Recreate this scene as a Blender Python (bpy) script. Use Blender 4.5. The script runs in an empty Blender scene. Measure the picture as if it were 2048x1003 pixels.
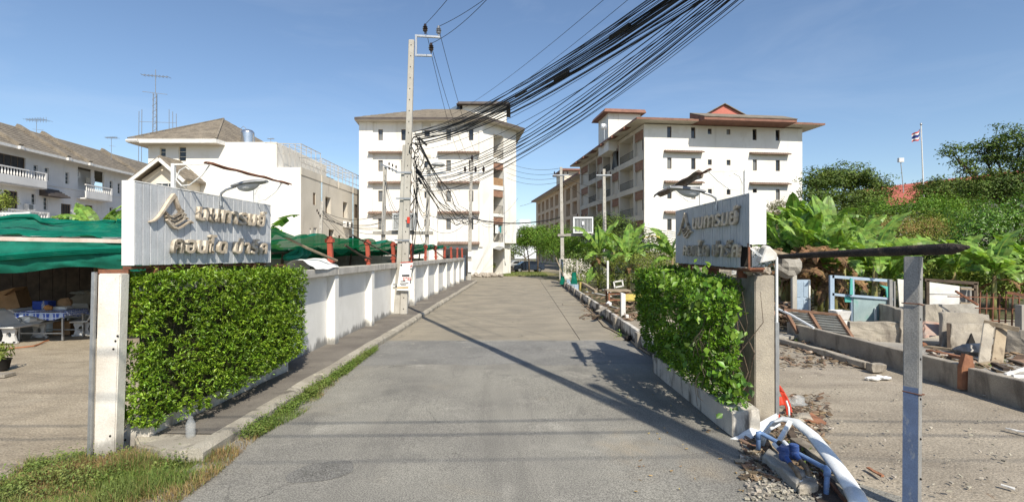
import bpy, bmesh, math, random
import numpy as np
from mathutils import Vector, Matrix, noise as mnoise
V = Vector
rad = math.radians
scene = bpy.context.scene
COL = scene.collection
random.seed(7); rng = np.random.default_rng(7)

# ------------------------------------------------------------------ camera, sky, sun, exposure
cam_d = bpy.data.cameras.new("camera"); cam = bpy.data.objects.new("camera", cam_d); COL.objects.link(cam)
cam.location = (0, 0, 2.5); cam.rotation_euler = (rad(90.25), 0, 0)
cam_d.sensor_width = 36; cam_d.lens = 18.0; cam_d.clip_start = 0.05; cam_d.clip_end = 3000
scene.camera = cam
SUN = V((0.38, -1.0, 1.05)).normalized()          # direction towards the sun
world = bpy.data.worlds.new("World"); scene.world = world; world.use_nodes = True
wn = world.node_tree; bg = wn.nodes["Background"]
sky = wn.nodes.new("ShaderNodeTexSky"); sky.sky_type = 'NISHITA'; sky.sun_disc = False
sky.sun_elevation = math.asin(SUN.z); sky.sun_rotation = math.atan2(SUN.x, SUN.y)
sky.air_density = 1.0; sky.dust_density = 0.6; sky.ozone_density = 3.2; sky.altitude = 0
wtc = wn.nodes.new("ShaderNodeTexCoord"); wmp = wn.nodes.new("ShaderNodeMapping"); wmp.inputs['Scale'].default_value = (1.2, 1.2, 5)
wnz = wn.nodes.new("ShaderNodeTexNoise"); wnz.inputs['Scale'].default_value = 2.2; wnz.inputs['Detail'].default_value = 7; wnz.inputs['Roughness'].default_value = .6; wnz.inputs['Distortion'].default_value = .8
wrp = wn.nodes.new("ShaderNodeMapRange"); wrp.inputs[1].default_value = .46; wrp.inputs[2].default_value = .80; wrp.inputs[3].default_value = 0; wrp.inputs[4].default_value = .10
wmx = wn.nodes.new("ShaderNodeMix"); wmx.data_type = 'RGBA'; wmx.inputs[7].default_value = (6.2, 6.8, 7.6, 1)      # faint high cloud wisps
wn.links.new(wtc.outputs['Generated'], wmp.inputs[0]); wn.links.new(wmp.outputs[0], wnz.inputs['Vector']); wn.links.new(wnz.outputs[0], wrp.inputs[0])
wn.links.new(wrp.outputs[0], wmx.inputs[0]); wn.links.new(sky.outputs[0], wmx.inputs[6]); wn.links.new(wmx.outputs[2], bg.inputs[0]); bg.inputs[1].default_value = 0.117
sun_d = bpy.data.lights.new("sun", 'SUN'); sun_d.energy = 4.7; sun_d.angle = rad(0.6); sun_d.color = (1, 0.93, 0.80)
sun_o = bpy.data.objects.new("sun", sun_d); COL.objects.link(sun_o)
sun_o.rotation_euler = SUN.to_track_quat('Z', 'Y').to_euler(); sun_o.location = (10, -30, 40)
scene.view_settings.view_transform = 'Standard'; scene.view_settings.look = 'None'
scene.view_settings.exposure = 0.36; scene.view_settings.gamma = 1; scene.view_settings.use_curve_mapping = False
scene.render.engine = 'CYCLES'
scene.cycles.max_bounces = 8; scene.cycles.transparent_max_bounces = 12

# ------------------------------------------------------------------ helpers
F, HY, CZ = 1024.0, 506.0, 2.5
def P(px, py, D): return V(((px-1024)/F*D, D, CZ-(py-HY)/F*D))      # a sight line taken to its distance in metres
def G(px, py, z=0.0):
    D = F*(CZ-z)/(py-HY); return V(((px-1024)/F*D, D, z))
def R(u, v, z=0.0): return V((u+0.0195*v, v, z))                     # road frame: u across, v along
ORG = {}
def org(o): return ORG.get(o.name, V((0, 0, 0))) if o else V((0, 0, 0))
def tag(o, label=None, cat=None, group=None, kind=None):
    if label: o['label'] = label
    if cat: o['category'] = cat
    if group: o['group'] = group
    if kind: o['kind'] = kind
    return o
def thing(name, label, cat, loc=(0, 0, 0), group=None):
    o = bpy.data.objects.new(name, None); COL.objects.link(o); o.location = loc; o.empty_display_size = .2
    ORG[o.name] = V(loc); return tag(o, label, cat, group)
def put(name, me, parent=None, loc=(0, 0, 0), rot=(0, 0, 0), sc=None):
    o = bpy.data.objects.new(name, me); COL.objects.link(o); loc = V(loc)
    if parent: o.parent = parent; o.location = loc-org(parent)
    else: o.location = loc
    o.rotation_euler = rot
    if sc is not None: o.scale = (sc, sc, sc) if not hasattr(sc, '__len__') else sc
    ORG[o.name] = loc; return o
def kids(o): return [c for c in bpy.data.objects if c.parent is o]
CH = {}
def copy_tree(o, loc=None, rz=None, label=None, parent=None):
    c = o.copy(); COL.objects.link(c)
    if parent: c.parent = parent
    if loc is not None: c.location = loc
    if rz is not None: c.rotation_euler = (o.rotation_euler[0], o.rotation_euler[1], rz)
    if label: c['label'] = label
    for ch in o.children: copy_tree(ch, parent=c)
    return c
Z = V((0, 0, 1))
class MB:
    def __init__(s): s.v = []; s.f = []; s.m = []; s.mi = 0
    def add(s, vs, fs):
        n = len(s.v); s.v += [tuple(p) for p in vs]; s.f += [tuple(i+n for i in f) for f in fs]; s.m += [s.mi]*len(fs); return s
    def hexa(s, p): return s.add(p, [(0,3,2,1),(4,5,6,7),(0,1,5,4),(1,2,6,5),(2,3,7,6),(3,0,4,7)])
    def box(s, x0, x1, y0, y1, z0, z1):
        return s.hexa([(x0,y0,z0),(x1,y0,z0),(x1,y1,z0),(x0,y1,z0),(x0,y0,z1),(x1,y0,z1),(x1,y1,z1),(x0,y1,z1)])
    def obox(s, c, a, b, d):            # centre and three half axes
        c, a, b, d = V(c), V(a), V(b), V(d)
        return s.hexa([c-a-b-d, c+a-b-d, c+a+b-d, c-a+b-d, c-a-b+d, c+a-b+d, c+a+b+d, c-a+b+d])
    def bar(s, p, q, w, h=None, up=Z):
        p, q = V(p), V(q); h = h or w; d = (q-p); a = d.normalized(); up = V(up)
        if abs(a.dot(up)) > .98: up = V((0, 1, 0)) if abs(a.y) < .9 else V((1, 0, 0))
        b = a.cross(up).normalized(); c = b.cross(a).normalized()
        return s.obox((p+q)/2, d/2, b*(w/2), c*(h/2))
    def tube(s, pts, r, n=6, cap=True):
        pts = [V(p) for p in pts]; m = len(pts); rs = r if hasattr(r, '__len__') else [r]*m
        vs = []; b = None
        for i, p in enumerate(pts):
            t = (pts[min(i+1, m-1)]-pts[max(i-1, 0)]).normalized()
            if b is None:
                u = Z if abs(t.z) < .9 else V((1, 0, 0)); b = t.cross(u).normalized()
            else: b = (b-t*b.dot(t)).normalized()
            c = t.cross(b)
            for k in range(n):
                an = 2*math.pi*k/n; vs.append(p+(b*math.cos(an)+c*math.sin(an))*rs[i])
        fs = [(i*n+k, i*n+(k+1) % n, (i+1)*n+(k+1) % n, (i+1)*n+k) for i in range(m-1) for k in range(n)]
        if cap: fs += [tuple(range(n-1, -1, -1)), tuple((m-1)*n+k for k in range(n))]
        return s.add(vs, fs)
    def prism(s, pts, vec):
        pts = [V(p) for p in pts]; vec = V(vec); n = len(pts)
        return s.add(pts+[p+vec for p in pts], [tuple(range(n-1, -1, -1)), tuple(range(n, 2*n))]+[(i, (i+1) % n, n+(i+1) % n, n+i) for i in range(n)])
    def quad(s, *p): return s.add(p, [tuple(range(len(p)))])
    def lathe(s, base, prof, n=12):
        base = V(base); vs = [base+V((r*math.cos(2*math.pi*k/n), r*math.sin(2*math.pi*k/n), z)) for r, z in prof for k in range(n)]
        fs = [(i*n+k, i*n+(k+1) % n, (i+1)*n+(k+1) % n, (i+1)*n+k) for i in range(len(prof)-1) for k in range(n)]
        fs += [tuple(range(n-1, -1, -1)), tuple((len(prof)-1)*n+k for k in range(n))]
        return s.add(vs, fs)
    def grid(s, fn, nu, nv):
        vs = [fn(i/nu, j/nv) for j in range(nv+1) for i in range(nu+1)]
        return s.add(vs, [(j*(nu+1)+i, j*(nu+1)+i+1, (j+1)*(nu+1)+i+1, (j+1)*(nu+1)+i) for j in range(nv) for i in range(nu)])
    def blob(s, c, rx, ry, rz, seed=0, rough=.25, n=8, m=6):
        c = V(c); vs = []
        for j in range(m+1):
            th = math.pi*j/m
            for k in range(n):
                ph = 2*math.pi*k/n; d = V((math.sin(th)*math.cos(ph), math.sin(th)*math.sin(ph), math.cos(th)))
                q = 1+rough*mnoise.noise(d*1.7+V((seed*3.1, seed*1.7, seed)))
                vs.append(c+V((d.x*rx, d.y*ry, d.z*rz))*q)
        return s.add(vs, [(j*n+k, (j+1)*n+k, (j+1)*n+(k+1) % n, j*n+(k+1) % n) for j in range(m) for k in range(n)])
    def plate_hole(s, outline, hc, hr, vec, n=28):     # outline(angle)->Vector in plane; circular hole
        vec = V(vec); o = [V(outline(2*math.pi*k/n)) for k in range(n)]; h = [V(hc(2*math.pi*k/n, hr)) for k in range(n)]
        vs = o+h+[p+vec for p in o]+[p+vec for p in h]; fs = []
        for k in range(n):
            j = (k+1) % n
            fs += [(k, j, n+j, n+k), (2*n+k, 3*n+k, 3*n+j, 2*n+j), (k, 2*n+k, 2*n+j, j), (n+k, n+j, 3*n+j, 3*n+k)]
        return s.add(vs, fs)
    def mesh(s, name, mats, o=V((0, 0, 0)), smooth=False, bevel=0.0, seg=1):
        me = bpy.data.meshes.new(name); me.from_pydata([(p[0]-o.x, p[1]-o.y, p[2]-o.z) for p in s.v], [], s.f)
        mats = mats if isinstance(mats, (list, tuple)) else [mats]
        for m in mats: me.materials.append(m)
        if len(mats) > 1: me.polygons.foreach_set('material_index', s.m)
        bm = bmesh.new(); bm.from_mesh(me)
        bmesh.ops.recalc_face_normals(bm, faces=bm.faces)
        if bevel:
            es = [e for e in bm.edges if len(e.link_faces) == 2 and e.calc_face_angle(0) > .6]
            bmesh.ops.bevel(bm, geom=es, offset=bevel, segments=seg, affect='EDGES', clamp_overlap=True)
        bm.to_mesh(me); bm.free()
        if smooth:
            me.polygons.foreach_set('use_smooth', [True]*len(me.polygons))
            if smooth != 'all':
                try: me.set_sharp_from_angle(angle=rad(40))
                except Exception: pass
        me.update(); return me
    def build(s, name, mats, parent=None, smooth=False, bevel=0.0, seg=1, at=None):
        o = V(at) if at is not None else (org(parent) if parent else V((0, 0, 0)))
        if parent is None and at is None and s.v:
            xs = [p[0] for p in s.v]; ys = [p[1] for p in s.v]; zs = [p[2] for p in s.v]
            o = V(((min(xs)+max(xs))/2, (min(ys)+max(ys))/2, min(zs)))
        me = s.mesh(name, mats, o, smooth, bevel, seg)
        return put(name, me, parent, o)
def fastmesh(name, verts, faces, mats):                  # verts (n,3), faces (m,k)
    me = bpy.data.meshes.new(name); k = faces.shape[1]
    me.vertices.add(len(verts)); me.vertices.foreach_set('co', np.ascontiguousarray(verts, np.float32).ravel())
    me.loops.add(faces.size); me.loops.foreach_set('vertex_index', np.ascontiguousarray(faces, np.int32).ravel())
    me.polygons.add(len(faces)); me.polygons.foreach_set('loop_start', np.arange(0, faces.size, k, dtype=np.int32))
    me.polygons.foreach_set('loop_total', np.full(len(faces), k, np.int32))
    for m in (mats if isinstance(mats, (list, tuple)) else [mats]): me.materials.append(m)
    me.update(calc_edges=True); return me
def unit(a): return a/np.maximum(np.linalg.norm(a, axis=1, keepdims=True), 1e-6)
def leaf_arrays(pts, nrm, size, aspect=.42, fold=.25, droop=.3):
    n = len(pts); nrm = unit(nrm)
    t = rng.normal(size=(n, 3)); t[:, 2] -= droop; t = t-nrm*np.sum(t*nrm, 1, keepdims=True); t = unit(t)
    b = np.cross(nrm, t); s = size[:, None]
    base = pts-t*s*.5; tip = pts+t*s*.5-nrm*s*.1; l = pts+b*s*aspect*.5+nrm*s*fold*.4; r = pts-b*s*aspect*.5+nrm*s*fold*.4
    v = np.stack([base, l, tip, r], 1).reshape(-1, 3); i = np.arange(n)[:, None]*4
    f = np.concatenate([i+np.array([[0, 3, 2]]), i+np.array([[0, 2, 1]])], 1).reshape(-1, 3)
    return v, f
def leaves(name, pts, nrm, size, mat, parent, **kw):
    v, f = leaf_arrays(np.asarray(pts, float), np.asarray(nrm, float), np.asarray(size, float), **kw)
    o = org(parent) if parent else V((0, 0, 0))
    me = fastmesh(name, v-np.array(o), f, mat); ob = put(name, me, parent, o); ob['kind'] = 'stuff'; return ob

def shoots(name, cen, dirs, per, size, mat, parent, aspect=.36, spread=.75, fold=.3):
    cen = np.asarray(cen, float); dirs = unit(np.asarray(dirs, float)); k = rng.integers(max(2, int(per*.6)), int(per*1.4)+1, len(cen)); C_ = np.repeat(cen, k, 0); D_ = np.repeat(dirs, k, 0); n = len(C_)
    t = unit(D_*.75+rng.normal(size=(n, 3))*spread+np.array([0, 0, .12])); s = (size*rng.uniform(.55, 1.25, n)*np.repeat(rng.uniform(.75, 1.2, len(cen)), k))[:, None]
    nr = D_*.5+rng.normal(size=(n, 3))*.45+np.array([0, 0, .7]); nr = unit(nr-t*np.sum(nr*t, 1, keepdims=True)); bb = np.cross(nr, t)
    base = C_+D_*rng.uniform(-.02, .03, n)[:, None]; mid = base+t*s*.45; tip = base+t*s-nr*s*.14; w = s*aspect*.5
    v = np.stack([base, mid+bb*w+nr*s*fold*.22, tip, mid-bb*w+nr*s*fold*.22], 1).reshape(-1, 3); i = np.arange(n)[:, None]*4
    f = np.concatenate([i+np.array([[0, 3, 2]]), i+np.array([[0, 2, 1]])], 1).reshape(-1, 3); o = org(parent) if parent else V((0, 0, 0))
    ob = put(name, fastmesh(name, v-np.array(o), f, mat), parent, o); ob['kind'] = 'stuff'; return ob

# ------------------------------------------------------------------ materials
MATS = {}
def nd(nt, t, **kw):
    n = nt.nodes.new(t)
    for k, v in kw.items(): setattr(n, k, v)
    return n
def mixc(nt, fac, a, b, mode='MIX'):
    m = nd(nt, 'ShaderNodeMix', data_type='RGBA', blend_type=mode)
    for s, x in ((0, fac), (6, a), (7, b)):
        if isinstance(x, (int, float)): m.inputs[s].default_value = x
        elif isinstance(x, (tuple, list)): m.inputs[s].default_value = (*x, 1) if len(x) == 3 else x
        else: nt.links.new(x, m.inputs[s])
    return m.outputs[2]
def ramp(nt, x, lo, hi, a=0.0, b=1.0):
    m = nd(nt, 'ShaderNodeMapRange', interpolation_type='SMOOTHSTEP')
    nt.links.new(x, m.inputs[0]); m.inputs[1].default_value = lo; m.inputs[2].default_value = hi
    m.inputs[3].default_value = a; m.inputs[4].default_value = b; return m.outputs[0]
def math_(nt, op, a, b=None):
    m = nd(nt, 'ShaderNodeMath', operation=op)
    for i, x in enumerate((a, b)):
        if x is None: continue
        if isinstance(x, (int, float)): m.inputs[i].default_value = x
        else: nt.links.new(x, m.inputs[i])
    return m.outputs[0]
def noisen(nt, vec, sc, det=5, rough=.55, dist=0.0):
    n = nd(nt, 'ShaderNodeTexNoise'); n.inputs['Scale'].default_value = sc; n.inputs['Detail'].default_value = det
    n.inputs['Roughness'].default_value = rough; n.inputs['Distortion'].default_value = dist
    nt.links.new(vec, n.inputs['Vector']); return n.outputs[0]
def mapped(nt, vec, sc, off=(0, 0, 0)):
    m = nd(nt, 'ShaderNodeMapping'); m.inputs['Scale'].default_value = sc; m.inputs['Location'].default_value = off
    nt.links.new(vec, m.inputs['Vector']); return m.outputs[0]
def mat(name, c1, c2=None, sc=3.0, rough=.8, bump=0.0, bsc=40, stains=(), metal=0.0, spec=.3, grain=.06, gsc=90, transl=0.0,
        island=0.0, alpha=None, cracks=None, grime=None, obj=False, wave=None, coat=0):
    if name in MATS: return MATS[name]
    m = bpy.data.materials.new(name); m.use_nodes = True; nt = m.node_tree; b = nt.nodes['Principled BSDF']
    g = nd(nt, 'ShaderNodeNewGeometry'); pos = g.outputs['Position']
    if obj: pos = nd(nt, 'ShaderNodeTexCoord').outputs['Object']
    c = c1
    c2 = c2 or tuple(x*.82 for x in c1)
    c = mixc(nt, ramp(nt, noisen(nt, pos, sc), .32, .68), c1, c2)
    for (col, ssc, lo, hi, zst, amt) in stains:
        vec = mapped(nt, pos, zst if isinstance(zst, tuple) else (1, 1, zst), (ssc*3.3, ssc*1.7, 0))
        f = ramp(nt, noisen(nt, vec, ssc, 6, .62, .4), lo, hi, 0, amt); c = mixc(nt, f, c, col)
    if grime:       # (colour, height, amount): mould creeping up from the ground with a ragged edge
        sep = nd(nt, 'ShaderNodeSeparateXYZ'); nt.links.new(pos, sep.inputs[0])
        hz = math_(nt, 'DIVIDE', sep.outputs[2], grime[1])
        f = math_(nt, 'SUBTRACT', math_(nt, 'MULTIPLY', noisen(nt, mapped(nt, pos, (1, 1, .35)), 2.6, 6, .7), 1.75), hz)
        c = mixc(nt, ramp(nt, f, .18, .55, 0, grime[2]), c, grime[0])
    if cracks:      # (scale, width, colour)
        vo = nd(nt, 'ShaderNodeTexVoronoi', feature='DISTANCE_TO_EDGE'); vo.inputs['Scale'].default_value = cracks[0]
        ad = nd(nt, 'ShaderNodeVectorMath', operation='ADD'); nz = nd(nt, 'ShaderNodeTexNoise'); nz.inputs['Scale'].default_value = 1.5; nz.inputs['Detail'].default_value = 6
        nt.links.new(pos, nz.inputs['Vector']); nt.links.new(nz.outputs[1], ad.inputs[0]); nt.links.new(pos, ad.inputs[1])
        nt.links.new(ad.outputs[0], vo.inputs['Vector'])
        gate = ramp(nt, noisen(nt, pos, .5, 3), .5, .62)
        f = math_(nt, 'MULTIPLY', ramp(nt, vo.outputs['Distance'], 0, cracks[1], .75, 0), gate); c = mixc(nt, f, c, cracks[2])
    if grain:
        gr = ramp(nt, noisen(nt, pos, gsc, 2, .6), .25, .75, 1-grain*2, 1+grain*2)
        vm = nd(nt, 'ShaderNodeVectorMath', operation='SCALE')
        if isinstance(c, tuple): vm.inputs[0].default_value = c
        else: nt.links.new(c, vm.inputs[0])
        nt.links.new(gr, vm.inputs['Scale']); c = vm.outputs[0]
    if island:
        hs = nd(nt, 'ShaderNodeHueSaturation'); nt.links.new(c, hs.inputs['Color']); r = g.outputs['Random Per Island']
        nt.links.new(ramp(nt, r, 0, 1, 1-island, 1+island), hs.inputs['Value'])
        r2 = math_(nt, 'FRACT', math_(nt, 'MULTIPLY', r, 17.3)); nt.links.new(ramp(nt, r2, 0, 1, .485, .515), hs.inputs['Hue'])
        c = hs.outputs[0]
    nt.links.new(c, b.inputs['Base Color']) if not isinstance(c, tuple) else None
    b.inputs['Roughness'].default_value = rough; b.inputs['Metallic'].default_value = metal; b.inputs['Specular IOR Level'].default_value = spec
    if coat: b.inputs['Coat Weight'].default_value = coat
    hgt = None
    if bump:
        hgt = noisen(nt, pos, bsc, 4, .6)
        if wave: hgt = math_(nt, 'ADD', hgt, noisen(nt, mapped(nt, pos, wave), 1, 2))
        bp = nd(nt, 'ShaderNodeBump'); bp.inputs['Strength'].default_value = 1; bp.inputs['Distance'].default_value = bump
        nt.links.new(hgt, bp.inputs['Height']); nt.links.new(bp.outputs[0], b.inputs['Normal'])
    out = nt.nodes['Material Output']; sh = b.outputs[0]
    if transl:
        tr = nd(nt, 'ShaderNodeBsdfTranslucent'); tc = mixc(nt, 1.0, c, (1.25, 1.3, .55), 'MULTIPLY'); nt.links.new(tc, tr.inputs[0])
        mx = nd(nt, 'ShaderNodeMixShader'); mx.inputs[0].default_value = transl; nt.links.new(sh, mx.inputs[1]); nt.links.new(tr.outputs[0], mx.inputs[2]); sh = mx.outputs[0]
    if alpha is not None:
        tp = nd(nt, 'ShaderNodeBsdfTransparent'); mx = nd(nt, 'ShaderNodeMixShader'); mx.inputs[0].default_value = alpha
        nt.links.new(tp.outputs[0], mx.inputs[1]); nt.links.new(sh, mx.inputs[2]); sh = mx.outputs[0]
    if sh is not b.outputs[0]: nt.links.new(sh, out.inputs[0])
    MATS[name] = m; return m

ASPHALT = mat('asphalt', (.262, .249, .215), (.20, .19, .168), .55, .93, .0035, 130, grain=.27, gsc=68,
              stains=(((.36, .34, .295), .9, .54, .70, 1, .6), ((.12, .116, .107), .75, .53, .70, 1, .6), ((.31, .255, .18), .45, .56, .74, 1, .6), ((.085, .08, .075), 3.4, .70, .78, 1, .6), ((.14, .132, .118), 1.0, .50, .70, (1.1, .09, 1), .55), ((.34, .32, .275), .8, .54, .72, (1.3, .07, 1), .45)), cracks=(.4, .007, (.10, .095, .085)))
PATCHM = mat('asphalt_patch', (.19, .183, .167), (.16, .154, .14), 3, .95, .012, 70, grain=.3, gsc=55)
CONC_ROAD = mat('road_concrete', (.30, .262, .20), (.24, .212, .165), .8, .9, .004, 70, grain=.12, gsc=60,
              stains=(((.15, .137, .118), .5, .52, .74, 1, .6), ((.37, .33, .26), 1.3, .58, .74, 1, .5), ((.12, .11, .097), 2.6, .63, .76, 1, .5), ((.17, .15, .12), .9, .5, .7, (.35, 1.6, 1), .5)), cracks=(.35, .007, (.08, .072, .06)))
DIRT = mat('dirt', (.355, .30, .225), (.275, .23, .17), 1.1, .96, .02, 26, grain=.16, gsc=42,
              stains=(((.40, .335, .25), .35, .5, .68, 1, .6), ((.19, .155, .12), 2.1, .58, .74, 1, .6), ((.20, .165, .125), 1.3, .52, .68, (.16, 1.6, 1), .6), ((.43, .375, .29), 1.5, .55, .7, (.14, 1.9, 1), .5)))
DIRT_D = mat('lot_ground', (.345, .30, .235), (.265, .228, .178), .7, .95, .015, 30, grain=.16, gsc=42,
              stains=(((.38, .33, .265), .4, .52, .68, 1, .6), ((.15, .125, .10), 1.6, .58, .74, 1, .6), ((.20, .17, .135), 1.2, .52, .68, (.16, 1.5, 1), .55), ((.20, .12, .07), 3, .66, .74, 1, .5)))
EARTH = mat('earth', (.16, .13, .085), (.10, .10, .05), .2, .97, grain=.2, gsc=8)
WALLW = mat('painted_wall', (.82, .80, .75), (.74, .72, .67), 1.2, .82, .003, 30, grain=.03,
              stains=(((.45, .42, .38), 2.2, .56, .78, .25, .5), ((.30, .28, .25), 3.5, .66, .80, .12, .45)), grime=((.10, .095, .085), .55, .75))
WALLB = mat('weathered_white', (.70, .665, .60), (.56, .51, .44), 2.2, .85, .004, 40, grain=.05,
              stains=(((.28, .235, .185), 2.6, .54, .72, .5, .75), ((.78, .76, .72), 3.6, .54, .7, .6, .5), ((.12, .105, .09), 7, .66, .75, .8, .7)), grime=((.13, .115, .1), .35, .6))
COPING = mat('coping_concrete', (.50, .475, .43), (.38, .355, .315), 2.5, .88, .004, 40, stains=(((.13, .12, .105), 4, .53, .72, .2, .75),))
CONC = mat('concrete', (.35, .33, .29), (.27, .25, .22), 1.6, .9, .006, 50, grain=.1,
              stains=(((.16, .145, .125), 2.2, .56, .75, .5, .6), ((.45, .42, .37), 1.4, .58, .72, 1, .5)))
CONC_OLD = mat('old_concrete', (.40, .355, .285), (.275, .245, .205), 1.9, .92, .008, 40, grain=.1,
              stains=(((.12, .10, .08), 2.4, .50, .68, .3, .75), ((.25, .14, .07), 3.3, .64, .76, .4, .6)))
POLEM = mat('pole_concrete', (.47, .445, .40), (.38, .355, .31), 2.0, .9, .003, 60, grain=.08, stains=(((.24, .215, .18), 2.5, .55, .75, .15, .6),))
SIDEW = mat('sidewalk_concrete', (.185, .165, .14), (.13, .115, .10), 1.2, .93, .006, 50, grain=.13,
              stains=(((.27, .24, .20), 1.2, .56, .72, 1, .6), ((.075, .068, .06), 2.8, .58, .74, 1, .6)))
KERBM = mat('kerb_concrete', (.40, .365, .30), (.30, .27, .22), 2.2, .92, .012, 40, grain=.12,
              stains=(((.10, .09, .075), 2.8, .54, .68, 1, .8), ((.52, .475, .36), 3.4, .58, .7, 1, .7)))
PLANK = mat('sign_white_planks', (.56, .575, .59), (.47, .485, .50), 4, .62, .0035, 55, grain=.05, gsc=70, wave=(30, 30, 3),
              stains=(((.40, .36, .30), 6, .62, .76, .2, .5), ((.25, .21, .16), 14, .68, .76, .25, .6)))
PLANKB = mat('sign_grey_sheet', (.45, .475, .50), (.38, .41, .435), 4, .55, .002, 50, grain=.05, stains=(((.22, .22, .22), 6, .62, .76, .2, .6),))
SIGNW = mat('sign_end_white', (.82, .81, .78), (.76, .75, .72), 4, .6, .002, 40, grain=.02, stains=(((.15, .135, .12), 20, .70, .74, .7, .8),))
GOLD = mat('aged_letter_gold', (.62, .53, .42), (.47, .38, .28), 9, .5, .003, 60, spec=.4, grain=.08, stains=(((.20, .14, .085), 13, .56, .70, 1, .75), ((.80, .74, .62), 9, .60, .72, 1, .6)))
LSIDE = mat('letter_side', (.62, .56, .47), (.36, .30, .22), 14, .45, .002, 60, stains=(((.16, .12, .08), 18, .56, .68, 1, .8),))
GOLDD = mat('dark_stained_letter', (.30, .25, .19), (.12, .10, .08), 16, .6, .003, 60, stains=(((.62, .52, .40), 15, .52, .6, 1, .8),))
DARK = mat('dark_void', (.018, .016, .014), None, 5, .9)
RUST = mat('rusty_steel', (.21, .085, .045), (.12, .055, .035), 12, .75, .003, 80, stains=(((.36, .30, .25), 9, .60, .70, 1, .6),))
RUSTG = mat('rust_grey_tin', (.20, .17, .145), (.12, .085, .065), 9, .6, .003, 60, metal=.25, stains=(((.33, .33, .34), 5, .55, .65, 1, .7),))
REDM = mat('red_post_paint', (.40, .085, .05), (.30, .065, .045), 7, .6, .002, 60, stains=(((.14, .07, .05), 11, .6, .72, .4, .6),))
GALV = mat('galvanised_steel', (.46, .47, .48), (.38, .39, .40), 9, .42, metal=.75, grain=.04)
WHITEP = mat('white_metal_paint', (.72, .72, .70), (.62, .62, .6), 7, .5, stains=(((.32, .22, .14), 8, .64, .75, .5, .6),))
LAMPG = mat('lamp_housing', (.35, .355, .355), (.28, .285, .29), 7, .5, metal=.3)
LENS = mat('lamp_lens', (.55, .56, .56), (.45, .46, .47), 7, .22, spec=.6)
CABLE = mat('black_cable', (.012, .012, .013), (.02, .02, .022), 3, .55)
CERAM = mat('dark_insulator', (.045, .03, .025), (.03, .02, .018), 3, .2, spec=.6)
CERAMG = mat('grey_insulator', (.24, .25, .28), (.18, .19, .21), 3, .25, spec=.6)
LEAFM = mat('hedge_leaf', (.225, .345, .03), (.145, .25, .022), 2.2, .38, spec=.5, grain=0, island=.55, transl=.30)
LEAFR = mat('creeper_leaf', (.165, .295, .028), (.105, .21, .02), 2.2, .4, spec=.45, grain=0, island=.5, transl=.28)
LEAFT = mat('tree_leaf', (.115, .165, .03), (.075, .12, .024), .6, .55, spec=.25, grain=0, island=.45, transl=.22)
LEAFG = mat('fresh_tree_leaf', (.17, .29, .04), (.12, .22, .03), .6, .55, spec=.25, grain=0, island=.4, transl=.3)
LEAFB = mat('glossy_bush_leaf', (.125, .235, .03), (.08, .165, .022), .8, .35, spec=.5, grain=0, island=.5, transl=.22)
LEAFO = mat('olive_bush_leaf', (.22, .26, .05), (.16, .21, .04), .7, .55, spec=.25, grain=0, island=.4, transl=.25)
FLOWB = mat('brown_flower', (.36, .25, .10), (.29, .20, .08), 2, .8, grain=0, island=.35, transl=.2)
BANANA = mat('banana_leaf', (.22, .345, .065), (.145, .255, .045), 1.1, .42, spec=.35, grain=.10, gsc=22, island=.42, transl=.36, stains=(((.33, .27, .09), 2.2, .62, .74, 1, .6),))
BANDRY = mat('dry_banana_leaf', (.23, .135, .065), (.145, .085, .045), 2, .8, grain=.1, gsc=30, island=.35, transl=.15)
BANSTEM = mat('banana_stem', (.24, .25, .085), (.19, .13, .065), 3, .6, .004, 30, stains=(((.11, .07, .04), 4, .52, .66, .3, .7),))
BARK = mat('bark', (.14, .105, .075), (.085, .065, .05), 5, .92, .02, 20)
GRASS = mat('grass_blade', (.14, .21, .04), (.19, .23, .065), 1.3, .6, grain=0, island=.35, transl=.3)
GRASSD = mat('dry_grass_blade', (.36, .27, .12), (.30, .20, .09), 1.3, .75, grain=0, island=.35, transl=.25)
NET = mat('green_shade_net', (.010, .215, .145), (.006, .15, .105), 2, .9, .006, 220, spec=.06, grain=.12, gsc=200, transl=.25, alpha=.90, stains=(((.05, .26, .19), 3, .55, .72, 1, .6),))
NETD = mat('hanging_green_net', (.006, .17, .115), (.004, .12, .08), 2.5, .8, .004, 300, grain=.08, gsc=260, transl=.12, alpha=.97)
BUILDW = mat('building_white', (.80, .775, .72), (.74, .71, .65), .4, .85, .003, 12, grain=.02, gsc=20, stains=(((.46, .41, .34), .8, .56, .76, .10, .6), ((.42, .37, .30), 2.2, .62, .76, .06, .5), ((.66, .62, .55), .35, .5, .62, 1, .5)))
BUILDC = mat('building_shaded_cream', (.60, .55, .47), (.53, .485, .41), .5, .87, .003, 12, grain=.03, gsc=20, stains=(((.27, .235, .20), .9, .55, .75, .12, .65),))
BUILDO = mat('building_orange', (.62, .48, .34), (.54, .41, .28), .4, .87, grain=.03, gsc=15, stains=(((.28, .2, .14), .8, .58, .78, .15, .5),))
BUILDL = mat('townhouse_white', (.74, .725, .70), (.66, .65, .63), .5, .85, grain=.03, gsc=20, stains=(((.42, .40, .38), 1.1, .56, .76, .15, .55),))
CREAM = mat('cream_wall', (.76, .68, .55), (.70, .62, .50), .5, .85, grain=.02, gsc=20)
ROOFG = mat('brown_grey_roof_tile', (.235, .20, .155), (.165, .14, .11), 1.4, .88, .01, 14, grain=.12, gsc=9, stains=(((.11, .10, .08), .8, .55, .7, 1, .5), ((.20, .20, .09), .5, .66, .76, 1, .4)))
ROOFD = mat('dark_roof_edge', (.11, .095, .085), (.085, .07, .065), 2, .8)
ROOFR = mat('red_fascia', (.25, .125, .09), (.19, .095, .07), 1.5, .75, grain=.06, gsc=9)
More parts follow.
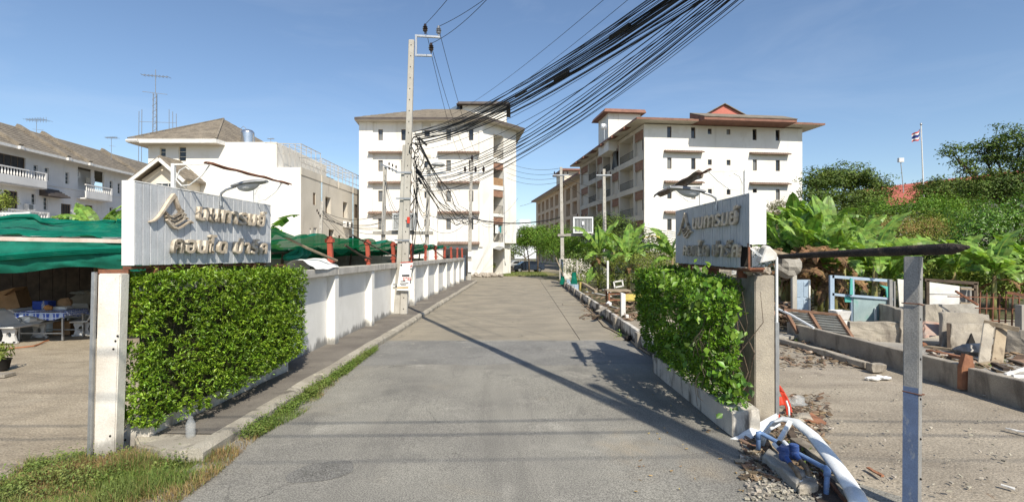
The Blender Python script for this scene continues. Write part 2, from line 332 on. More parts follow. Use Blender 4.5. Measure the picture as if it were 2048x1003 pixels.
ROOFRED = mat('red_roof_tile', (.50, .145, .105), (.42, .12, .09), 1, .75, .006, 14, grain=.08, gsc=9)
AWN = mat('awning_tile', (.27, .19, .15), (.21, .14, .11), 1.5, .85, grain=.08, gsc=14)
BRICK = mat('brown_louvre', (.30, .175, .12), (.23, .125, .085), 2, .85, grain=.1, gsc=12)
FRAMEB = mat('brown_window_frame', (.20, .14, .09), (.16, .11, .07), 3, .6)
FRAMEW = mat('white_window_frame', (.74, .72, .68), None, 3, .6)
GLASS = mat('window_glass', (.035, .04, .045), (.02, .022, .025), 1.5, .12, spec=.6, grain=0)
GLASSL = mat('curtained_glass', (.20, .20, .19), (.13, .135, .14), 1.5, .25, spec=.5, grain=0)
SLAT = mat('dark_grille', (.03, .027, .025), (.05, .045, .04), 2, .6)
STEELT = mat('tank_steel', (.62, .63, .64), (.55, .56, .58), 4, .25, metal=.9, grain=.02)
TRAFO = mat('transformer_grey', (.52, .53, .52), (.46, .47, .47), 3, .5)
TRAFOW = mat('transformer_white', (.78, .79, .79), (.70, .71, .71), 3, .5)
PVCB = mat('blue_pvc_pipe', (.17, .27, .46), (.13, .21, .38), 8, .38, .001, 60, spec=.4, stains=(((.36, .36, .35), 9, .58, .72, 1, .5),))
METERB = mat('blue_meter_paint', (.04, .085, .26), (.03, .065, .20), 9, .4, spec=.45, stains=(((.12, .13, .18), 16, .62, .72, 1, .5),))
PVCW = mat('white_plastic', (.74, .755, .76), (.64, .66, .67), 5, .4, .001, 50, spec=.4, stains=(((.40, .36, .30), 6, .60, .74, .5, .5),))
BRASS = mat('corroded_fitting', (.27, .20, .125), (.15, .11, .075), 16, .6, .003, 80, metal=.3, stains=(((.40, .36, .30), 12, .58, .7, 1, .6),))
REDPL = mat('red_plastic', (.56, .055, .025), (.46, .045, .02), 5, .42, spec=.4, stains=(((.35, .22, .16), 7, .62, .72, 1, .6),))
POSTG = mat('grey_blue_post', (.285, .278, .265), (.22, .215, .205), 4, .85, .003, 60, grain=.1, stains=(((.34, .33, .31), 3, .55, .72, .4, .6),))
LOG = mat('charred_timber', (.045, .035, .03), (.022, .018, .017), 6, .85, .02, 24, wave=(6, 40, 40), stains=(((.17, .12, .085), 3, .56, .68, 1, .6),))
WOOD = mat('weathered_wood', (.36, .29, .20), (.25, .195, .135), 4, .85, .004, 40, wave=(4, 40, 40), stains=(((.11, .085, .06), 5, .58, .72, 1, .6),))
WOODR = mat('red_brown_timber', (.33, .155, .085), (.22, .10, .06), 5, .85, .004, 40)
WOODD = mat('dark_board', (.10, .075, .055), (.06, .045, .035), 4, .9, .003, 40)
BLUEDOOR = mat('pale_blue_door', (.36, .45, .55), (.31, .39, .48), 3, .6, stains=(((.55, .55, .54), 5, .60, .72, .5, .6),))
TURQ = mat('turquoise_paint', (.10, .42, .36), (.08, .34, .30), 3, .7)
TURQG = mat('grey_turquoise_panel', (.32, .41, .41), (.26, .34, .345), 2.5, .7, stains=(((.16, .36, .31), 3, .56, .7, .5, .7),))
BENCH = mat('white_stone_bench', (.60, .595, .58), (.52, .515, .50), 3, .7, .002, 60, grain=.04)
BLUECL = mat('plain_blue', (.035, .075, .36), (.03, .06, .28), 6, .75)
CARTON = mat('cardboard', (.36, .22, .12), (.28, .17, .09), 4, .9)
BLUEG = mat('blue_grey_gate', (.10, .15, .22), (.08, .12, .18), 3, .6)
CARB = mat('black_car_paint', (.012, .014, .02), None, 3, .22, spec=.6, grain=0, coat=.6)
CARW = mat('silver_car_paint', (.55, .56, .57), None, 3, .3, metal=.3, grain=0, coat=.5)
RUBBER = mat('tyre_rubber', (.02, .02, .02), None, 3, .85)
LAMPRED = mat('tail_lamp', (.5, .03, .02), None, 3, .3)
PAPER = mat('white_paper', (.80, .80, .78), (.74, .74, .72), 6, .75)
INKR = mat('red_print', (.62, .06, .035), None, 6, .7)
INKB = mat('black_print', (.05, .05, .055), None, 6, .7)
INKY = mat('tan_print', (.55, .42, .24), None, 6, .7)
DEBRISM = mat('brown_litter', (.20, .135, .085), (.12, .09, .065), 3, .95, grain=.1, island=.55, stains=(((.42, .38, .32), 2.3, .58, .64, 1, .9),))
RUBBLEM = mat('rubble_stone', (.42, .38, .31), (.28, .25, .2), 4, .95, .01, 30, grain=.1, island=.3)
FLAGR = mat('flag_red', (.55, .06, .05), None, 5, .8); FLAGW = mat('flag_white', (.78, .78, .76), None, 5, .8); FLAGB = mat('flag_blue', (.03, .05, .22), None, 5, .8)
TIN = mat('corrugated_tin', (.42, .43, .42), (.32, .32, .31), 3, .5, metal=.5, stains=(((.25, .15, .09), 3, .6, .72, .5, .6),))
CLEARB = mat('clear_plastic', (.6, .62, .62), None, 4, .15, alpha=.3)
HOSE = mat('orange_hose', (.42, .15, .06), None, 4, .5)
YELLOW = mat('faded_yellow', (.50, .40, .10), (.40, .32, .10), 5, .8)
BLOCKW = mat('grey_block_wall', (.27, .26, .24), (.2, .19, .175), 2, .93, .01, 20)
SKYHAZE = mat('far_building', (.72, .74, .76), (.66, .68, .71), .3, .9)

# ------------------------------------------------------------------ the setting
def n3(x, y, s=1.0, o=0.0): return mnoise.noise(V((x*s+o, y*s-o, o*.37)))
def sheet(name, x0, x1, y0, y1, z, step, m, amp=0, s=1.2, edge=None):
    nx, ny = max(1, int((x1-x0)/step)), max(1, int((y1-y0)/step)); b = MB()
    b.grid(lambda u, v: (x0+u*(x1-x0), y0+v*(y1-y0), z+(amp*(n3(x0+u*(x1-x0), y0+v*(y1-y0), s)+.5*n3(x0+u*(x1-x0), y0+v*(y1-y0), s*3.1, 5)) if amp else 0)), nx, ny)
    return tag(b.build(name, m, smooth='all'), kind='structure')
sheet('ground', -700, 700, -60, 1500, -.30, 400, EARTH)
lot = sheet('dirt_lot', -26, -5.25, 1.0, 33, -.02, .17, DIRT, .035, 1.6)
lot2 = sheet('demolition_lot', 3.12, 34, 3.2, 19.5, -.03, .2, DIRT_D, .03, 1.1)
sheet('verge', -9.0, -3.75, 2.5, 6.9, -.035, .15, DIRT, .05, 1.5)
sheet('courtyard', -60, 60, 46, 160, -.06, 30, CONC_ROAD)
sheet('back_lot', -60, -5.2, 33, 60, -.05, 12, DIRT)
sheet('back_ground', 3.2, 90, 19.4, 70, -.05, .8, mat('leafy_soil', (.10, .085, .05), (.06, .075, .025), 1.2, .97, grain=.25, gsc=8, stains=(((.17, .11, .07), 1.5, .55, .68, 1, .7),)), .08, .6)
# asphalt apron with a ragged far edge, and the main street it joins
b = MB(); nu, nv = 64, 90
def apron(u, v):
    y = -6+v*20.75; lw = -3.86+.0195*y if y > 5 else -3.86-(5-y)*.9
    rw = 3.22+.0195*y if y > 6.2 else 3.3+(6.2-y)*.75
    lw = max(lw, -12); rw = min(rw, 12); x = lw+u*(rw-lw)
    if v > .985: y += .10*n3(x, 1, 1.7)
    return (x, y, .012*n3(x, y, .45, 3)+.004*n3(x, y, 2.1, 1) if v < .985 else .002)
b.grid(apron, nu, nv); tag(b.build('road', ASPHALT, smooth='all'), kind='structure')
b = MB(); b.quad((-40, -30, -.02), (40, -30, -.02), (40, 3, -.02), (-40, 3, -.02)); tag(b.build('street', ASPHALT), kind='structure')
# darker asphalt patch and a manhole-like worn ring
b = MB(); c0 = G(642, 941); pts = []
for k in range(36):
    a = 2*math.pi*k/36; q = 1+.16*mnoise.noise(V((math.cos(a)*1.4, math.sin(a)*1.4, 4)))
    x, y = c0.x+.33*q*math.cos(a)+.10*math.sin(a), c0.y+.31*q*math.sin(a); pts.append((x, y, .012*n3(x, y, .45, 3)+.004*n3(x, y, 2.1, 1)+.0045))
b.add(pts+[(c0.x, c0.y, .012*n3(c0.x, c0.y, .45, 3)+.004*n3(c0.x, c0.y, 2.1, 1)+.012)], [(k, (k+1) % 36, 36) for k in range(36)]); tag(b.build('road_patch', PATCHM), kind='structure')
b = MB()
def overlay(u, v):
    x = -3.55+u*(3.25+3.55); y = 11.5+.22*n3(x, 2, .9, 4)+.06*n3(x, 5, 5)+v*(14.62-11.5-.1); x += .05*n3(3, y, 3, 8)
    return (x, y, .012*n3(x, y, .45, 3)+.004*n3(x, y, 2.1, 1)+.008-(.006 if v in (0, 1) else 0))
b.grid(overlay, 60, 26); tag(b.build('road_overlay', mat('asphalt_overlay', (.225, .218, .20), (.175, .17, .158), .7, .93, .0035, 130, grain=.27, gsc=68, stains=(((.13, .126, .118), 1.2, .54, .7, 1, .6), ((.32, .30, .26), 1.6, .56, .7, 1, .5))), smooth='all'), kind='structure')
# concrete lane: slabs with open joints over a dark bed
b = MB(); b.hexa([R(-3.95, 14.6, -.2), R(3.3, 14.6, -.2), R(3.3, 47, -.2), R(-3.95, 47, -.2), R(-3.95, 14.6, -.016), R(3.3, 14.6, -.016), R(3.3, 47, -.016), R(-3.95, 47, -.016)])
lane = tag(b.build('lane', mat('joint_filler', (.055, .05, .045), None, 3, .95)), kind='structure')
vs = [14.72, 20.2, 25.8, 31.2, 37, 42.2, 48.5]
for i in range(6):
    for (u0, u1) in ((-3.93, 1.66), (1.68, 3.26)):
        z0 = random.uniform(-.003, .003); b = MB(); g = .012
        q = [R(u0, vs[i]+g), R(u1, vs[i]+g), R(u1, vs[i+1]-g), R(u0, vs[i+1]-g)]
        b.hexa([p+V((0, 0, -.03)) for p in q]+[p+V((0, 0, .003+z0)) for p in q]); b.build('slab', CONC_ROAD, lane)
b = MB(); c = G(1148, 609); b.hexa([(c.x-.55, c.y-.25, .0), (c.x+.35, c.y-.25, .0), (c.x+.35, c.y+.3, .0), (c.x-.55, c.y+.3, .0)]+[(c.x-.55, c.y-.25, .03), (c.x+.35, c.y-.25, .012), (c.x+.35, c.y+.3, .012), (c.x-.55, c.y+.3, .03)])
tag(b.build('drain_cover', CONC_ROAD), 'square concrete drain cover set in the lane near the low wall', 'drain cover')
# sidewalk and kerb stones
b = MB(); q = []
def swk(u, v):
    vv = 6.7+v*38; lo, hi = -5.05, -3.98
    p = R(lo+u*(hi-lo), vv, .145+.012*n3(u*1.2, vv, .8)); return p
b.grid(swk, 6, 120); sw = b.build('sidewalk', SIDEW, smooth='all'); tag(sw, kind='structure')
kerb = tag(bpy.data.objects.new('kerb', None), kind='structure'); COL.objects.link(kerb)
v = 6.15; i = 0
while v < 44:
    L = .98; b = MB(); n = 7; prof = [(-4.02, -.1), (-3.84, -.1), (-3.83, .10), (-3.87, .155), (-4.02, .16)]; vs_ = []
    for k in range(n+1):
        for (u, z) in prof:
            w = .022*mnoise.noise(V((v+k*.14, u*9, z*9))); w2 = .03*mnoise.noise(V((v*.8+k*.11, u*7+3, z*5)))
            vs_.append(R(u+(w if z > 0 else 0), v+.008+k*(L-.016)/n, z+(w2 if z > .05 else 0)))
    m = len(prof); fs = [(k*m+j, k*m+(j+1) % m, (k+1)*m+(j+1) % m, (k+1)*m+j) for k in range(n) for j in range(m)]+[tuple(range(m)), tuple(n*m+j for j in range(m-1, -1, -1))]
    b.add(vs_, fs); b.build('kerb_stone', KERBM, kerb); v += L
b = MB(); b.prism([(-5.0, 6.75, -.05), (-4.62, 6.35, -.05), (-3.98, 6.12, -.05), (-3.76, 6.3, -.05), (-3.86, 6.95, -.05), (-5.0, 6.95, -.05)], (0, 0, .185))
tag(b.build('kerb_return', KERBM, bevel=.025, seg=2), kind='structure')

# ------------------------------------------------------------------ left boundary wall
def rbox(b, u0, u1, v0, v1, z0, z1): return b.hexa([R(u0, v0, z0), R(u1, v0, z0), R(u1, v1, z0), R(u0, v1, z0), R(u0, v0, z1), R(u1, v0, z1), R(u1, v1, z1), R(u0, v1, z1)])
lw = thing('boundary_wall', 'long white boundary wall with pilasters along the left sidewalk', 'wall', R(-5.05, 25))
vp = [6.9+3.27*k for k in range(12)]; vp = [6.86, 10.1]+[13.4+3.27*k for k in range(10)]
for i in range(len(vp)-1):
    b = MB(); rbox(b, -5.16, -5.05, vp[i]+.14, vp[i+1]-.14, 0, 1.93); b.build('panel', WALLW, lw)
for i, v in enumerate(vp):
    if i == 0: continue
    b = MB(); rbox(b, -5.2, -4.84, v-.14, v+.14, 0, 1.93); b.build('pilaster', WALLW, lw, bevel=.008)
for i in range(len(vp)-1):
    b = MB(); rbox(b, -5.22, -4.80, vp[i]+.004, vp[i+1]-.004, 1.932, 2.12); b.build('coping', COPING, lw, bevel=.01)
b = MB(); rbox(b, -5.0, -4.86, 31.0, 33.4, 1.80, 1.99); tag(b.build('name_board', CONC), 'small grey board fixed to the coping of the long white wall', 'board')
lp = thing('gate_pillar', 'stained white gate pillar standing in front of the left hedge', 'pillar', (-4.93, 6.4, 0))
b = MB(); b.hexa([(-5.12, 6.27, -.06), (-4.86, 6.27, -.06), (-4.86, 6.42, -.06), (-5.12, 6.42, -.06), (-5.07, 6.27, 2.25), (-4.79, 6.27, 2.25), (-4.79, 6.42, 2.25), (-5.07, 6.42, 2.25)]); b.build('shaft', WALLB, lp, bevel=.012, seg=2)
b = MB(); b.bar((-5.145, 6.25, -.05), (-5.095, 6.25, 2.27), .035, .05); b.build('steel_angle', GALV, lp)
b = MB(); b.bar((-5.1, 6.33, 2.275), (-4.8, 6.42, 2.275), .05, .05); b.build('rusty_cap', RUST, lp)
for (px, py) in ((236, 671), (232, 681), (228, 697), (222, 870)):
    p = P(px, py, 6.27); b = MB(); b.lathe((0, 0, 0), [(.012, 0), (.012, .012)], 8)
    o = b.build('bolt_hole', DARK, None, at=(0, 0, 0)); o.parent = lp; o.location = V((p.x, 6.273, p.z))-org(lp); o.rotation_euler = (rad(90), 0, 0)
pl = thing('planter', 'low white planter trough under the left hedge', 'planter', R(-4.9, 8.4))
b = MB(); b.hexa([(-5.0, 6.64, 0), (-4.66, 6.60, 0), (-4.49, 10.3, 0), (-4.95, 10.3, 0), (-5.0, 6.64, .33), (-4.66, 6.60, .33), (-4.49, 10.3, .37), (-4.95, 10.3, .37)]); b.build('trough', WALLB, pl, bevel=.012, seg=2)
b = MB(); b.lathe((-4.15, 6.62, .13), [(.05, 0), (.055, .01), (.06, .17), (.042, .21), (.03, .24), (.03, .26)], 14)
tag(b.build('plastic_cup', CLEARB, smooth=True), 'clear plastic cup standing on the sidewalk under the left hedge', 'cup')

# hedges -------------------------------------------------------------
def hedge_points(n, u0f, u1f, v0, v1, z0f, z1f, seed, depth=.16):
    P_, N_ = [], []
    while len(P_) < n:
        v = random.uniform(v0, v1); r = random.random()
        u0, u1 = u0f(v), u1f(v); za, zb = z0f(v), z1f(v)
        if r < .58: u, z, nn = u1, random.uniform(za, zb), (1, 0, .25)        # the face toward the lane
        elif r < .80: u, z, nn = random.uniform(u0, u1), zb, (0, 0, 1)
        elif r < .93:
            v = v0 if random.random() < .8 else v1; u0, u1 = u0f(v), u1f(v); za, zb = z0f(v), z1f(v)
            u, z, nn = random.uniform(u0, u1), random.uniform(za, zb), (0, -1 if v == v0 else 1, .25)
        else: u, z, nn = random.uniform(u0, u1), random.uniform(za, zb), (0, -.5, 1)
        yield_p = R(u, v, z); lump = .075*mnoise.noise(yield_p*2.3+V((seed, 0, 0)))+.035*mnoise.noise(yield_p*6+V((0, seed, 0)))
        d = V(nn).normalized(); q = yield_p+d*(lump-abs(random.gauss(0, depth*.5))+.02)
        P_.append(q); N_.append(d+V((random.gauss(0, .55), random.gauss(0, .55)-.15, random.gauss(0, .5)+.25)))
    return P_, N_
hd = thing('hedge', 'dense clipped green hedge growing over the planter under the left sign', 'hedge', (-4.8, 8.4, .3))
f0 = lambda v: -5.13
f1 = lambda v: -4.56+.16*math.sin((v-6.5)/4*math.pi)+.09*(v-6.6)/4-(.10 if v < 6.8 else 0)
za = lambda v: .30+.06*(v-6.6)
zb = lambda v: 2.22-.02*(v-6.6)
p_, n_ = hedge_points(7400, f0, f1, 6.50, 10.55, za, zb, 3)
keep = [i for i, p in enumerate(p_) if not (abs(p.z-1.42-.25*(p.y-6.6)) < .05 and p.y < 7.0 and p.x < -4.2)]
shoots('foliage', [p_[i] for i in keep], [n_[i] for i in keep], 8, .056, LEAFM, hd)
b = MB()
for k in range(26):
    v = random.uniform(6.8, 10.3); u = random.uniform(-5.05, -4.8)
    b.tube([R(u, v, .2), R(u+random.uniform(-.05, .12), v+random.uniform(-.2, .2), 1.0), R(u+random.uniform(-.1, .2), v+random.uniform(-.3, .3), 2.0)], [.016, .011, .005], 5)
b.build('stem', BARK, hd)
b = MB(); b.hexa([R(-5.04, 6.75, .36), R(-4.72, 6.75, .36), R(-4.66, 10.35, .42), R(-5.04, 10.35, .42), R(-5.04, 6.75, 2.0), R(-4.76, 6.75, 2.0), R(-4.70, 10.35, 1.95), R(-5.04, 10.35, 1.95)]); b.build('inner_twigs', mat('twig_mass', (.03, .032, .014), (.05, .045, .02), 20, .95, .03, 30), hd)  # opaque dark box: the hedge's inner shade put into its colour
tw, tn = [], []
for k in range(120):          # shoots that stick out of the clipped surface
    v = random.uniform(6.6, 10.4); top = random.random() < .45
    base = R(random.uniform(-5.0, f1(v)), v, zb(v)) if top else R(f1(v), v, random.uniform(za(v), zb(v)))
    d = V((random.gauss(.1, .3), random.gauss(-.1, .3), 1)) if top else V((1, random.gauss(0, .5), random.gauss(.3, .4))); d.normalize()
    for j in range(7):
        tw.append(base+d*(.02+j*.018)+V((random.gauss(0, .018), random.gauss(0, .018), random.gauss(0, .018)))); tn.append(V((random.gauss(0, .6), random.gauss(0, .6), .8)))
leaves('shoots', tw, tn, rng.uniform(.04, .07, len(tw)), LEAFM, hd)

rp = thing('gate_pillar', 'plain concrete gate pillar with a white pipe at its side behind the right hedge', 'pillar', (3.84, 7.95, 0))
b = MB(); b.box(3.69, 3.99, 7.78, 8.28, -.05, 2.165); b.build('shaft', CONC_OLD, rp, bevel=.012, seg=2)
b = MB(); b.tube([(4.03, 7.80, 0), (4.03, 7.80, 2.45)], .022, 8); b.build('pipe', PVCW, rp, smooth=True)
b = MB(); b.box(4.0, 4.055, 7.775, 7.83, .06, 1.45); b.build('channel', GALV, rp)
rplan = thing('planter', 'mouldy white planter trough under the right hedge', 'planter', (3.2, 8.9, 0))
b = MB(); b.hexa([(2.98, 6.94, 0), (3.42, 7.05, 0), (3.60, 10.85, 0), (2.96, 10.8, 0), (2.98, 6.94, .345), (3.42, 7.05, .345), (3.60, 10.85, .38), (2.96, 10.8, .38)]); b.build('trough', mat('mouldy_white', (.60, .565, .50), (.50, .46, .40), 2, .9, .006, 40, stains=(((.10, .085, .07), 2.6, .50, .64, .45, .85),)), rplan, bevel=.012, seg=2)
rw = thing('back_wall', 'dark weathered concrete wall behind the right hedge below the sign', 'wall', (3.7, 9.6, 0))
b = MB(); b.box(3.60, 3.78, 8.285, 11.1, 0, 2.1); b.build('panel', CONC_OLD, rw)
rh = thing('hedge', 'loose overgrown green creeper hedge tumbling over the right planter', 'hedge', (3.2, 9, .35))
g0 = lambda v: 3.62
def hedge_r(n):
    P_, N_ = [], []
    while len(P_) < n:
        v = random.uniform(7.15, 11.25); t = (v-7.15)/4.1; r = random.random()
        u1 = 3.02-.42*math.sin(min(1, .25+t*.9)*math.pi*.75)+.10*(1-t); zt = 2.02+.16*t-.22*max(0, (.25-t)/.25); zb_ = .40
        z = zb_+(zt-zb_)*random.random()**.85
        bulge = .22*math.sin((z-zb_)/(zt-zb_)*math.pi*.62)
        if r < .56: p, d = R(u1+.20-bulge*1.3, v, z)-V((.17, 0, 0)), V((-1, -.1, .3))
        elif r < .78: p, d = R(random.uniform(u1-.1, 3.6), v, zt), V((0, -.1, 1))
        elif r < .95:
            zz = z; wid = .25+.75*(zz-zb_)/(zt-zb_); lean = .55*(1-(zz-zb_)/(zt-zb_))
            uu = random.uniform(u1+.05, 3.62); p, d = R(uu, 7.15-.1+.25*random.random()+max(0, uu-3.2)*.6, zz*(.78+.22*(1-abs(uu-3.2)))), V((-.2, -1, .3))
        else: p, d = R(random.uniform(u1, 3.6), v, z), V((-.5, -.3, 1))
        if p.x > 3.14+(p.y-7.2)*.62+.26*max(0, 1.2-p.z): continue
        lump = .12*mnoise.noise(p*1.9)+.06*mnoise.noise(p*5)
        d.normalize(); p = p+d*(lump-abs(random.gauss(0, .10)))
        if mnoise.noise(p*2.6+V((7, 1, 3))) > .34 and random.random() < .8: continue
        P_.append(p); N_.append(d+V((random.gauss(0, .6), random.gauss(0, .6)-.1, random.gauss(0, .5)+.3)))
    return P_, N_
p_, n_ = hedge_r(4800)
shoots('foliage', p_, n_, 7, .068, LEAFR, rh, aspect=.46, spread=.9)
tw, tn, sz = [], [], []
for (px, py, D, L) in ((1420, 585, 7.4, 18), (1460, 640, 7.25, 22), (1380, 620, 7.5, 16), (1445, 740, 7.15, 20), (1462, 770, 7.15, 26), (1400, 700, 7.3, 16), (1440, 600, 7.5, 22), (1335, 560, 8.3, 14), (1455, 650, 7.5, 14), (1350, 690, 8.2, 12), (1395, 545, 7.6, 14), (1470, 800, 7.05, 20)):
    c = P(px, py, D)
    for k in range(L):
        tw.append(c+V((random.gauss(0, .10), random.gauss(-.05, .08), random.gauss(0, .13)))); tn.append((random.gauss(-.3, .5), random.gauss(-.9, .4), random.gauss(.6, .4))); sz.append(random.uniform(.07, .15))
leaves('large_leaves', tw, tn, sz, LEAFR, rh, aspect=.62, droop=.9)
b = MB()
for k in range(40):
    v = random.uniform(7.3, 11); u = random.uniform(3.05, min(3.5, 2.95+(v-7.2)*.5+.06))
    pts = [R(u, v, .3)]
    for j in range(4): pts.append(pts[-1]+V((random.gauss(-.03, .12), random.gauss(-.02, .15), random.uniform(.25, .5))))
    b.tube(pts, [.014, .011, .009, .006, .003], 5)
for k in range(14):
    p = P(random.uniform(1390, 1452), random.uniform(600, 760), 7.25); pts = [p]
    for j in range(4): pts.append(pts[-1]+V((random.gauss(0, .05), random.gauss(0, .03), -random.uniform(.06, .16))))
    b.tube(pts, .004, 4)
b.build('stem', BARK, rh)

# ------------------------------------------------------------------ lettering
bpy_font = bpy.data.curves.new('fontprobe', 'FONT').font
def text_mesh(s, size, ext, bold=0.0, shear=0.0, bev=0.0):
    cu = bpy.data.curves.new('lettering', 'FONT'); cu.body = s; cu.size = size; cu.extrude = ext; cu.offset = bold; cu.shear = shear; cu.resolution_u = 4
    if bev: cu.bevel_depth = bev; cu.bevel_resolution = 0
    ob = bpy.data.objects.new('lettering', cu); COL.objects.link(ob); bpy.context.view_layer.update()
    dg = bpy.context.evaluated_depsgraph_get(); me = bpy.data.meshes.new_from_object(ob.evaluated_get(dg))
    bpy.data.objects.remove(ob); bpy.data.curves.remove(cu); return me
def bbox(me):
    a = np.empty(len(me.vertices)*3, np.float32); me.vertices.foreach_get('co', a); a = a.reshape(-1, 3); return a.min(0), a.max(0)
def two_mats(me, front, side):
    me.materials.clear(); me.materials.append(side); me.materials.append(front)
    nz = np.empty(len(me.polygons)*3, np.float32); me.polygons.foreach_get('normal', nz); nz = nz.reshape(-1, 3)
    me.polygons.foreach_set('material_index', (nz[:, 2] > .8).astype(np.int32)); me.update()

def make_sign(name, label, O, dirv, nrm, L, H, th, nplanks, front_m, dmg=False, flip=False):
    """O = bottom corner at the reader's left; dirv along the face, nrm out of the face."""
    O, d, n = V(O), V(dirv).normalized(), V(nrm).normalized(); up = V((0, 0, 1))
    t = thing(name, label, 'sign', O+d*(L/2)-n*(th/2))
    def Q(s, h, o=0.0): return O+d*s+up*h+n*o
    w = L/nplanks
    for k in range(nplanks):
        s0, s1 = k*w+.004, (k+1)*w-.004; h0 = random.uniform(-.008, .004); h1 = H+random.uniform(-.006, .008)
        if dmg and s0 > L-.42: h0 = .34+random.uniform(-.02, .02)
        o = random.uniform(-.002, .002); b = MB()
        b.hexa([Q(s0, h0, -.018), Q(s1, h0, -.018), Q(s1, h0, o), Q(s0, h0, o), Q(s0, h1, -.018), Q(s1, h1, -.018), Q(s1, h1, o), Q(s0, h1, o)]); b.build('plank', front_m, t, bevel=.0035)
    b = MB(); dm = .40 if dmg else 0
    b.hexa([Q(.01, .01, -th+.02), Q(L-.01-dm, .01, -th+.02), Q(L-.01-dm, .01, -.02), Q(.01, .01, -.02), Q(.01, H-.02, -th+.02), Q(L-.01-dm, H-.02, -th+.02), Q(L-.01-dm, H-.02, -.02), Q(.01, H-.02, -.02)])
    if dmg: b.hexa([Q(L-.40, .37, -th+.02), Q(L-.01, .37, -th+.02), Q(L-.01, .37, -.02), Q(L-.40, .37, -.02), Q(L-.40, H-.02, -th+.02), Q(L-.01, H-.02, -th+.02), Q(L-.01, H-.02, -.02), Q(L-.40, H-.02, -.02)])
    b.build('core', DARK, t)
    for (s, end) in ((0, -1), (L, 1)):
        ne = 4 if end == (1 if flip else -1) else 1
        for k in range(ne):
            o0, o1 = -th+k*th/ne+.001, -th+(k+1)*th/ne-.001; b = MB(); h0 = .36 if (dmg and end == 1 and k < 3.5) else -.004
            sa, sb = (s, s+.012) if end == 1 else (s-.012, s)
            b.hexa([Q(sa, h0, o0), Q(sb, h0, o0), Q(sb, h0, o1), Q(sa, h0, o1), Q(sa, H+.004, o0), Q(sb, H+.004, o0), Q(sb, H+.004, o1), Q(sa, H+.004, o1)])
            b.build('end_board', SIGNW, t, bevel=.002)
    b = MB(); b.hexa([Q(-.01, H+.005, -th), Q(L+.01, H+.005, -th), Q(L+.01, H+.005, 0), Q(-.01, H+.005, 0), Q(-.01, H+.02, -th), Q(L+.01, H+.02, -th), Q(L+.01, H+.02, 0), Q(-.01, H+.02, 0)]); b.build('top_trim', SIGNW, t)
    b = MB()
    for s in (.35, L*.5, L-.5):
        b.hexa([Q(s, -.16, -th*.9), Q(s+.06, -.16, -th*.9), Q(s+.06, -.16, -th*.1), Q(s, -.16, -th*.1), Q(s, 0, -th*.9), Q(s+.06, 0, -th*.9), Q(s+.06, 0, -th*.1), Q(s, 0, -th*.1)])
    b.hexa([Q(.0, -.05, -th*.95), Q(L-.05, -.05, -th*.95), Q(L-.05, -.05, -.05), Q(0, -.05, -.05), Q(0, -.012, -th*.95), Q(L-.05, -.012, -th*.95), Q(L-.05, -.012, -.05), Q(0, -.012, -.05)])
    b.build('support', RUST, t)
    # raised letters
    rot = Matrix((d, up, n)).transposed().to_euler(); ext = .026
    def row(clusters, s0, s1, base, size, alt=()):
        mes = []
        for c in clusters:
            if c == ' ': mes.append(None); continue
            me = text_mesh(c, size, ext, .0065, .14, .002); mes.append(me)
        wd = [.10 if m is None else float((bbox(m)[1]-bbox(m)[0])[0]) for m in mes]; gap = ((s1-s0)-sum(wd))/(len(wd)-1); x = s0
        sx = 1.0
        if gap < .012: sx = ((s1-s0)-.012*(len(wd)-1))/sum(wd); gap = .012
        if gap > .045: sx = min(1.45, ((s1-s0)-.03*(len(wd)-1))/sum(wd)); gap = ((s1-s0)-sx*sum(wd))/(len(wd)-1)
        for i, m in enumerate(mes):
            if m is not None:
                lo = bbox(m)[0]; a = np.empty(len(m.vertices)*3, np.float32); m.vertices.foreach_get('co', a); a = a.reshape(-1, 3)
                a[:, 0] = (a[:, 0]-lo[0])*sx; m.vertices.foreach_set('co', a.ravel()); m.update()
                two_mats(m, GOLDD if i in alt else GOLD, LSIDE)
                o = put('letter', m, t, Q(x, base, ext+.012)); o.rotation_euler = rot
            x += wd[i]*sx+gap
    k = L/3.06; hk = H/1.04
    row(['น', 'น', 'ท', 'า', 'ร', 'ม', 'ย์'], 1.06*k, 2.83*k, .645*hk, .34*hk, (1,) if not dmg else ())
    row(['ค', 'อ', 'น', 'โ', 'ด', ' ', 'ป', 'า', 'ร์', 'ค'], .56*k, 2.86*k, .165*hk, .32*hk, (0,) if not dmg else (1, 2, 4, 6, 8))
    # roof-shaped emblem with four waves
    def ribbon(pts, w0, w1, dep, nm, m):
        b = MB(); n_ = len(pts); vs = []
        for i, (s, h) in enumerate(pts):
            a = pts[max(i-1, 0)]; c = pts[min(i+1, n_-1)]; tx, ty = c[0]-a[0], c[1]-a[1]; q = math.hypot(tx, ty); nx, ny = -ty/q, tx/q; w = (w0+(w1-w0)*i/(n_-1))/2
            for o in (.004, dep):
                vs += [Q((s+nx*w)*k, (h+ny*w)*hk, o), Q((s-nx*w)*k, (h-ny*w)*hk, o)]
        fs = []
        for i in range(n_-1):
            a, c = i*4, i*4+4
            fs += [(a+2, a+3, c+3, c+2), (a, c, c+1, a+1), (a, a+2, c+2, c), (a+1, c+1, c+3, a+3)]
        fs += [(0, 1, 3, 2), ((n_-1)*4, (n_-1)*4+2, (n_-1)*4+3, (n_-1)*4+1)]
        b.add(vs, fs); b.build(nm, m, t)
    ribbon([(.20, .555), (.27, .575), (.34, .625), (.41, .70), (.48, .79), (.55, .875), (.60, .925), (.635, .95)], .012, .058, .05, 'emblem_eave', GOLD)
    ribbon([(.635, .93), (.66, .865), (.71, .78), (.77, .70), (.81, .645)], .042, .04, .05, 'emblem_eave', GOLD)
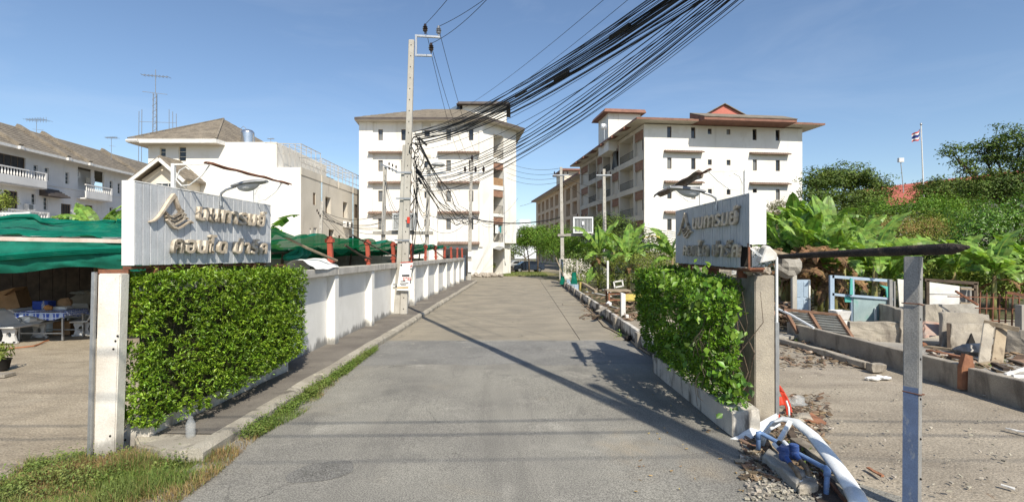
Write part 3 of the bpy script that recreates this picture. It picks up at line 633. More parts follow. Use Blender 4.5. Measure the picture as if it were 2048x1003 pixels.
    for j in range(4):
        y = .50+j*.05; x0 = .50-.015*j+(.05 if j == 0 else 0)
        ribbon([(x0, y+.055), (x0+.06, y+.01), (x0+.14, y-.002), (x0+.22, y+.03), (x0+.30, y+.075), (x0+.38-.03*j, y+.115), (x0+.43-.03*j, y+.09)], .03, .02, .05, 'emblem_wave', GOLD if j < 2 else GOLDD)
    return t, Q
sgL, QL = make_sign('entrance_sign', 'white plank entrance sign with gold letters above the left hedge', (-4.715, 6.40, 2.35), (.26, 3.05, -.02), (3.05, -.26, 0), 3.06, 1.04, .17, 25, PLANK)
sgR, QR = make_sign('entrance_sign', 'grey blue entrance sign with broken lower corner above the right hedge', (3.55, 11.1, 2.29), (-.03, -3.5, -.02), (-3.5, .03, 0), 3.5, 1.105, .25, 32, PLANKB, dmg=True, flip=True)
# struts left bare in the broken corner
b = MB(); b.bar(QR(3.47, -.02, -.01), QR(3.47, .38, -.01), .03, .03); b.bar(QR(3.1, -.01, -.02), QR(3.5, -.01, -.02), .03, .03); b.bar(QR(3.47, 0, -.01), QR(3.47, 0, -.24), .03, .03); b.build('corner_frame', RUST, sgR)
b = MB(); b.tube([QR(3.46, .34, .0), QR(3.5, .25, -.1), QR(3.52, .17, -.2), QR(3.5, .10, -.28)], .006, 5); b.tube([QR(3.46, .33, .0), QR(3.52, .20, -.12), QR(3.5, .13, -.28)], .006, 5); b.build('loose_wire', PVCW, sgR)

# rusty light troughs on scrolled brackets, and the street lamps over both signs
def trough_rig(Q, s_list, reach, H, postH, label, cat, tm, seg, broken=False):
    t = thing('trough_light', label, cat, Q(s_list[0], H, 0))
    for s in s_list:
        b = MB(); b.bar(Q(s, H-.1, -.06), Q(s, H+postH, -.06), .045, .045); b.bar(Q(s, H+postH-.012, -.06), Q(s, H+postH-.012, reach+.03), .022, .022)
        pts = [Q(s, H+postH-.19+.13*math.sin(a)*(1-.0*a), -.0+.13-.13*math.cos(a)) for a in np.linspace(.9, -1.6, 9)]
        pts = [Q(s, H+postH-.09, .18), Q(s, H+postH-.05, .12), Q(s, H+postH-.10, .03), Q(s, H+postH-.22, -.02), Q(s, H+postH-.31, .06), Q(s, H+postH-.30, .18), Q(s, H+postH-.17, .36), Q(s, H+postH-.03, reach)]
        b.tube(pts, .009, 6); b.build('bracket', WHITEP, t)
    return t
def trough(t, Q, s0, s1, off, h0, h1, w, m, nm='trough', tw=0.0):
    b = MB(); n = 8; vs = []
    prof = [(-w, -w*.1), (-w*.7, -w*.75), (0, -w), (w*.7, -w*.75), (w, -w*.1), (w*.85, 0), (0, -w*.75), (-w*.85, 0)]; prof = [(a, -c-w*.5) for a, c in prof]
    for i in range(n+1):
        f = i/n; s = s0+(s1-s0)*f; h = h0+(h1-h0)*f+(.012 if tw else .003)*math.sin(f*9); a = tw*f; ww = 1+(.15 if tw else .03)*math.sin(f*13)
        vs += [Q(s, h+(x*math.sin(a)+y*math.cos(a))*ww, off+(x*math.cos(a)-y*math.sin(a))*ww) for x, y in prof]
    k = len(prof); b.add(vs, [(i*k+j, i*k+(j+1) % k, (i+1)*k+(j+1) % k, (i+1)*k+j) for i in range(n) for j in range(k)]+[tuple(range(k)), tuple(n*k+j for j in range(k-1, -1, -1))]); return b.build(nm, m, t)
tl = trough_rig(QL, (.72, 2.58), .47, 1.04, .36, 'rusty trough light on two scroll brackets above the white left sign', 'light trough', RUST, 1)
trough(tl, QL, .62, 2.85, .49, 1.39, 1.41, .035, RUST)
trr = trough_rig(QR, (1.35, 3.25), .50, 1.105, .40, 'bent rusty tin trough on scroll brackets above the grey blue right sign', 'light trough', RUSTG, 1)
trough(trr, QR, .35, 2.9, .50, 1.42, 1.50, .075, RUSTG, tw=.8); trough(trr, QR, 2.88, 3.35, .52, 1.49, 1.50, .03, RUST, 'trough_end')
def street_lamp(Q, s, H, label, sc=1.0):
    t = thing('sign_lamp', label, 'lamp', Q(s, H, 0)); b = MB()
    b.tube([Q(s, H-.14, .01), Q(s, H+.02, .01), Q(s, H+.08, .03), Q(s, H+.13, .10), Q(s, H+.18, .26)], .019*sc, 8); b.build('arm', GALV, t, smooth=True)
    b = MB(); n = 9; vs = []; k = 12
    for i in range(n+1):
        f = i/n; w = (.055+.085*math.sin(min(1, f*1.35+.12)*math.pi*.62))*sc*(1 if f < .75 else 1-(f-.75)*2.1); hh = w*.42
        c = Q(s, H+.18+.07*f, .22+.55*f*sc)
        for j in range(k):
            a = 2*math.pi*j/k; vs.append(c+Q(w*math.cos(a), (hh if math.sin(a) > 0 else hh*.25)*math.sin(a), 0)-Q(0, 0, 0))
    b.add(vs, [(i*k+j, i*k+(j+1) % k, (i+1)*k+(j+1) % k, (i+1)*k+j) for i in range(n) for j in range(k)]+[tuple(range(k)), tuple(n*k+j for j in range(k-1, -1, -1))]); b.build('housing', LAMPG, t, smooth=True)
    b = MB(); vs = []
    for i in range(n+1):
        f = .18+.66*i/n; w = .10*sc*math.sin(min(1, .12+i/n*.95)*math.pi)**.6; c = Q(s, H+.165+.07*f, .22+.55*f*sc)
        for j in range(k):
            a = math.pi*j/(k-1); vs.append(c+Q(w*math.cos(a), -w*.95*math.sin(a), 0)-Q(0, 0, 0))
    b.add(vs, [(i*k+j, i*k+j+1, (i+1)*k+j+1, (i+1)*k+j) for i in range(n) for j in range(k-1)]); b.build('lens', LENS, t, smooth=True)
    b = MB(); b.tube([Q(s, H-.12, .02), Q(s, H-.05, .02)], .028, 8); b.build('clamp', GALV, t)
street_lamp(QL, 1.62, 1.02, 'grey street lamp on a bent arm over the white left sign')
street_lamp(QR, 2.30, 1.09, 'dusty street lamp on a bent arm over the grey right sign', 1.1)

# ------------------------------------------------------------------ buildings
def facade(b, O, U, N, W, H, holes, depth=.22):
    """A wall face with real openings: front face cut round the holes, plus their reveals."""
    O, U, N = V(O), V(U), V(N)
    xs = sorted({0, W, *[h[0] for h in holes], *[h[1] for h in holes]}); zs = sorted({0, H, *[h[2] for h in holes], *[h[3] for h in holes]})
    q = lambda x, z, d=0: O+U*x+Z*z-N*d
    for i in range(len(xs)-1):
        run = None
        for j in range(len(zs)-1):
            cx, cz = (xs[i]+xs[i+1])/2, (zs[j]+zs[j+1])/2
            inside = any(h[0] < cx < h[1] and h[2] < cz < h[3] for h in holes)
            if not inside: b.quad(q(xs[i], zs[j]), q(xs[i+1], zs[j]), q(xs[i+1], zs[j+1]), q(xs[i], zs[j+1]))
    for (x0, x1, z0, z1) in [h[:4] for h in holes]:
        d = depth
        b.quad(q(x0, z0), q(x1, z0), q(x1, z0, d), q(x0, z0, d)); b.quad(q(x0, z1, d), q(x1, z1, d), q(x1, z1), q(x0, z1))
        b.quad(q(x0, z0, d), q(x0, z1, d), q(x0, z1), q(x0, z0)); b.quad(q(x1, z0), q(x1, z1), q(x1, z1, d), q(x1, z0, d))
    return b
WC = {}
def window(parent, pos, th, w, h, rec=.2, fm=None, gm=None, nx=1, nz=1, t=.05, name='window'):
    fm, gm = fm or FRAMEB, gm or GLASS; key = (round(w, 2), round(h, 2), rec, fm.name, gm.name, nx, nz, t)
    if key not in WC:
        b = MB(); y0, y1 = rec-.07, rec-.005
        b.box(-w/2, -w/2+t, y0, y1, 0, h); b.box(w/2-t, w/2, y0, y1, 0, h); b.box(-w/2+t, w/2-t, y0, y1, 0, t); b.box(-w/2+t, w/2-t, y0, y1, h-t, h)
        for i in range(1, nx): x = -w/2+w*i/nx; b.box(x-t*.35, x+t*.35, y0+.01, y1, t, h-t)
        for j in range(1, nz): z = h*j/nz; b.box(-w/2+t, w/2-t, y0+.012, y1-.002, z-t*.35, z+t*.35)
        f = b.mesh('window_frame', fm)
        g = MB(); g.box(-w/2+.01, w/2-.01, rec-.03, rec-.012, .01, h-.01); WC[key] = (f, g.mesh('window_pane', gm))
    f, g = WC[key]; o = put(name, f, parent, pos, (0, 0, th)); p = bpy.data.objects.new('pane', g); COL.objects.link(p); p.parent = o
    return o
def awning(parent, O, U, N, w, z, depth=.62, m=AWN):
    O, U, N = V(O), V(U), V(N); b = MB()
    q = lambda x, d, h: O+U*x+N*d+Z*h
    b.hexa([q(0, .003, z+.10), q(w, .003, z+.10), q(w, depth, z), q(0, depth, z), q(0, .003, z+.30), q(w, .003, z+.30), q(w, depth, z+.10), q(0, depth, z+.10)])
    n = int(w/.28)
    for k in range(n):
        x = (k+.5)*w/n; b.bar(q(x, .02, z+.30), q(x, depth+.03, z+.105), .09, .05)
    return b.build('awning', m, parent)
def railing(parent, p, q, h, n, m, name='railing', t=.03):
    p, q = V(p), V(q); b = MB(); b.bar(p+Z*h, q+Z*h, t*1.4); b.bar(p+Z*.08, q+Z*.08, t)
    for k in range(n+1): x = p.lerp(q, k/n); b.bar(x+Z*.02, x+Z*h, t)
    return b.build(name, m, parent)

# --- the left apartment block, seen end on with a chamfered stair corner
LB = thing('apartment_block', 'five storey white apartment block behind the tall pole, its open stair at the chamfered corner', 'building', (-8, 66, 0))
wcols = [-14.9, -12.3, -9.63, -7.19, -4.64]; wrows = [15.9, 12.4, 8.96, 5.8]
holes = []; wins = []
for i, x in enumerate(wcols):
    for j, z in enumerate(wrows):
        w, h = (.52, 1.25) if i != 2 else (.62, .75)
        if i == 2: z += .15
        holes.append((x-w/2+17.3, x+w/2+17.3, z-h/2, z+h/2)); wins.append((x, z-h/2, w, h, i))
b = MB(); facade(b, (-17.3, 58, 0), (1, 0, 0), (0, -1, 0), 14.0, 17.7, holes)
b.quad((-17.3, 58, 0), (-17.3, 58, 17.7), (-19.5, 80, 17.7), (-19.5, 80, 0)); b.quad((-19.5, 80, 0), (-19.5, 80, 17.7), (-2, 82, 17.7), (-2, 82, 0))
b.build('wall', BUILDW, LB)
for (x, z, w, h, i) in wins: window(LB, (x, 58, z), 0, w, h, .2, FRAMEB, GLASSL if i in (0, 3) else GLASS, 1, 1, .05)
for j, z in enumerate(wrows):       # vent slots over the small middle windows
    b = MB(); b.box(-10.05, -9.2, 57.93, 57.998, z+.95, z+1.25); b.build('vent', BUILDC, LB)
b = MB()
for x0, x1 in ((-17.3, -15.75), (-10.9, -10.2), (-8.9, -8.35), (-3.72, -3.3)): b.box(x0, x1, 57.86, 57.999, 3.2, 17.5)
b.build('pilaster_strip', BUILDW, LB)
for z in (13.75, 10.35, 6.95): awning(LB, (-16.2, 58, 0), (1, 0, 0), (0, -1, 0), 4.9, z)
for z in (13.75, 10.35, 6.95, 3.5): awning(LB, (-8.4, 58, 0), (1, 0, 0), (0, -1, 0), 4.75, z)
P0, P1 = V((-3.3, 58, 0)), V((.5, 62.3, 0)); cu = (P1-P0).normalized(); cn = V((cu.y, -cu.x, 0)); cl = (P1-P0).length; cth = math.atan2(cu.y, cu.x)
hz = [(13.6, 16.3), (10.4, 13.1), (7.1, 9.9), (3.8, 6.75)]
ch = [(cl*.304, cl*.604, a, c) for a, c in hz]+[(cl*.29, cl*.60, .05, 3.1)]
b = MB(); facade(b, P0, cu, cn, cl*.64, 17.7, ch, 1.5); b.build('stair_wall', BUILDW, LB)
b = MB(); bo = P0+cu*(cl*.64); b.prism([bo, P1, P1-cn*3.2, bo-cn*3.2], (0, 0, 14.0)); b.v = [(x, y, z+3.7) for x, y, z in b.v]; b.build('bay', BUILDW, LB)
b = MB(); b.prism([bo-cn*.55, P1-cn*.55-cu*.4, P1-cn*3, bo-cn*3], (0, 0, 3.7)); b.build('ground_wall', BUILDW, LB)
b = MB(); q0 = P1-cn*3.0; b.quad(q0, q0+V((-2.6, 18, 0)), q0+V((-2.6, 18, 17.7)), q0+Z*17.7); b.build('side_wall', BUILDW, LB)
for k, (a, c) in enumerate(hz):
    x0, x1 = cl*.304, cl*.604; m0 = P0+cu*((x0+x1)/2)-cn*1.49
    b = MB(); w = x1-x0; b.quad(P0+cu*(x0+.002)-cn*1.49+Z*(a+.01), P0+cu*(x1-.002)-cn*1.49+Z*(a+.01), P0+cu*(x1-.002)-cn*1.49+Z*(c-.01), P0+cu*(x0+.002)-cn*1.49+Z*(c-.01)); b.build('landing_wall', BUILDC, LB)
    window(LB, m0+cn*.25+Z*(a+.1), cth, w*.8, 1.75, .2, FRAMEB, GLASS, 2, 1, .06, 'landing_door')
    if k: b = MB(); b.bar(P0+cu*(x0+.01)-cn*.12+Z*(c-.42), P0+cu*(x1-.01)-cn*.12+Z*(c-.42), .05, .8); b.build('louvre_panel', BRICK, LB)
    if k == 1: b = MB(); b.bar(P0+cu*(x0+.01)-cn*.10+Z*(a+.45), P0+cu*(x1-.01)-cn*.10+Z*(a+.45), .04, .88); b.build('parapet_board', CARTON, LB)
    else: railing(LB, P0+cu*(x0+.02)-cn*.10+Z*a, P0+cu*(x1-.02)-cn*.10+Z*a, .95, 9, SLAT)
tlu = thing('laundry', 'white and teal washing hung over the lowest stair balcony rail of the left block', 'laundry', P0+cu*(cl*.45)+Z*4.6)
for k, (m, a, w, h) in enumerate(((FLAGW, .36, .5, 1.0), (mat('teal_cloth', (.03, .25, .24), None, 4, .8), .50, .3, .8), (mat('pale_blue_cloth', (.35, .5, .62), None, 4, .8), .44, .42, .5))):
    b = MB(); o = P0+cu*(cl*a)-cn*(.02+.03*k)+Z*(5.8-h-.12*k); b.grid(lambda u, v: o+cu*(u*w)+Z*(v*h)+cn*(.03*math.sin(u*9+k)), 6, 3); b.build('cloth', m, tlu)
b = MB(); o = P0+cu*(cl*.28)+cn*.05; b.grid(lambda u, v: o+cu*(u*cl*.36)+cn*(v*1.1)+Z*(3.05+.28*math.sin(u*math.pi)-.2*v), 8, 3); b.build('porch_canopy', TIN, LB)
# roof: eaves outline, soffit, sloped tiles and a penthouse
eo = [V(p) for p in ((-17.55, 56.9, 17.62), (-2.75, 56.9, 17.62), (1.55, 61.9, 17.62), (-.6, 80, 17.62), (-20, 81, 17.62))]
def hip_roof(parent, eo, rise, inset, ftop, mroof, mfascia, msoffit, thick=.22, rows=0, cen=None):
    c = cen or sum(eo, V((0, 0, 0)))/len(eo); n = len(eo)
    b = MB(); b.quad(*[p-Z*thick for p in reversed(eo)]); b.build('soffit', msoffit, parent)
    b = MB()
    for i in range(n):
        p, q = eo[i], eo[(i+1) % n]; b.quad(p-Z*thick, q-Z*thick, q, p)
    b.build('fascia', mfascia, parent)
    b = MB(); ins = [p.lerp(c, inset)+Z*rise for p in eo]; k = rows or 6
    for i in range(n):
        p, q, r, s = eo[i], eo[(i+1) % n], ins[(i+1) % n], ins[i]
        for j in range(k):                       # stepped courses
            f0, f1 = j/k, (j+1)/k
            a, d = p.lerp(s, f0), q.lerp(r, f0); e, g = p.lerp(s, f1), q.lerp(r, f1); st = Z*(.035 if j else 0)
            if j: b.quad(a, d, d+st, a+st)
            b.quad(a+st, d+st, g, e)
    if inset < .98: b.quad(*ins)
    return b.build('roof', mroof, parent)
hip_roof(LB, eo, 3.0, .72, 0, ROOFG, ROOFD, BUILDC, .28, 10)
b = MB(); b.box(-6.2, -.7, 64, 69, 18.2, 21.0); b.build('stair_tower', BUILDW, LB)
b = MB(); b.hexa([(-6.9, 63.2, 20.95), (-.2, 63.2, 20.95), (-.2, 69.6, 20.95), (-6.9, 69.6, 20.95), (-6.6, 63.6, 21.35), (-.5, 63.6, 21.35), (-.5, 69.2, 21.35), (-6.6, 69.2, 21.35)]); b.build('tower_roof', ROOFD, LB)
b = MB()
for k in range(5): b.bar((-7.6+k*.28, 64.5, 19.0), (-8.3+k*.3, 64.5, 20.2+k*.12), .04)
b.bar((-8.6, 64.4, 19.8), (-6.6, 64.4, 20.9), .05, .7); b.build('solar_heater', BLUEG, LB)

# --- the right apartment block
C0 = V((15, 58, 0)); RU = V((1, .121, 0)).normalized(); RS = V((-.121, 1, 0)).normalized(); rth = math.atan2(RU.y, RU.x); RN = V((RU.y, -RU.x, 0))
RB = thing('apartment_block', 'white five storey apartment block with balconies and a red gable behind the grey right sign', 'building', C0+RU*9+RS*12)
def s_of(px): k = (px-1024)/1024; return (58*k-15)/(RU.x-RU.y*k)
W = s_of(1605); H = 17.15; holes = []; wins = []
for i, px in enumerate((1339, 1387, 1420, 1457.5, 1510, 1556)):
    for j, z in enumerate((16.3, 12.75, 9.35, 5.75)):
        s = s_of(px); small = i in (2, 3); w, h = (.52, 1.28) if not small else (.48, .62)
        if small: z += .22
        if small and j == 3: continue
        holes.append((s-w/2, s+w/2, z-h/2, z+h/2)); wins.append((s, z-h/2, w, h, i, j))
b = MB(); facade(b, C0, RU, RN, W, H, holes)
e = C0+RU*W; b.quad(e, e+RS*28, e+RS*28+Z*H, e+Z*H); b.build('wall', BUILDW, RB)
for (s, z, w, h, i, j) in wins:
    o = window(RB, C0+RU*s+Z*z, rth, w, h, .2, FRAMEB, GLASSL if (i*3+j*5) % 4 == 1 else GLASS, 1, 1, .05)
    if j == 0 and i in (4, 5): o.children[0].rotation_euler = (rad(-9), 0, 0)
for z in (13.95, 10.45, 7.0): awning(RB, C0+RU*s_of(1328), RU, RN, s_of(1405)-s_of(1328), z)
for z in (13.95, 10.45, 7.0): awning(RB, C0+RU*s_of(1499), RU, RN, s_of(1577)-s_of(1499), z)
# lane-side facade: window bays and recessed balconies on four floors
bays = [('w', .35, 3.2), ('b', 3.5, 8.6), ('w', 8.9, 11.9), ('b', 12.3, 15.9), ('w', 16.2, 19.0), ('b', 19.3, 23.6), ('w', 23.9, 28.4)]
fl = [(13.9, 16.7), (10.4, 13.2), (6.95, 9.75), (3.5, 6.3), (.1, 2.9)]
sh = [(s0, s1, z0, z1) for (k, s0, s1) in bays for (z0, z1) in fl]; SN = V((-RS.y, RS.x, 0)); L = 29
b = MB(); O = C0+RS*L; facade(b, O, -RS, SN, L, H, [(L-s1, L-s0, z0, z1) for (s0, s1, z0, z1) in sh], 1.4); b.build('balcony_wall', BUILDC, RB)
sth = math.atan2(-RS.y, -RS.x)
for (k, s0, s1) in bays:
    for fi, (z0, z1) in enumerate(fl):
        c = C0+RS*((s0+s1)/2); w = s1-s0
        if k == 'w':
            b = MB(); a0, a1 = C0+RS*s0-SN*.35, C0+RS*s1-SN*.35
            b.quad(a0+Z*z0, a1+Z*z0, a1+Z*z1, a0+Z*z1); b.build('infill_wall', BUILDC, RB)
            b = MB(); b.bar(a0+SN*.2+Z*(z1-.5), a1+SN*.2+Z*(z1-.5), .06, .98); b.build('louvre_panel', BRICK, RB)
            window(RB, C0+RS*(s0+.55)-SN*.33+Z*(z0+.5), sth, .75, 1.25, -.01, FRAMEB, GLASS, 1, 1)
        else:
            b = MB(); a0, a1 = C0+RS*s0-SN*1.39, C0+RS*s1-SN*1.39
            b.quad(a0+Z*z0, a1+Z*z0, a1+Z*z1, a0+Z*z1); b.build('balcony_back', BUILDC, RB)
            window(RB, c-SN*1.38+Z*z0, sth, min(1.5, w*.45), 2.1, -.01, FRAMEB, GLASS, 2, 1, .06, 'balcony_door')
            railing(RB, C0+RS*(s0+.05)-SN*.1+Z*z0, C0+RS*(s1-.05)-SN*.1+Z*z0, .95, 16, SLAT)
for (s, z, d) in ((4.3, 15.4, .9), (4.3, 12.2, 1.1), (12.9, 9.2, .7)):
    p = C0+RS*s-SN*.7+Z*z; b = MB(); b.obox(p, RS*.42, SN*.16, Z*.28); tag(b.build('air_conditioner', FRAMEW), 'air conditioner unit high in a balcony of the right block, %s floor' % {15.4: 'top', 12.2: 'third', 9.2: 'second'}[z], 'air conditioner')
b = MB(); o = C0+RS*9.3+SN*.05; b.grid(lambda u, v: o+RS*(u*2.2)+Z*(16.3-v*2.7-.2*math.sin(u*5))+SN*(.12*math.sin(v*4+u*3)), 8, 8); tag(b.build('black_sheet', SLAT), 'torn black sheet hanging from the top balcony of the right block', 'sheet')
def rp_(s, t, z): return C0+RU*s+RS*t+Z*z
eo = [rp_(-1.5, -1.6, 17.45), rp_(W+1.7, -1.6, 17.45), rp_(W+1.5, 30, 17.45), rp_(-1.5, 30, 17.45)]
hip_roof(RB, eo, 2.6, .6, 0, ROOFG, ROOFR, BUILDC, .2, 9)
b = MB(); e0, e1 = s_of(1388), s_of(1566)
b.hexa([rp_(e0, -2.5, 17.2), rp_(e1, -2.5, 17.2), rp_(e1+.3, .4, 17.2), rp_(e0-.3, .4, 17.2), rp_(e0, -2.5, 17.5), rp_(e1, -2.5, 17.5), rp_(e1+.3, .4, 18.6), rp_(e0-.3, .4, 18.6)]); b.build('porch_eave', ROOFR, RB)
b = MB(); b.hexa([rp_(e0-.05, -2.55, 17.5), rp_(e1+.05, -2.55, 17.5), rp_(e1+.3, .4, 18.6), rp_(e0-.3, .4, 18.6), rp_(e0-.05, -2.58, 17.58), rp_(e1+.05, -2.58, 17.58), rp_(e1+.3, .4, 18.7), rp_(e0-.3, .4, 18.7)]); b.build('porch_tiles', ROOFG, RB)
def s_at(px, t): k = (px-1024)/1024; return (k*(58+RS.y*t)-(15+RS.x*t))/(RU.x-RU.y*k)
g0, g1, gm = s_at(1402, 4.5), s_at(1503, 4.5), s_at(1448, 4.5); b = MB(); b.prism([rp_(g0, 4.5, 19.3), rp_(g1, 4.5, 19.3), rp_(gm, 4.5, 21.0)], RS*7); b.build('gable', mat('gable_red', (.50, .17, .13), (.45, .15, .115), 1, .8, grain=.05, gsc=9), RB)
b = MB()
for (a, c) in (((g0-.3, 19.2), (gm, 21.08)), ((gm, 21.08), (g1+.3, 19.2))):
    b.hexa([rp_(a[0], 4.2, a[1]), rp_(c[0], 4.2, c[1]), rp_(c[0], 11.6, c[1]), rp_(a[0], 11.6, a[1]), rp_(a[0], 4.2, a[1]+.09), rp_(c[0], 4.2, c[1]+.09), rp_(c[0], 11.6, c[1]+.09), rp_(a[0], 11.6, a[1]+.09)])
b.build('gable_roof', ROOFG, RB)
b = MB(); b.hexa([rp_(-1.2, 9.5, 16), rp_(3.2, 9.5, 16), rp_(3.2, 14, 16), rp_(-1.2, 14, 16), rp_(-1.2, 9.5, 21.0), rp_(3.2, 9.5, 21.0), rp_(3.2, 14, 21.0), rp_(-1.2, 14, 21.0)]); b.build('stair_tower', BUILDW, RB)
b = MB(); b.hexa([rp_(-2.0, 8.7, 20.9), rp_(3.7, 8.7, 20.9), rp_(3.7, 14.8, 20.9), rp_(-2.0, 14.8, 20.9), rp_(-1.8, 8.9, 21.35), rp_(3.6, 8.9, 21.35), rp_(3.6, 14.6, 21.35), rp_(-1.8, 14.6, 21.35)]); b.build('tower_roof', ROOFR, RB)
b = MB()
for k in range(6): b.hexa([rp_(-1.75, 2+k*4.6, 17.0-.0*k), rp_(.3, 2+k*4.6, 17.5), rp_(.3, 3.6+k*4.6, 17.5), rp_(-1.75, 3.6+k*4.6, 17.0), rp_(-1.75, 2+k*4.6, 17.2), rp_(.3, 2.8+k*4.6, 18.7), rp_(.3, 2.81+k*4.6, 18.7), rp_(-1.75, 3.6+k*4.6, 17.2)])
b.build('dormer_ridge', ROOFR, RB)
def yagi(name, label, p, hgt, wid, th=.02):
    t = thing(name, label, 'antenna', p); b = MB(); p = V(p); b.tube([p, p+Z*hgt], th, 5); b.build('mast', GALV, t); b = MB()
    b.bar(p+Z*(hgt*.97)-V((wid*.5, 0, 0)), p+Z*(hgt*.97)+V((wid*.5, 0, 0)), th*1.5)
    for k in range(8): x = -wid*.48+k*wid*.137; l = wid*(.22+.02*k); b.bar(p+V((x, -l, hgt*.97)), p+V((x, l, hgt*.97)), th); b.bar(p+V((x, 0, hgt*.97-l*.4)), p+V((x, 0, hgt*.97+l*.4)), th)
    b.bar(p+Z*(hgt*.62)-V((wid*.2, 0, 0)), p+Z*(hgt*.58)+V((wid*.35, 0, 0)), th*1.3); b.build('boom', GALV, t); return t
t = thing('satellite_dish', 'small weathered satellite dish beside the white roof tower of the right block', 'satellite dish', rp_(-1.9, 10.5, 17.6))
b = MB(); c = rp_(-1.9, 9.0, 18.7); b.grid(lambda u, v: c+RU*((u-.5)*.8)+Z*((v-.5)*.8+.3)+RN*(-.4*((u-.5)**2+(v-.5)**2)), 6, 6); b.build('dish', GALV, t)
b = MB(); b.bar(c-Z*1.4, c, .06); b.bar(c, c+RN*.7+Z*.5, .03); b.build('mount', GALV, t)

# --- the distant orange block beyond it
FB = thing('apartment_block', 'far beige and orange apartment block beyond the right block at the lane end', 'building', (11, 110, 0))
D0 = V((13.6, 95, 0)); FU = V((1, .1, 0)).normalized(); FSd = V((-.13, 1, 0)).normalized(); FN = V((-FSd.y, FSd.x, 0)); Lf = 52
holes = []; fw = []
for k in range(9):
    for (z0, z1) in ((13.6, 16.2), (10.3, 12.9), (7, 9.6), (3.7, 6.3), (.3, 2.9)): holes.append((Lf-(k*5.6+.5)-3.6, Lf-(k*5.6+.5), z0, z1)); fw.append((k*5.6+2.3, z0))
b = MB(); facade(b, D0+FSd*Lf, -FSd, FN, Lf, 17.2, holes, 1.0); b.build('balcony_wall', BUILDO, FB)
fth = math.atan2(-FSd.y, -FSd.x)
for (s, z) in fw:
    b = MB(); a0, a1 = D0+FSd*(s-1.8)-FN*.98, D0+FSd*(s+1.8)-FN*.98; b.quad(a0+Z*z, a1+Z*z, a1+Z*(z+2.6), a0+Z*(z+2.6)); b.build('balcony_back', BUILDO, FB)
    window(FB, D0+FSd*s-FN*.97+Z*(z+.1), fth, 1.5, 1.9, -.01, FRAMEB, GLASS, 2, 1, .07)
b = MB(); facade(b, D0, FU, V((FU.y, -FU.x, 0)), 14, 17.2, []); b.build('end_wall', CREAM, FB)
eo = [D0+V((-1.4, -1.4, 17.4)), D0+FU*14+V((1, -1.4, 17.4)), D0+FU*14+FSd*Lf+Z*17.4, D0+FSd*Lf+V((-1.4, 0, 17.4))]; hip_roof(FB, eo, 2.2, .5, 0, ROOFG, ROOFR, BUILDC, .4, 6)
b = MB(); b.hexa([D0+FU*a+FSd*c+Z*z for z in (17, 20.3) for (a, c) in ((-.2, 16), (4.5, 16), (4.5, 24), (-.2, 24))]); b.build('stair_tower', CREAM, FB)
b = MB(); b.hexa([D0+FU*a+FSd*c+Z*z for z in (20.3, 20.7) for (a, c) in ((-.9, 15), (5.2, 15), (5.2, 25), (-.9, 25))]); b.build('tower_roof', ROOFR, FB)
far = thing('far_building', 'hazy white block far down the lane above the small trees', 'building', (4, 235, 0))
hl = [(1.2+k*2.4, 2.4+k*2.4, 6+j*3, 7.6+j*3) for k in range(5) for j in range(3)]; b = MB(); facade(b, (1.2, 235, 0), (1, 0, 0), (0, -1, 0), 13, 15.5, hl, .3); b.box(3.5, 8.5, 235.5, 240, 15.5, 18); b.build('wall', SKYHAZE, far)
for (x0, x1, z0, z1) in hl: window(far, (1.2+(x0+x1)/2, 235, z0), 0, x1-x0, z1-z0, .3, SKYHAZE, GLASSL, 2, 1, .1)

# --- white townhouse with a hip roof, its gabled porch and the terrace row behind it
MH = thing('townhouse', 'white three storey townhouse with brown hip roof and a gabled porch behind the left sign', 'building', (-25, 50, 0))
holes = [(-30.72+32-.26, -30.72+32+.26, 10.66, 11.75), (-29.0+32-.33, -29.0+32+.33, 10.55, 11.85)]
b = MB(); facade(b, (-32, 45, 0), (1, 0, 0), (0, -1, 0), 11.3, 12.26, holes, .2); b.box(-20.695, -18.56, 45, 47, 0, 10.05); b.quad((-32, 45, 0), (-32, 45, 12.2), (-32, 56, 12.2), (-32, 56, 0)); b.quad((-20.7, 45, 0), (-20.7, 57, 0), (-20.7, 57, 12.26), (-20.7, 45, 12.26)); b.quad((-25, 45.0, 12.26), (-20.7, 45.0, 12.26), (-20.7, 57, 12.26), (-25, 57, 12.26)); b.build('wall', BUILDW, MH)
for (x, z, w, h) in ((-30.72, 10.66, .52, 1.09), (-29.0, 10.55, .66, 1.3)): window(MH, (x, 45, z), 0, w, h, .15, CREAM, GLASS, 1, 3, .06)
eo = [V(p) for p in ((-33.0, 43.9, 12.3), (-25.4, 43.9, 12.3), (-23.2, 58, 12.3), (-33.0, 58, 12.3))]; hip_roof(MH, eo, 3.3, 1, 0, ROOFG, FRAMEW, BUILDC, .34, 14, V((-28.2, 50.0, 12.3)))
b = MB(); b.tube([(-32.0, 43.72, 12.1), (-32.95, 43.72, 12.1)], .14, 6); b.build('gutter', FRAMEW, MH)
b = MB()
for p in ((-33, 43.9, 12.38), (-25.4, 43.9, 12.38)): b.bar(p, V((-28.2, 50, 15.66)), .16, .1)
b.build('ridge', ROOFG, MH)
gx0, gx1, gxm = -31.8, -26.9, -29.1
b = MB(); b.prism([(gx0+.7, 43.0, 0), (gx1-.5, 43.0, 0), (gx1-.5, 43.0, 8.9), (gxm, 43.0, 10.1), (gx0+.7, 43.0, 8.7)], (0, 2, 0)); b.build('porch_wall', CREAM, MH)
b = MB()
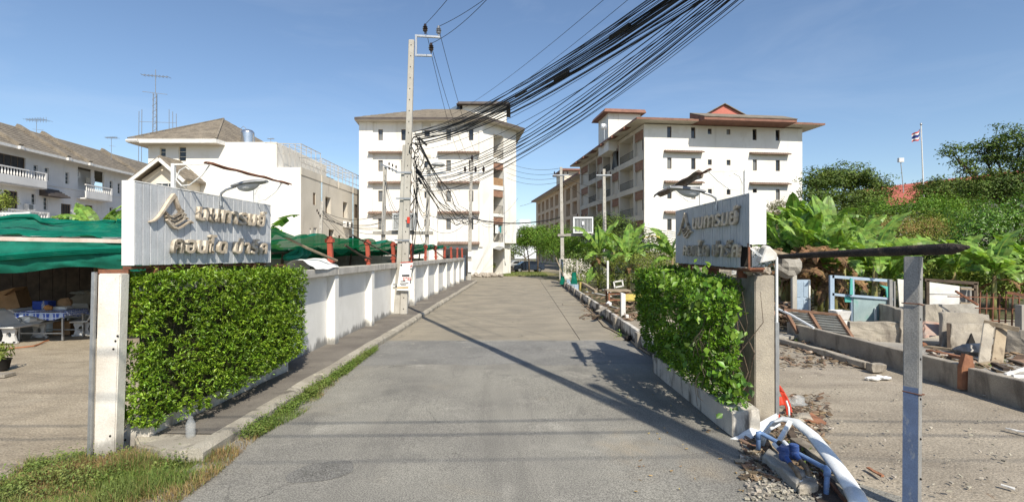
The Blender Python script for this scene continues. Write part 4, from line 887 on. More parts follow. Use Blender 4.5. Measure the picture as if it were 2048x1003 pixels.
for (xa, za, xb, zb_) in ((gx0, 8.35, gxm, 10.4), (gxm, 10.4, gx1, 8.5)):
    n = 8
    for k in range(n):
        f0, f1 = k/n, (k+1)/n; xa_, za_, xb_, zb2 = xa+(xb-xa)*f0, za+(zb_-za)*f0, xa+(xb-xa)*f1, za+(zb_-za)*f1
        b.hexa([(xa_, 42.2, za_), (xb_, 42.2, zb2), (xb_, 45, zb2), (xa_, 45, za_), (xa_, 42.2, za_+.16), (xb_, 42.2, zb2+.19), (xb_, 45, zb2+.19), (xa_, 45, za_+.16)])
b.build('porch_roof', ROOFG, MH)
b = MB(); b.bar((gx0+.1, 42.12, 8.25), (gxm, 42.12, 10.25), .1, .26); b.bar((gxm, 42.13, 10.25), (gx1-.1, 42.13, 8.4), .1, .26); b.build('barge_board', FRAMEW, MH)
b = MB(); b.box(gx1-.95, gx1-.35, 42.9, 43.5, 0, 8.6); b.build('porch_column', CREAM, MH)
window(MH, (-29.1, 43, 7.1), 0, 1.6, 1.3, -.01, FRAMEW, GLASS, 3, 2, .07)
t = thing('water_tank', 'shiny steel water tank on the flat roof of the white townhouse', 'water tank', (-24.9, 48.2, 12.26)); b = MB(); b.lathe((-24.9, 48.2, 12.28), [(.55, 0), (.58, .05)]+[(.58+.018*(k % 2), .15+k*.12) for k in range(12)]+[(.57, 1.62), (.42, 1.78), (.15, 1.86)], 20); b.build('drum', STEELT, t, smooth=True)
b = MB(); b.tube([(-25.4, 48.0, 12.3), (-25.45, 48.0, 14.2), (-25.2, 48.0, 14.4), (-25.0, 48.1, 14.15)], .03, 5); b.build('pipe', GALV, t)
# terrace row along the lane behind
TR = thing('terrace_row', 'beige terrace houses with caged roof decks running back behind the green nets', 'building', (-19, 55, 0))
def TU(v, z=0): return V((-18.56+.0195*(v-45), v, z))
hl = [(47.9-45-.3, 47.9-45+.3, 7.0, 8.15), (50.6-45, 52.0-45, 6.45, 8.1), (47.0-45-.22, 47.0-45+.22, 4.3, 4.8), (48.1-45-.38, 48.1-45+.38, 3.1, 4.9), (55.6-45, 57-45, 6.4, 8.1), (59.4-45, 60.6-45, 6.6, 8.2), (51.5-45, 53-45, 2.0, 4.9), (54.2-45, 54.9-45, 3.4, 4.4), (57.5-45, 62-45, 2.0, 4.4)]
b = MB(); facade(b, TU(45), V((.0195, 1, 0)).normalized(), V((1, -.0195, 0)), 24, 9.4, hl, .5); b.build('wall', BUILDC, TR)
for k, (a, c, z0, z1) in enumerate(hl):
    m_ = (FRAMEB, GLASS) if k not in (3, 2) else (FRAMEW, GLASS); window(TR, TU(45+(a+c)/2, z0), rad(90), c-a, z1-z0, .45 if k in (1, 4, 6, 8) else .12, m_[0], m_[1], 2, 3 if k == 3 else 1, .06)
b = MB()
for v0 in (45, 49.6, 54.2, 58.8, 63.4):
    p0 = TU(v0+.05, 9.4); p1 = TU(v0+4.4, 9.4); b.hexa([p0-V((.12, 0, 0)), p0+V((.05, 0, 0)), p1+V((.05, 0, 0)), p1-V((.12, 0, 0)), p0+V((-.12, 0, .66)), p0+V((.05, 0, .66)), p1+V((.05, 0, .66)), p1+V((-.12, 0, .66))])
b.build('parapet', BUILDC, TR)
b = MB()
for v0 in (45, 49.7, 54.3, 58.9):
    zt = 12.1 if v0 < 46 else 11.7
    for k in range(5): p = TU(v0+k*1.08, 9.4); b.bar(p, p+Z*(zt-9.4), .045); b.bar(p+Z*(zt-9.42), p+V((-3.2, 0, zt-9.3)), .04)
    for z in (10.5, zt): b.bar(TU(v0, z), TU(v0+4.4, z), .045)
    for k in range(4): b.bar(TU(v0, zt+.02)-V((k*.8, 0, 0)), TU(v0+4.4, zt+.02)-V((k*.8, 0, 0)), .03)
p = TU(45, 10.05)
for k in range(5): x = V((-k*.52, .03, 0)); b.bar(p+x, p+x+Z*2.05, .045)
b.bar(p+Z*2.05, p+Z*2.05+V((-2.1, 0, 0)), .045); b.bar(p+Z*1.2, p+Z*1.2+V((-2.1, 0, 0)), .03); b.build('roof_cage', mat('cage_paint', (.50, .47, .42), (.40, .37, .33), 4, .6), TR)
b = MB()
for v0 in (45.1, 49.8, 54.4, 59): b.box(-22.1, -21.95, v0, v0+4.2, 9.4, 11.6)
b.build('deck_wall', mat('deck_curtain', (.22, .20, .17), (.15, .135, .12), .8, .9), TR)
for v0, m in ((49.45, mat('blue_drainpipe', (.40, .52, .62), None, 3, .5)), (58.6, MATS['blue_drainpipe']), (60.9, MATS['blue_drainpipe'])):
    b = MB(); b.tube([TU(v0, 2)+V((.08, 0, 0)), TU(v0, 9.3)+V((.08, 0, 0))], .07, 7); b.build('drainpipe', m, TR)
for k, (v0, z) in enumerate(((55.9, 5.3), (57.2, 5.3))):
    t = thing('air_conditioner', 'white air conditioner box under a terrace window, %s of the pair' % ('nearer' if k == 0 else 'farther'), 'air conditioner', TU(v0, z)); b = MB(); c = TU(v0, z+.35)+V((.3, 0, 0)); b.box(c.x-.28, c.x+.12, c.y-.42, c.y+.42, c.z-.33, c.z+.33); b.build('casing', FRAMEW, t); b = MB(); b.obox(c+V((.125, 0, 0)), (.006, 0, 0), (0, .25, 0), (0, 0, .25)); b.build('grille', SLAT, t)
b = MB(); b.box(-18.9, -17.9, 62.5, 68, 0, 5); b.build('rear_shed', BUILDC, TR)

# --- the long townhouse row at the far left
LR = thing('townhouse_row', 'long white townhouse row with brown tiled roof and balconies at the far left', 'building', (-56, 66, 0))
lu = V((-.09, 1, 0)).normalized(); ln = V((lu.y, -lu.x, 0)); lo = V((-54.3, 51.5, 0)); lth = math.atan2(lu.y, lu.x)
def LQ(s, z, o=0.0): return lo+lu*s+Z*z+ln*o
Ls = 42; holes = []; wl = []
def addw(s, z, w, h, st='m'): holes.append((s-w/2, s+w/2, z, z+h)); wl.append((s, z, w, h, st))
def s_px(px):     # where the sight line of that column meets the facade
    k = (px-1024)/1024; return (k*lo.y-lo.x)/(lu.x-k*lu.y)
for (px, z, w, h, st) in ((24, 10.9, 3.4, 2.3, 'd'), (71, 11.2, .62, 1.45, 'm'), (93, 11.15, .62, 1.45, 'm'), (134, 11.1, .62, 1.45, 'm'), (222, 11.1, .62, 1.5, 'm'), (238, 11.0, .62, 1.5, 'm'),
                          (22, 7.4, 1.75, 1.9, 'd'), (67, 7.8, .6, 1.5, 'm'), (91, 7.6, .62, 1.5, 'm'), (132, 7.0, 1.6, 1.6, 'd'), (222, 7.4, .62, 1.5, 'm'), (178, 7.0, 1.4, 1.8, 'd')): addw(s_px(px), z, w, h, st)
rec = (s_px(155), s_px(208), 10.75, 13.6); holes.append(rec)
for s in (30.5, 33, 36, 39):
    addw(s, 11.1, .7, 1.5); addw(s, 7.5, .7, 1.5)
b = MB(); facade(b, lo, lu, ln, Ls, 14.0, holes, .25); b.build('wall', BUILDL, LR)
for (s, z, w, h, st) in wl: window(LR, LQ(s, z), lth, w, h, .2, FRAMEW if st == 'm' else FRAMEB, GLASS if st == 'm' else SLAT, 1 if st == 'm' else 4, 3 if st == 'm' else 1, .06)
b = MB(); b.quad(LQ(rec[0], rec[2], -1.6), LQ(rec[1], rec[2], -1.6), LQ(rec[1], rec[3], -1.6), LQ(rec[0], rec[3], -1.6)); b.bar(LQ((rec[0]+rec[1])/2+.6, rec[2], -.3), LQ((rec[0]+rec[1])/2+.6, rec[3], -.3), .12, .5); b.build('balcony_back', BUILDL, LR)
for (s0, s1, z) in ((0, s_px(72), 10.0), (s_px(153), s_px(206), 9.6), (0, s_px(70), 6.2)):
    dd = 1.15 if z > 7 else 1.5; b = MB()
    b.hexa([LQ(s0, z-.15, .01), LQ(s1, z-.15, .01), LQ(s1, z-.15, dd), LQ(s0, z-.15, dd), LQ(s0, z, .01), LQ(s1, z, .01), LQ(s1, z, dd), LQ(s0, z, dd)])
    if z > 7: b.hexa([LQ(s0, z-.15-.0, dd-.16), LQ(s1, z-.15, dd-.16), LQ(s1, z-.15, dd), LQ(s0, z-.15, dd), LQ(s0, z+.75, dd-.16), LQ(s1, z+.75, dd-.16), LQ(s1, z+.75, dd), LQ(s0, z+.75, dd)])
    b.build('balcony_slab', BUILDL, LR)
for (s0, s1, z) in ((0, s_px(72), 10.75), (s_px(153), s_px(206), 10.35), (0, s_px(70), 6.2)):
    dd = 1.05 if z > 7 else 1.4; b = MB(); b.bar(LQ(s0, z+.92, dd), LQ(s1, z+.92, dd), .2, .14); b.bar(LQ(s0, z+.05, dd), LQ(s1, z+.05, dd), .2, .1)
    b.bar(LQ(s1-.1, z, dd), LQ(s1-.1, z+1.0, dd), .24); b.bar(LQ(s1, z+.92, 0), LQ(s1, z+.92, dd), .16, .14); n = int((s1-s0)/.36)
    for k in range(n): b.lathe(LQ(s0+(k+.5)*(s1-s0)/n, z+.1, dd), [(.05, 0), (.09, .15), (.085, .32), (.045, .5), (.055, .76)], 6)
    b.build('balustrade', BUILDL, LR)
b = MB(); s0, s1 = s_px(78), s_px(120)
for k in range(5): f = k/5; b.hexa([LQ(s0, 9.2+f*.9, 1.2-f*1.2), LQ(s1-.5*f, 9.2+f*.9, 1.2-f*1.2), LQ(s1-.5*f, 9.2+f*.9, 0), LQ(s0, 9.2+f*.9, 0), LQ(s0, 9.4+f*.9, 1.15-f*1.2), LQ(s1-.5*f, 9.4+f*.9, 1.15-f*1.2), LQ(s1-.5*f, 9.4+f*.9, 0), LQ(s0, 9.4+f*.9, 0)])
b.build('door_canopy', ROOFD, LR)
b = MB(); b.bar(LQ(0, 10.6, .04), LQ(Ls, 10.6, .04), .1, .14); b.bar(LQ(0, 7.0, .04), LQ(Ls, 7.0, .04), .1, .14); b.build('string_course', BUILDL, LR)
seams = [s_px(8), s_px(108), s_px(153), s_px(262), 41]
b = MB(); k = 11
for j in range(k):
    f0, f1 = j/k, (j+1)/k; a = (14.0+3.6*f0, 1.5-5.6*f0); c = (14.0+3.6*f1, 1.5-5.6*f1)
    b.quad(LQ(-1, a[0]+.05, a[1]), LQ(Ls, a[0]+.05, a[1]), LQ(Ls, c[0], c[1]), LQ(-1, c[0], c[1])); b.quad(LQ(-1, a[0], a[1]), LQ(Ls, a[0], a[1]), LQ(Ls, a[0]+.05, a[1]), LQ(-1, a[0]+.05, a[1]))
b.quad(LQ(-1, 17.6, -4.1), LQ(Ls, 17.6, -4.1), LQ(Ls, 13.9, -9.5), LQ(-1, 13.9, -9.5)); b.build('roof', ROOFG, LR)
for s in seams: b = MB(); b.bar(LQ(s, 14.05, 1.6), LQ(s, 17.75, -4.1), .55, .5); b.build('roof_ridge', ROOFG, LR)
b = MB(); b.bar(LQ(-1, 13.86, 1.5), LQ(Ls, 13.86, 1.5), .14, .3); b.quad(LQ(-1, 13.75, 1.5), LQ(Ls, 13.75, 1.5), LQ(Ls, 13.9, 0), LQ(-1, 13.9, 0))
for s in seams: b.bar(LQ(s, 13.86, 1.4), LQ(s, 13.86, 1.8), .5, .34)
b.build('eave_board', FRAMEW, LR)
for k, (px, z) in enumerate(((166, 12.4), (195, 12.0), (54, 7.4))):
    s = s_px(px); t = thing('air_conditioner', ('white air conditioner in the recessed townhouse balcony, upper one', 'white air conditioner in the recessed townhouse balcony, lower one', 'white air conditioner beside the lower windows of the far left row')[k], 'air conditioner', LQ(s, z))
    b = MB(); c = LQ(s, z+.3, -.9 if k < 2 else .3); b.obox(c, lu*.5, ln*.2, Z*.36); b.build('casing', FRAMEW, t); b = MB(); b.obox(c+ln*.205-lu*.1, lu*.28, ln*.006, Z*.28); b.build('fan_grille', GLASSL, t)

# roof-top masts
t = thing('radio_mast', 'tall grey radio mast with side aerials behind the hip roofed townhouse', 'mast', (-48.8, 70, 0)); b = MB(); p = V((-48.8, 70, 12)); top = 24.3
for (dx, dy) in ((-.3, -.2), (.3, -.2), (0, .35)): b.bar(p+V((dx, dy, 0)), p+V((dx*.7, dy*.7, top-12)), .09)
for k in range(14):
    z = k*.88; b.bar(p+V((-.3, -.2, z)), p+V((.3, -.2, z+.44)), .05); b.bar(p+V((.3, -.2, z+.44)), p+V((-.3, -.2, z+.88)), .05)
b.build('lattice', GALV, t); b = MB(); b.tube([p+Z*(top-12), p+Z*(top-12+3.3)], .05, 5); b.bar((-50.6, 70, 24.6), (-47.2, 70, 24.2), .06); q = V((-48.8, 70, 25.0))
b.bar(p+V((-1.9, 0, 14.9)), p+V((1.7, 0, 14.6)), .08); [b.bar(p+V((-1.7+k*.5, -.5, 14.85-.04*k)), p+V((-1.7+k*.5, .5, 14.85-.04*k)), .05) for k in range(8)]; b.build('aerial', GALV, t)
b = MB()
for dx in (-2.3, -1.9, 1.9, 2.4, 2.9): b.bar(p+V((dx, 0, 3)), p+V((dx*.98, 0, 11.3-abs(dx)*.6)), .06)
b.bar(p+V((-2.3, 0, 8.5)), p+V((2.9, 0, 8.3)), .05); b.bar(p+V((-2.3, 0, 5.5)), p+V((2.9, 0, 5.5)), .05); b.build('side_aerial', GALV, t)
p = P(72, 272, 66); yagi('roof_antenna', 'thin television antenna above the far left roof ridge, the nearer one', p-Z*1.2, 3.4, 2.6, .03)
p = P(222, 305, 72); yagi('roof_antenna', 'thin television antenna above the far left roof ridge, the farther one', p-Z*1.0, 3.2, 1.6, .03)
p = P(541, 284, 50); yagi('roof_antenna', 'tiny antenna on the flat roof edge of the white townhouse', p-Z*.4, .75, .6, .02)

# --- the red roofed school behind the trees and the flagpole
RR = thing('red_roof_hall', 'long hall with a pinkish red roof half hidden behind the right trees', 'building', (62, 80, 0))
A, B_ = P(1768, 408, 88), P(2140, 372, 70); b = MB(); up = [A+V((2, 9, 3.6)), B_+V((2, 9, 3.6))]
for k in range(6): f0, f1 = k/6, (k+1)/6; b.quad(A.lerp(up[0], f0)+Z*.05, B_.lerp(up[1], f0)+Z*.05, B_.lerp(up[1], f1), A.lerp(up[0], f1))
b.quad(up[0], up[1], up[1]+V((2, 9, -4)), up[0]+V((2, 9, -4))); b.build('roof', ROOFRED, RR)
b = MB(); A2, B2 = A+V((1, 1.2, -.3)), B_+V((1, 1.2, -.3)); b.quad(V((A2.x, A2.y, 0)), V((B2.x, B2.y, 0)), B2, A2); b.build('wall', CREAM, RR)
R2 = thing('red_roof_house', 'small red roofed house glimpsed low between the right hand trees', 'building', P(1890, 420, 62)); A, B_ = P(1780, 412, 66), P(1880, 398, 62); b = MB(); b.quad(A, B_, B_+V((1, 5, 1.6)), A+V((1, 5, 1.6))); b.build('roof', ROOFRED, R2)
b = MB(); b.quad(V((A.x, A.y+.6, 0)), V((B_.x, B_.y+.6, 0)), B_+V((0, .6, 0)), A+V((0, .6, 0))); b.build('wall', CREAM, R2)
t = thing('flagpole', 'tall white flagpole rising above the trees on the right', 'flagpole', (46.6, 58, 0)); b = MB(); q = P(1853, 500, 58); q.z = 0; p = P(1843, 250, 58); b.tube([q, p], [.11, .06], 7); b.build('pole', WHITEP, t); b = MB(); b.blob(p+Z*.1, .12, .12, .16, 1, 0); b.build('finial', GALV, t)
t2 = thing('flag', 'faded red white and blue striped flag drooping from the flagpole', 'flag', p-Z*.8)
for k, (m, h0, h1) in enumerate(((FLAGR, 0, .16), (FLAGW, .16, .34), (FLAGB, .34, .66), (FLAGW, .66, .84), (FLAGR, .84, 1))):
    b = MB(); b.grid(lambda u, v: p+V((-.05-u*.95+.06*math.sin(u*8), .16*math.sin(u*7+1), -.35-(h0+(h1-h0)*v)*1.15*(1-.2*u)-u*.75-.12*math.sin(u*5))), 9, 2); b.build('stripe', m, t2)
t = thing('thin_mast', 'very thin mast with a small white head beside the flagpole', 'mast', P(1810, 420, 75)); b = MB(); b.tube([P(1811, 380, 75)-Z*3, P(1802, 322, 75)], .06, 5); b.build('pole', GALV, t); b = MB(); p = P(1802, 320, 75); b.obox(p, (.35, 0, 0), (0, .2, 0), (0, 0, .3)); b.build('head', WHITEP, t)

# ------------------------------------------------------------------ poles, transformers and cables
def conc_pole(name, label, base, top, w0, w1, holes=True, extra=None):
    t = thing(name, label, 'utility pole', base); base, top = V(base), V(top); b = MB(); d = top-base
    for (p, q, f0, f1) in ((base, top, w0, w1),):
        b.hexa([p+V((sx*f0, sy*f0*.8, 0)) for sx, sy in ((-1, -1), (1, -1), (1, 1), (-1, 1))]+[q+V((sx*f1, sy*f1*.8, 0)) for sx, sy in ((-1, -1), (1, -1), (1, 1), (-1, 1))])
    b.build('shaft', POLEM, t, bevel=.015)
    if holes:
        b = MB(); n = int(d.length/.42)
        for k in range(n):
            f = (k+.5)/n; p = base+d*f; w = (w0+(w1-w0)*f)*.8; b.obox(p+V((0, -w-.001, 0)), (.016, 0, 0), (0, .004, 0), (0, 0, .022))
        b.build('bolt_hole', DARK, t)
    return t
def insulator(t, p, sc=1.0, m=None):
    b = MB(); b.lathe(p, [(.03*sc, 0), (.03*sc, .06*sc), (.07*sc, .08*sc), (.085*sc, .12*sc), (.05*sc, .14*sc), (.095*sc, .17*sc), (.05*sc, .20*sc), (.085*sc, .23*sc), (.05*sc, .26*sc), (.045*sc, .32*sc), (.02*sc, .34*sc)], 10)
    return b.build('insulator', m or CERAM, t, smooth=True)
pb = V((-4.18, 19.8, .15)); pt = P(823, 80, 19.8)
MP = conc_pole('utility_pole', 'tall leaning concrete utility pole with stickers in front of the white wall', pb, pt, .135, .105)
b = MB(); p0, p1 = pb+V((-.27, .05, 0)), P(811, 290, 19.85); b.hexa([p0+V((sx*.115, sy*.1, 0)) for sx, sy in ((-1, -1), (1, -1), (1, 1), (-1, 1))]+[p1+V((sx*.1, sy*.09, 0)) for sx, sy in ((-1, -1), (1, -1), (1, 1), (-1, 1))]); b.build('stub_pole', POLEM, MP, bevel=.015)
for z in (1.3, 3.0, 4.6, 5.6): b = MB(); q = pb.lerp(pt, z/10.6); b.box(q.x-.42, q.x+.17, q.y-.14, q.y-.125, z-.03, z+.03); b.build('steel_band', GALV, MP)
b = MB(); q = P(817, 440, 19.6); b.box(q.x-.05, q.x+.05, q.y-.05, q.y+.02, q.z-.12, q.z+.12); b.build('red_tag', INKR, MP)
b = MB(); a, c = P(830, 71, 19.8), P(880, 74, 19.8); b.bar(a, c, .09, .07); a2, c2 = P(830, 110, 19.8), P(864, 111, 19.8); b.bar(a2, c2, .09, .07); b.bar(P(832, 70, 19.76), P(832, 112, 19.76), .07, .07); b.build('crossarm', GALV, MP)
ins = [P(850, 68, 19.8), P(877, 72, 19.8), P(862, 106, 19.8)]
for k, q in enumerate(ins): insulator(MP, q+Z*.02, 1.15, CERAMG if k == 1 else CERAM)
# lane-side transformer platforms
def platform(name, label, pa, pbb, ztop, zplat, w, tag_pole):
    t = thing(name, label, 'transformer', (V(pa)+V(pbb))/2+Z*zplat)
    return t
def transformer(name, label, base, w, h, d, mfr, mpan):
    t = thing(name, label, 'transformer', base); b = MB(); x, y, z = base
    b.box(x-w/2+.06, x+w/2-.06, y-d/2+.06, y+d/2-.06, z+.02, z+h); b.build('tank', mpan, t, bevel=.02)
    for k in range(13):
        xx = x-w/2+.12+k*(w-.24)/12; b = MB(); b.box(xx-.02, xx+.02, y-d/2-.12, y-d/2+.055, z+.15, z+h-.2); b.build('cooling_fin', mpan, t)
    b = MB()
    for (x0, x1, z0, z1) in ((-w/2, w/2, h-.12, h+.02), (-w/2, w/2, 0, .1), (-w/2, -w/2+.1, .1, h-.12), (w/2-.1, w/2, .1, h-.12)): b.box(x+x0, x+x1, y-d/2-.14, y-d/2+.02, z+z0, z+z1)
    b.build('rim', mfr, t)
    for k in range(3): insulator(t, V((x-.45+k*.4, y, z+h+.03)), 1.1, CERAM)
    return t
pA = conc_pole('utility_pole', 'concrete pole on the left of the transformer platform before the left block', (-10.15, 40, 0), P(770, 334, 40), .16, .12)
pB = conc_pole('utility_pole', 'concrete pole with a street lamp on the right of the left transformer platform', (-6.75, 40, 0), P(858, 330, 40), .16, .12)
b = MB(); b.box(-10.8, -6.2, 39.7, 39.82, 3.95, 4.2); b.box(-10.8, -6.2, 40.2, 40.32, 3.95, 4.2); b.box(-9.6, -7.7, 39.75, 40.3, 4.205, 4.26); tag(b.build('transformer_platform', CONC), 'grey concrete beam platform between the two left poles', 'platform')
transformer('transformer', 'grey finned transformer on the platform half behind the tall leaning pole', V((-8.35, 40, 4.27)), 1.75, 1.3, .9, TRAFO, TRAFO)
b = MB(); q = P(762, 328, 40); b.bar(q, q+V((1.4, -.6, -.7)), .1); b.build('crossarm', GALV, pA)
for k in range(6): insulator(pA, P(778+k % 3*7, 331+k//3*9+k % 3*3, 39.6), .8)
b = MB(); q = P(858, 352, 39.9); b.bar(q+V((-.5, 0, 0)), q+V((1.3, 0, .3)), .09); b.build('crossarm', GALV, pB)
b = MB(); b.tube([P(852, 345, 39.8), P(866, 336, 39.6), P(872, 332, 39.5)], .04, 6); b.build('lamp_arm', GALV, pB); b = MB(); q = P(876, 329, 39.4); b.blob(q, .55, .2, .16, 3, .1); b.build('lamp_head', LAMPG, pB, smooth=True)
pC = conc_pole('utility_pole', 'concrete pole with a three insulator crossarm before the corner of the left block', (-3.98, 47.6, 0), P(943, 322, 47.6), .17, .12)
b = MB(); a, c = P(914, 346, 47.5), P(968, 346, 47.5); b.bar(a, c, .12, .1); b.build('crossarm', GALV, pC)
insC = [P(930, 345, 47.5), P(951, 345, 47.5), P(967, 345, 47.5), P(944, 322, 47.5)]
for q in insC: insulator(pC, q, 1.7)
for k, (y0, y1) in enumerate(((503, 513), (522, 544))):
    b = MB(); q0, q1 = P(936, y1, 47.35), P(944, y0, 47.35); b.box(q0.x, q1.x, 47.34, 47.36, q0.z, q1.z); tag(b.build('pole_notice', PAPER), 'white notice pasted on the far lane pole, %s one' % ('upper' if k == 0 else 'lower'), 'notice')
b = MB()
for (x, y) in ((932, 442), (949, 441)):
    q = P(x, y, 47.3); b.tube([q+V((.33*math.cos(a), 0, .33*math.sin(a))) for a in np.linspace(0, 6.28, 14)], .025, 4)
b.build('cable_coil', CABLE, pC)
pD = conc_pole('utility_pole', 'concrete pole left of the white transformer near the lane end', (4.65, 47, 0), P(1122, 334, 47), .17, .12)
pE = conc_pole('utility_pole', 'concrete pole right of the white transformer near the lane end', (8.55, 47, 0), P(1208, 338, 47), .17, .12)
b = MB(); b.box(4.2, 9.0, 46.75, 46.87, 4.05, 4.25); b.box(4.2, 9.0, 47.1, 47.22, 4.05, 4.25); b.box(5.0, 8.0, 46.8, 47.2, 4.255, 4.3); tag(b.build('transformer_platform', CONC), 'grey beam platform carrying the white transformer at the right', 'platform')
transformer('transformer', 'white framed transformer with a grey finned face on the right platform', V((6.45, 46.95, 4.31)), 1.8, 1.45, .95, TRAFOW, TRAFO)
b = MB(); q = P(1166, 446, 46.3); b.box(q.x-.1, q.x+.1, 46.28, 46.30, q.z-.16, q.z+.16); tag(b.build('warning_plate', PAPER), 'small white warning plate on the white transformer', 'plate')
for t_, x in ((pD, 1122), (pE, 1208)):
    b = MB(); q = P(x, 350, 46.9); b.bar(q-V((.7, 0, 0)), q+V((.7, 0, 0)), .1); b.build('crossarm', GALV, t_)
    for k in range(4): insulator(t_, q+V((-.6+k*.4, 0, .05)), .9)
pF = conc_pole('utility_pole', 'short concrete pole against the beige terrace wall above the green nets', (-16.9, 44.5, 0), P(645, 402, 44.5), .15, .12)
for k in range(3): insulator(pF, P(634+k*3, 424+k*5, 44.3), .8)
pG = conc_pole('utility_pole', 'roadside concrete pole carrying the thick cable bundles, standing beside the street', (5.5, -.6, -.02), (5.45, -.6, 10.9), .15, .11)

def cable(A, B, sag=0.0, r=.011, label=None, grp=None, mid=None, wob=0.0, n=22, ns=4):
    A, B = V(A), V(B); ph = random.random()*6; pts = []
    for k in range(n+1):
        f = k/n; p = A.lerp(B, f); p.z -= sag*4*f*(1-f)
        if wob: p += V((wob*math.sin(f*11+ph), 0, wob*math.sin(f*17+ph*2)))*math.sin(f*math.pi)
        pts.append(p)
    b = MB(); b.tube(pts, r, ns); o = b.build('overhead_cable', CABLE, smooth='all'); return tag(o, label, 'cable', grp)
gU = ('black cable of the thick upper bundle running from the tall pole to the top right', 'upper cable bundle')
gL = ('black cable of the thinner lower bundle sagging from the tall pole to the top right', 'lower cable bundle')
Bp = V((5.35, -.5, 8.0))
random.seed(11)
for k in range(32):
    f = k/31; A = P(829+random.uniform(-3, 5), 262+f*27+random.uniform(-3, 3), 19.75+random.uniform(-.15, .15)); B = Bp+V((random.uniform(-.13, .13), random.uniform(-.15, .15), -1.44-f*.27+random.uniform(-.03, .03)))
    cable(A, B, .85+random.uniform(-.05, .05)*(1 if k % 6 else 1.4), random.choice((.004, .005, .006, .007, .010)), *gU, wob=random.uniform(0, .035))
for k in range(3):
    f = k/2; A = P(830, 268+f*22, 19.7); B = Bp+V((random.uniform(-.2, .2), 0, -1.5-f*.3)); cable(A, B, .86+random.uniform(-.05, .05), .016, 'fat lashed black cable inside the thick upper bundle', 'lashed cables in the upper bundle', wob=.02)
for k in range(13):
    f = k/12; A = P(832, 338+f*50, 19.75); B = Bp+V((random.uniform(-.1, .1)-.1, random.uniform(-.1, .1), -.72-f*.12)); cable(A, B, 1.36+random.uniform(-.05, .06), random.choice((.005, .007, .010)), *gL, wob=.02)
for k in range(2):
    A = P(832, 300+k*20, 19.75); B = Bp+V((random.uniform(-.2, .2), 0, -1.7)); cable(A, B, .9+k*.02, .006, 'thin strand that leaves the tall pole low and joins the upper bundle', 'fanned strands at the tall pole')
ts = thing('splice_closures', 'black splice boxes lashed along the upper cable bundle', 'splice boxes', (0, 12, 5.8))
for f, oz in ((.42, .05), (.5, -.08), (.58, .06), (.66, -.04)):
    A = P(830, 275, 19.7); p = A.lerp(Bp+V((0, 0, -1.6)), f)+Z*(-.85*4*f*(1-f)+oz); q = A.lerp(Bp+V((0, 0, -1.6)), f+.022)+Z*(-.85*4*(f+.022)*(1-f-.022)+oz); b = MB(); b.tube([p, q], .038, 6); b.build('splice_box', CABLE, ts)
for k, (q, px, yv) in enumerate(((ins[0], 893, 17.0), (ins[1], 966, 16.2), (ins[2], 972, 14.6))):
    p1 = P(px, 0, yv); A = q+Z*.38; d = (p1-A); E = A+d*(24/abs(d.y)*.62); E.z = 10.6+.2*k; f = (A.y-yv)/(A.y-E.y); lin = A.z+(E.z-A.z)*f; cable(A, E, max(0, (lin-p1.z))/(4*f*(1-f)), .012, ('high voltage wire leaving the pole top insulator, leftmost toward the sky edge', 'high voltage wire leaving the pole top from the grey insulator', 'high voltage wire leaving the lower pole top insulator')[k], 'high voltage wires over the lane')
for k, (q, e) in enumerate(((ins[0], insC[0]), (ins[1], insC[2]), (ins[2], insC[1]))): cable(q+Z*.3, e+Z*.5, .9, .011, ('thin wire from the left pole top insulator down to the far pole', 'thin wire from the grey pole top insulator down to the far pole', 'thin wire from the lower pole top insulator down to the far pole')[k], 'wires from tall pole to far pole')
for k, (a, c, yv) in enumerate(((905, 228, 8.6), (935, 236, 9.2))): 
    A = P(a, c, 56); E = P((1187, 1235)[k], 0, 24); E = A+(E-A)*1.25; cable(A, E, .6, .016, ('upper thin wire crossing the sky above the thick bundle', 'lower thin wire crossing the sky above the thick bundle')[k], 'thin wires above the bundle')
gT = ('black drop cable slanting from the tall pole to the far lane pole', 'drop cables to the far pole')
for k in range(11):
    A = P(832+random.uniform(-3, 8), 285+random.uniform(-25, 75), 19.8); E = P(937+random.uniform(-12, 10), 428+random.uniform(-10, 26), 47.4); cable(A, E, random.uniform(.2, 1.3), random.choice((.012, .016, .025)), *gT, wob=.1)
for k in range(12):
    E = P(random.uniform(925, 955), random.uniform(415, 445), 47.4); A = V(P(1045, 430+k*6, 62)); A = P(random.choice((875, 1000, 1036)), random.uniform(330, 440), 57.7) if k % 2 else P(857, random.uniform(340, 465), 40); cable(A, E, random.uniform(.3, 1.4), .016, 'thin slack cable hooked to the far lane pole', 'slack cables at the far pole')
for k in range(9):
    A = P(random.uniform(826, 834), random.uniform(300, 460), 19.8); E = P(random.choice((856, 770, 858)), random.uniform(345, 470), 40); cable(A, E, random.uniform(.3, 1.6), random.choice((.012, .018)), 'slack cable between the tall pole and the transformer poles', 'cables to the transformer poles')
for k in range(9):
    A = P(645, random.uniform(418, 442), 44.4); E = P(770, random.uniform(380, 470), 40) if k < 6 else P(718, 440+k*8, 57); cable(A, E, random.uniform(.3, 1.1), .017, 'cable strung from the terrace pole to the transformer pole', 'cables before the terrace')
for k in range(7):
    A = P(1208, 425+k*7, 47); E = P(1440+10*k, 470+k*3, 30); cable(A, E, .5, .016, 'service wire running from the right transformer poles past the right block', 'service wires by the right block')
for k in range(4):
    A = P(1122, 340+k*10, 47); E = P(1208, 345+k*30, 47) if k < 3 else P(1040, 412, 60); cable(A, E, .3, .016, 'short wire between the two right transformer poles', 'wires between right poles')
for k in range(4): A = P(1122, 336+k*9, 47); E = P(1010+k, 322+k*11, 60); cable(A, E, .5, .016, 'wire crossing the lane from the right pole to the left block', 'wires across the lane end')
cable(P(945, 437, 47.4), P(1122, 434, 47), .5, .05, 'thick black cable crossing the lane end below the others', None)
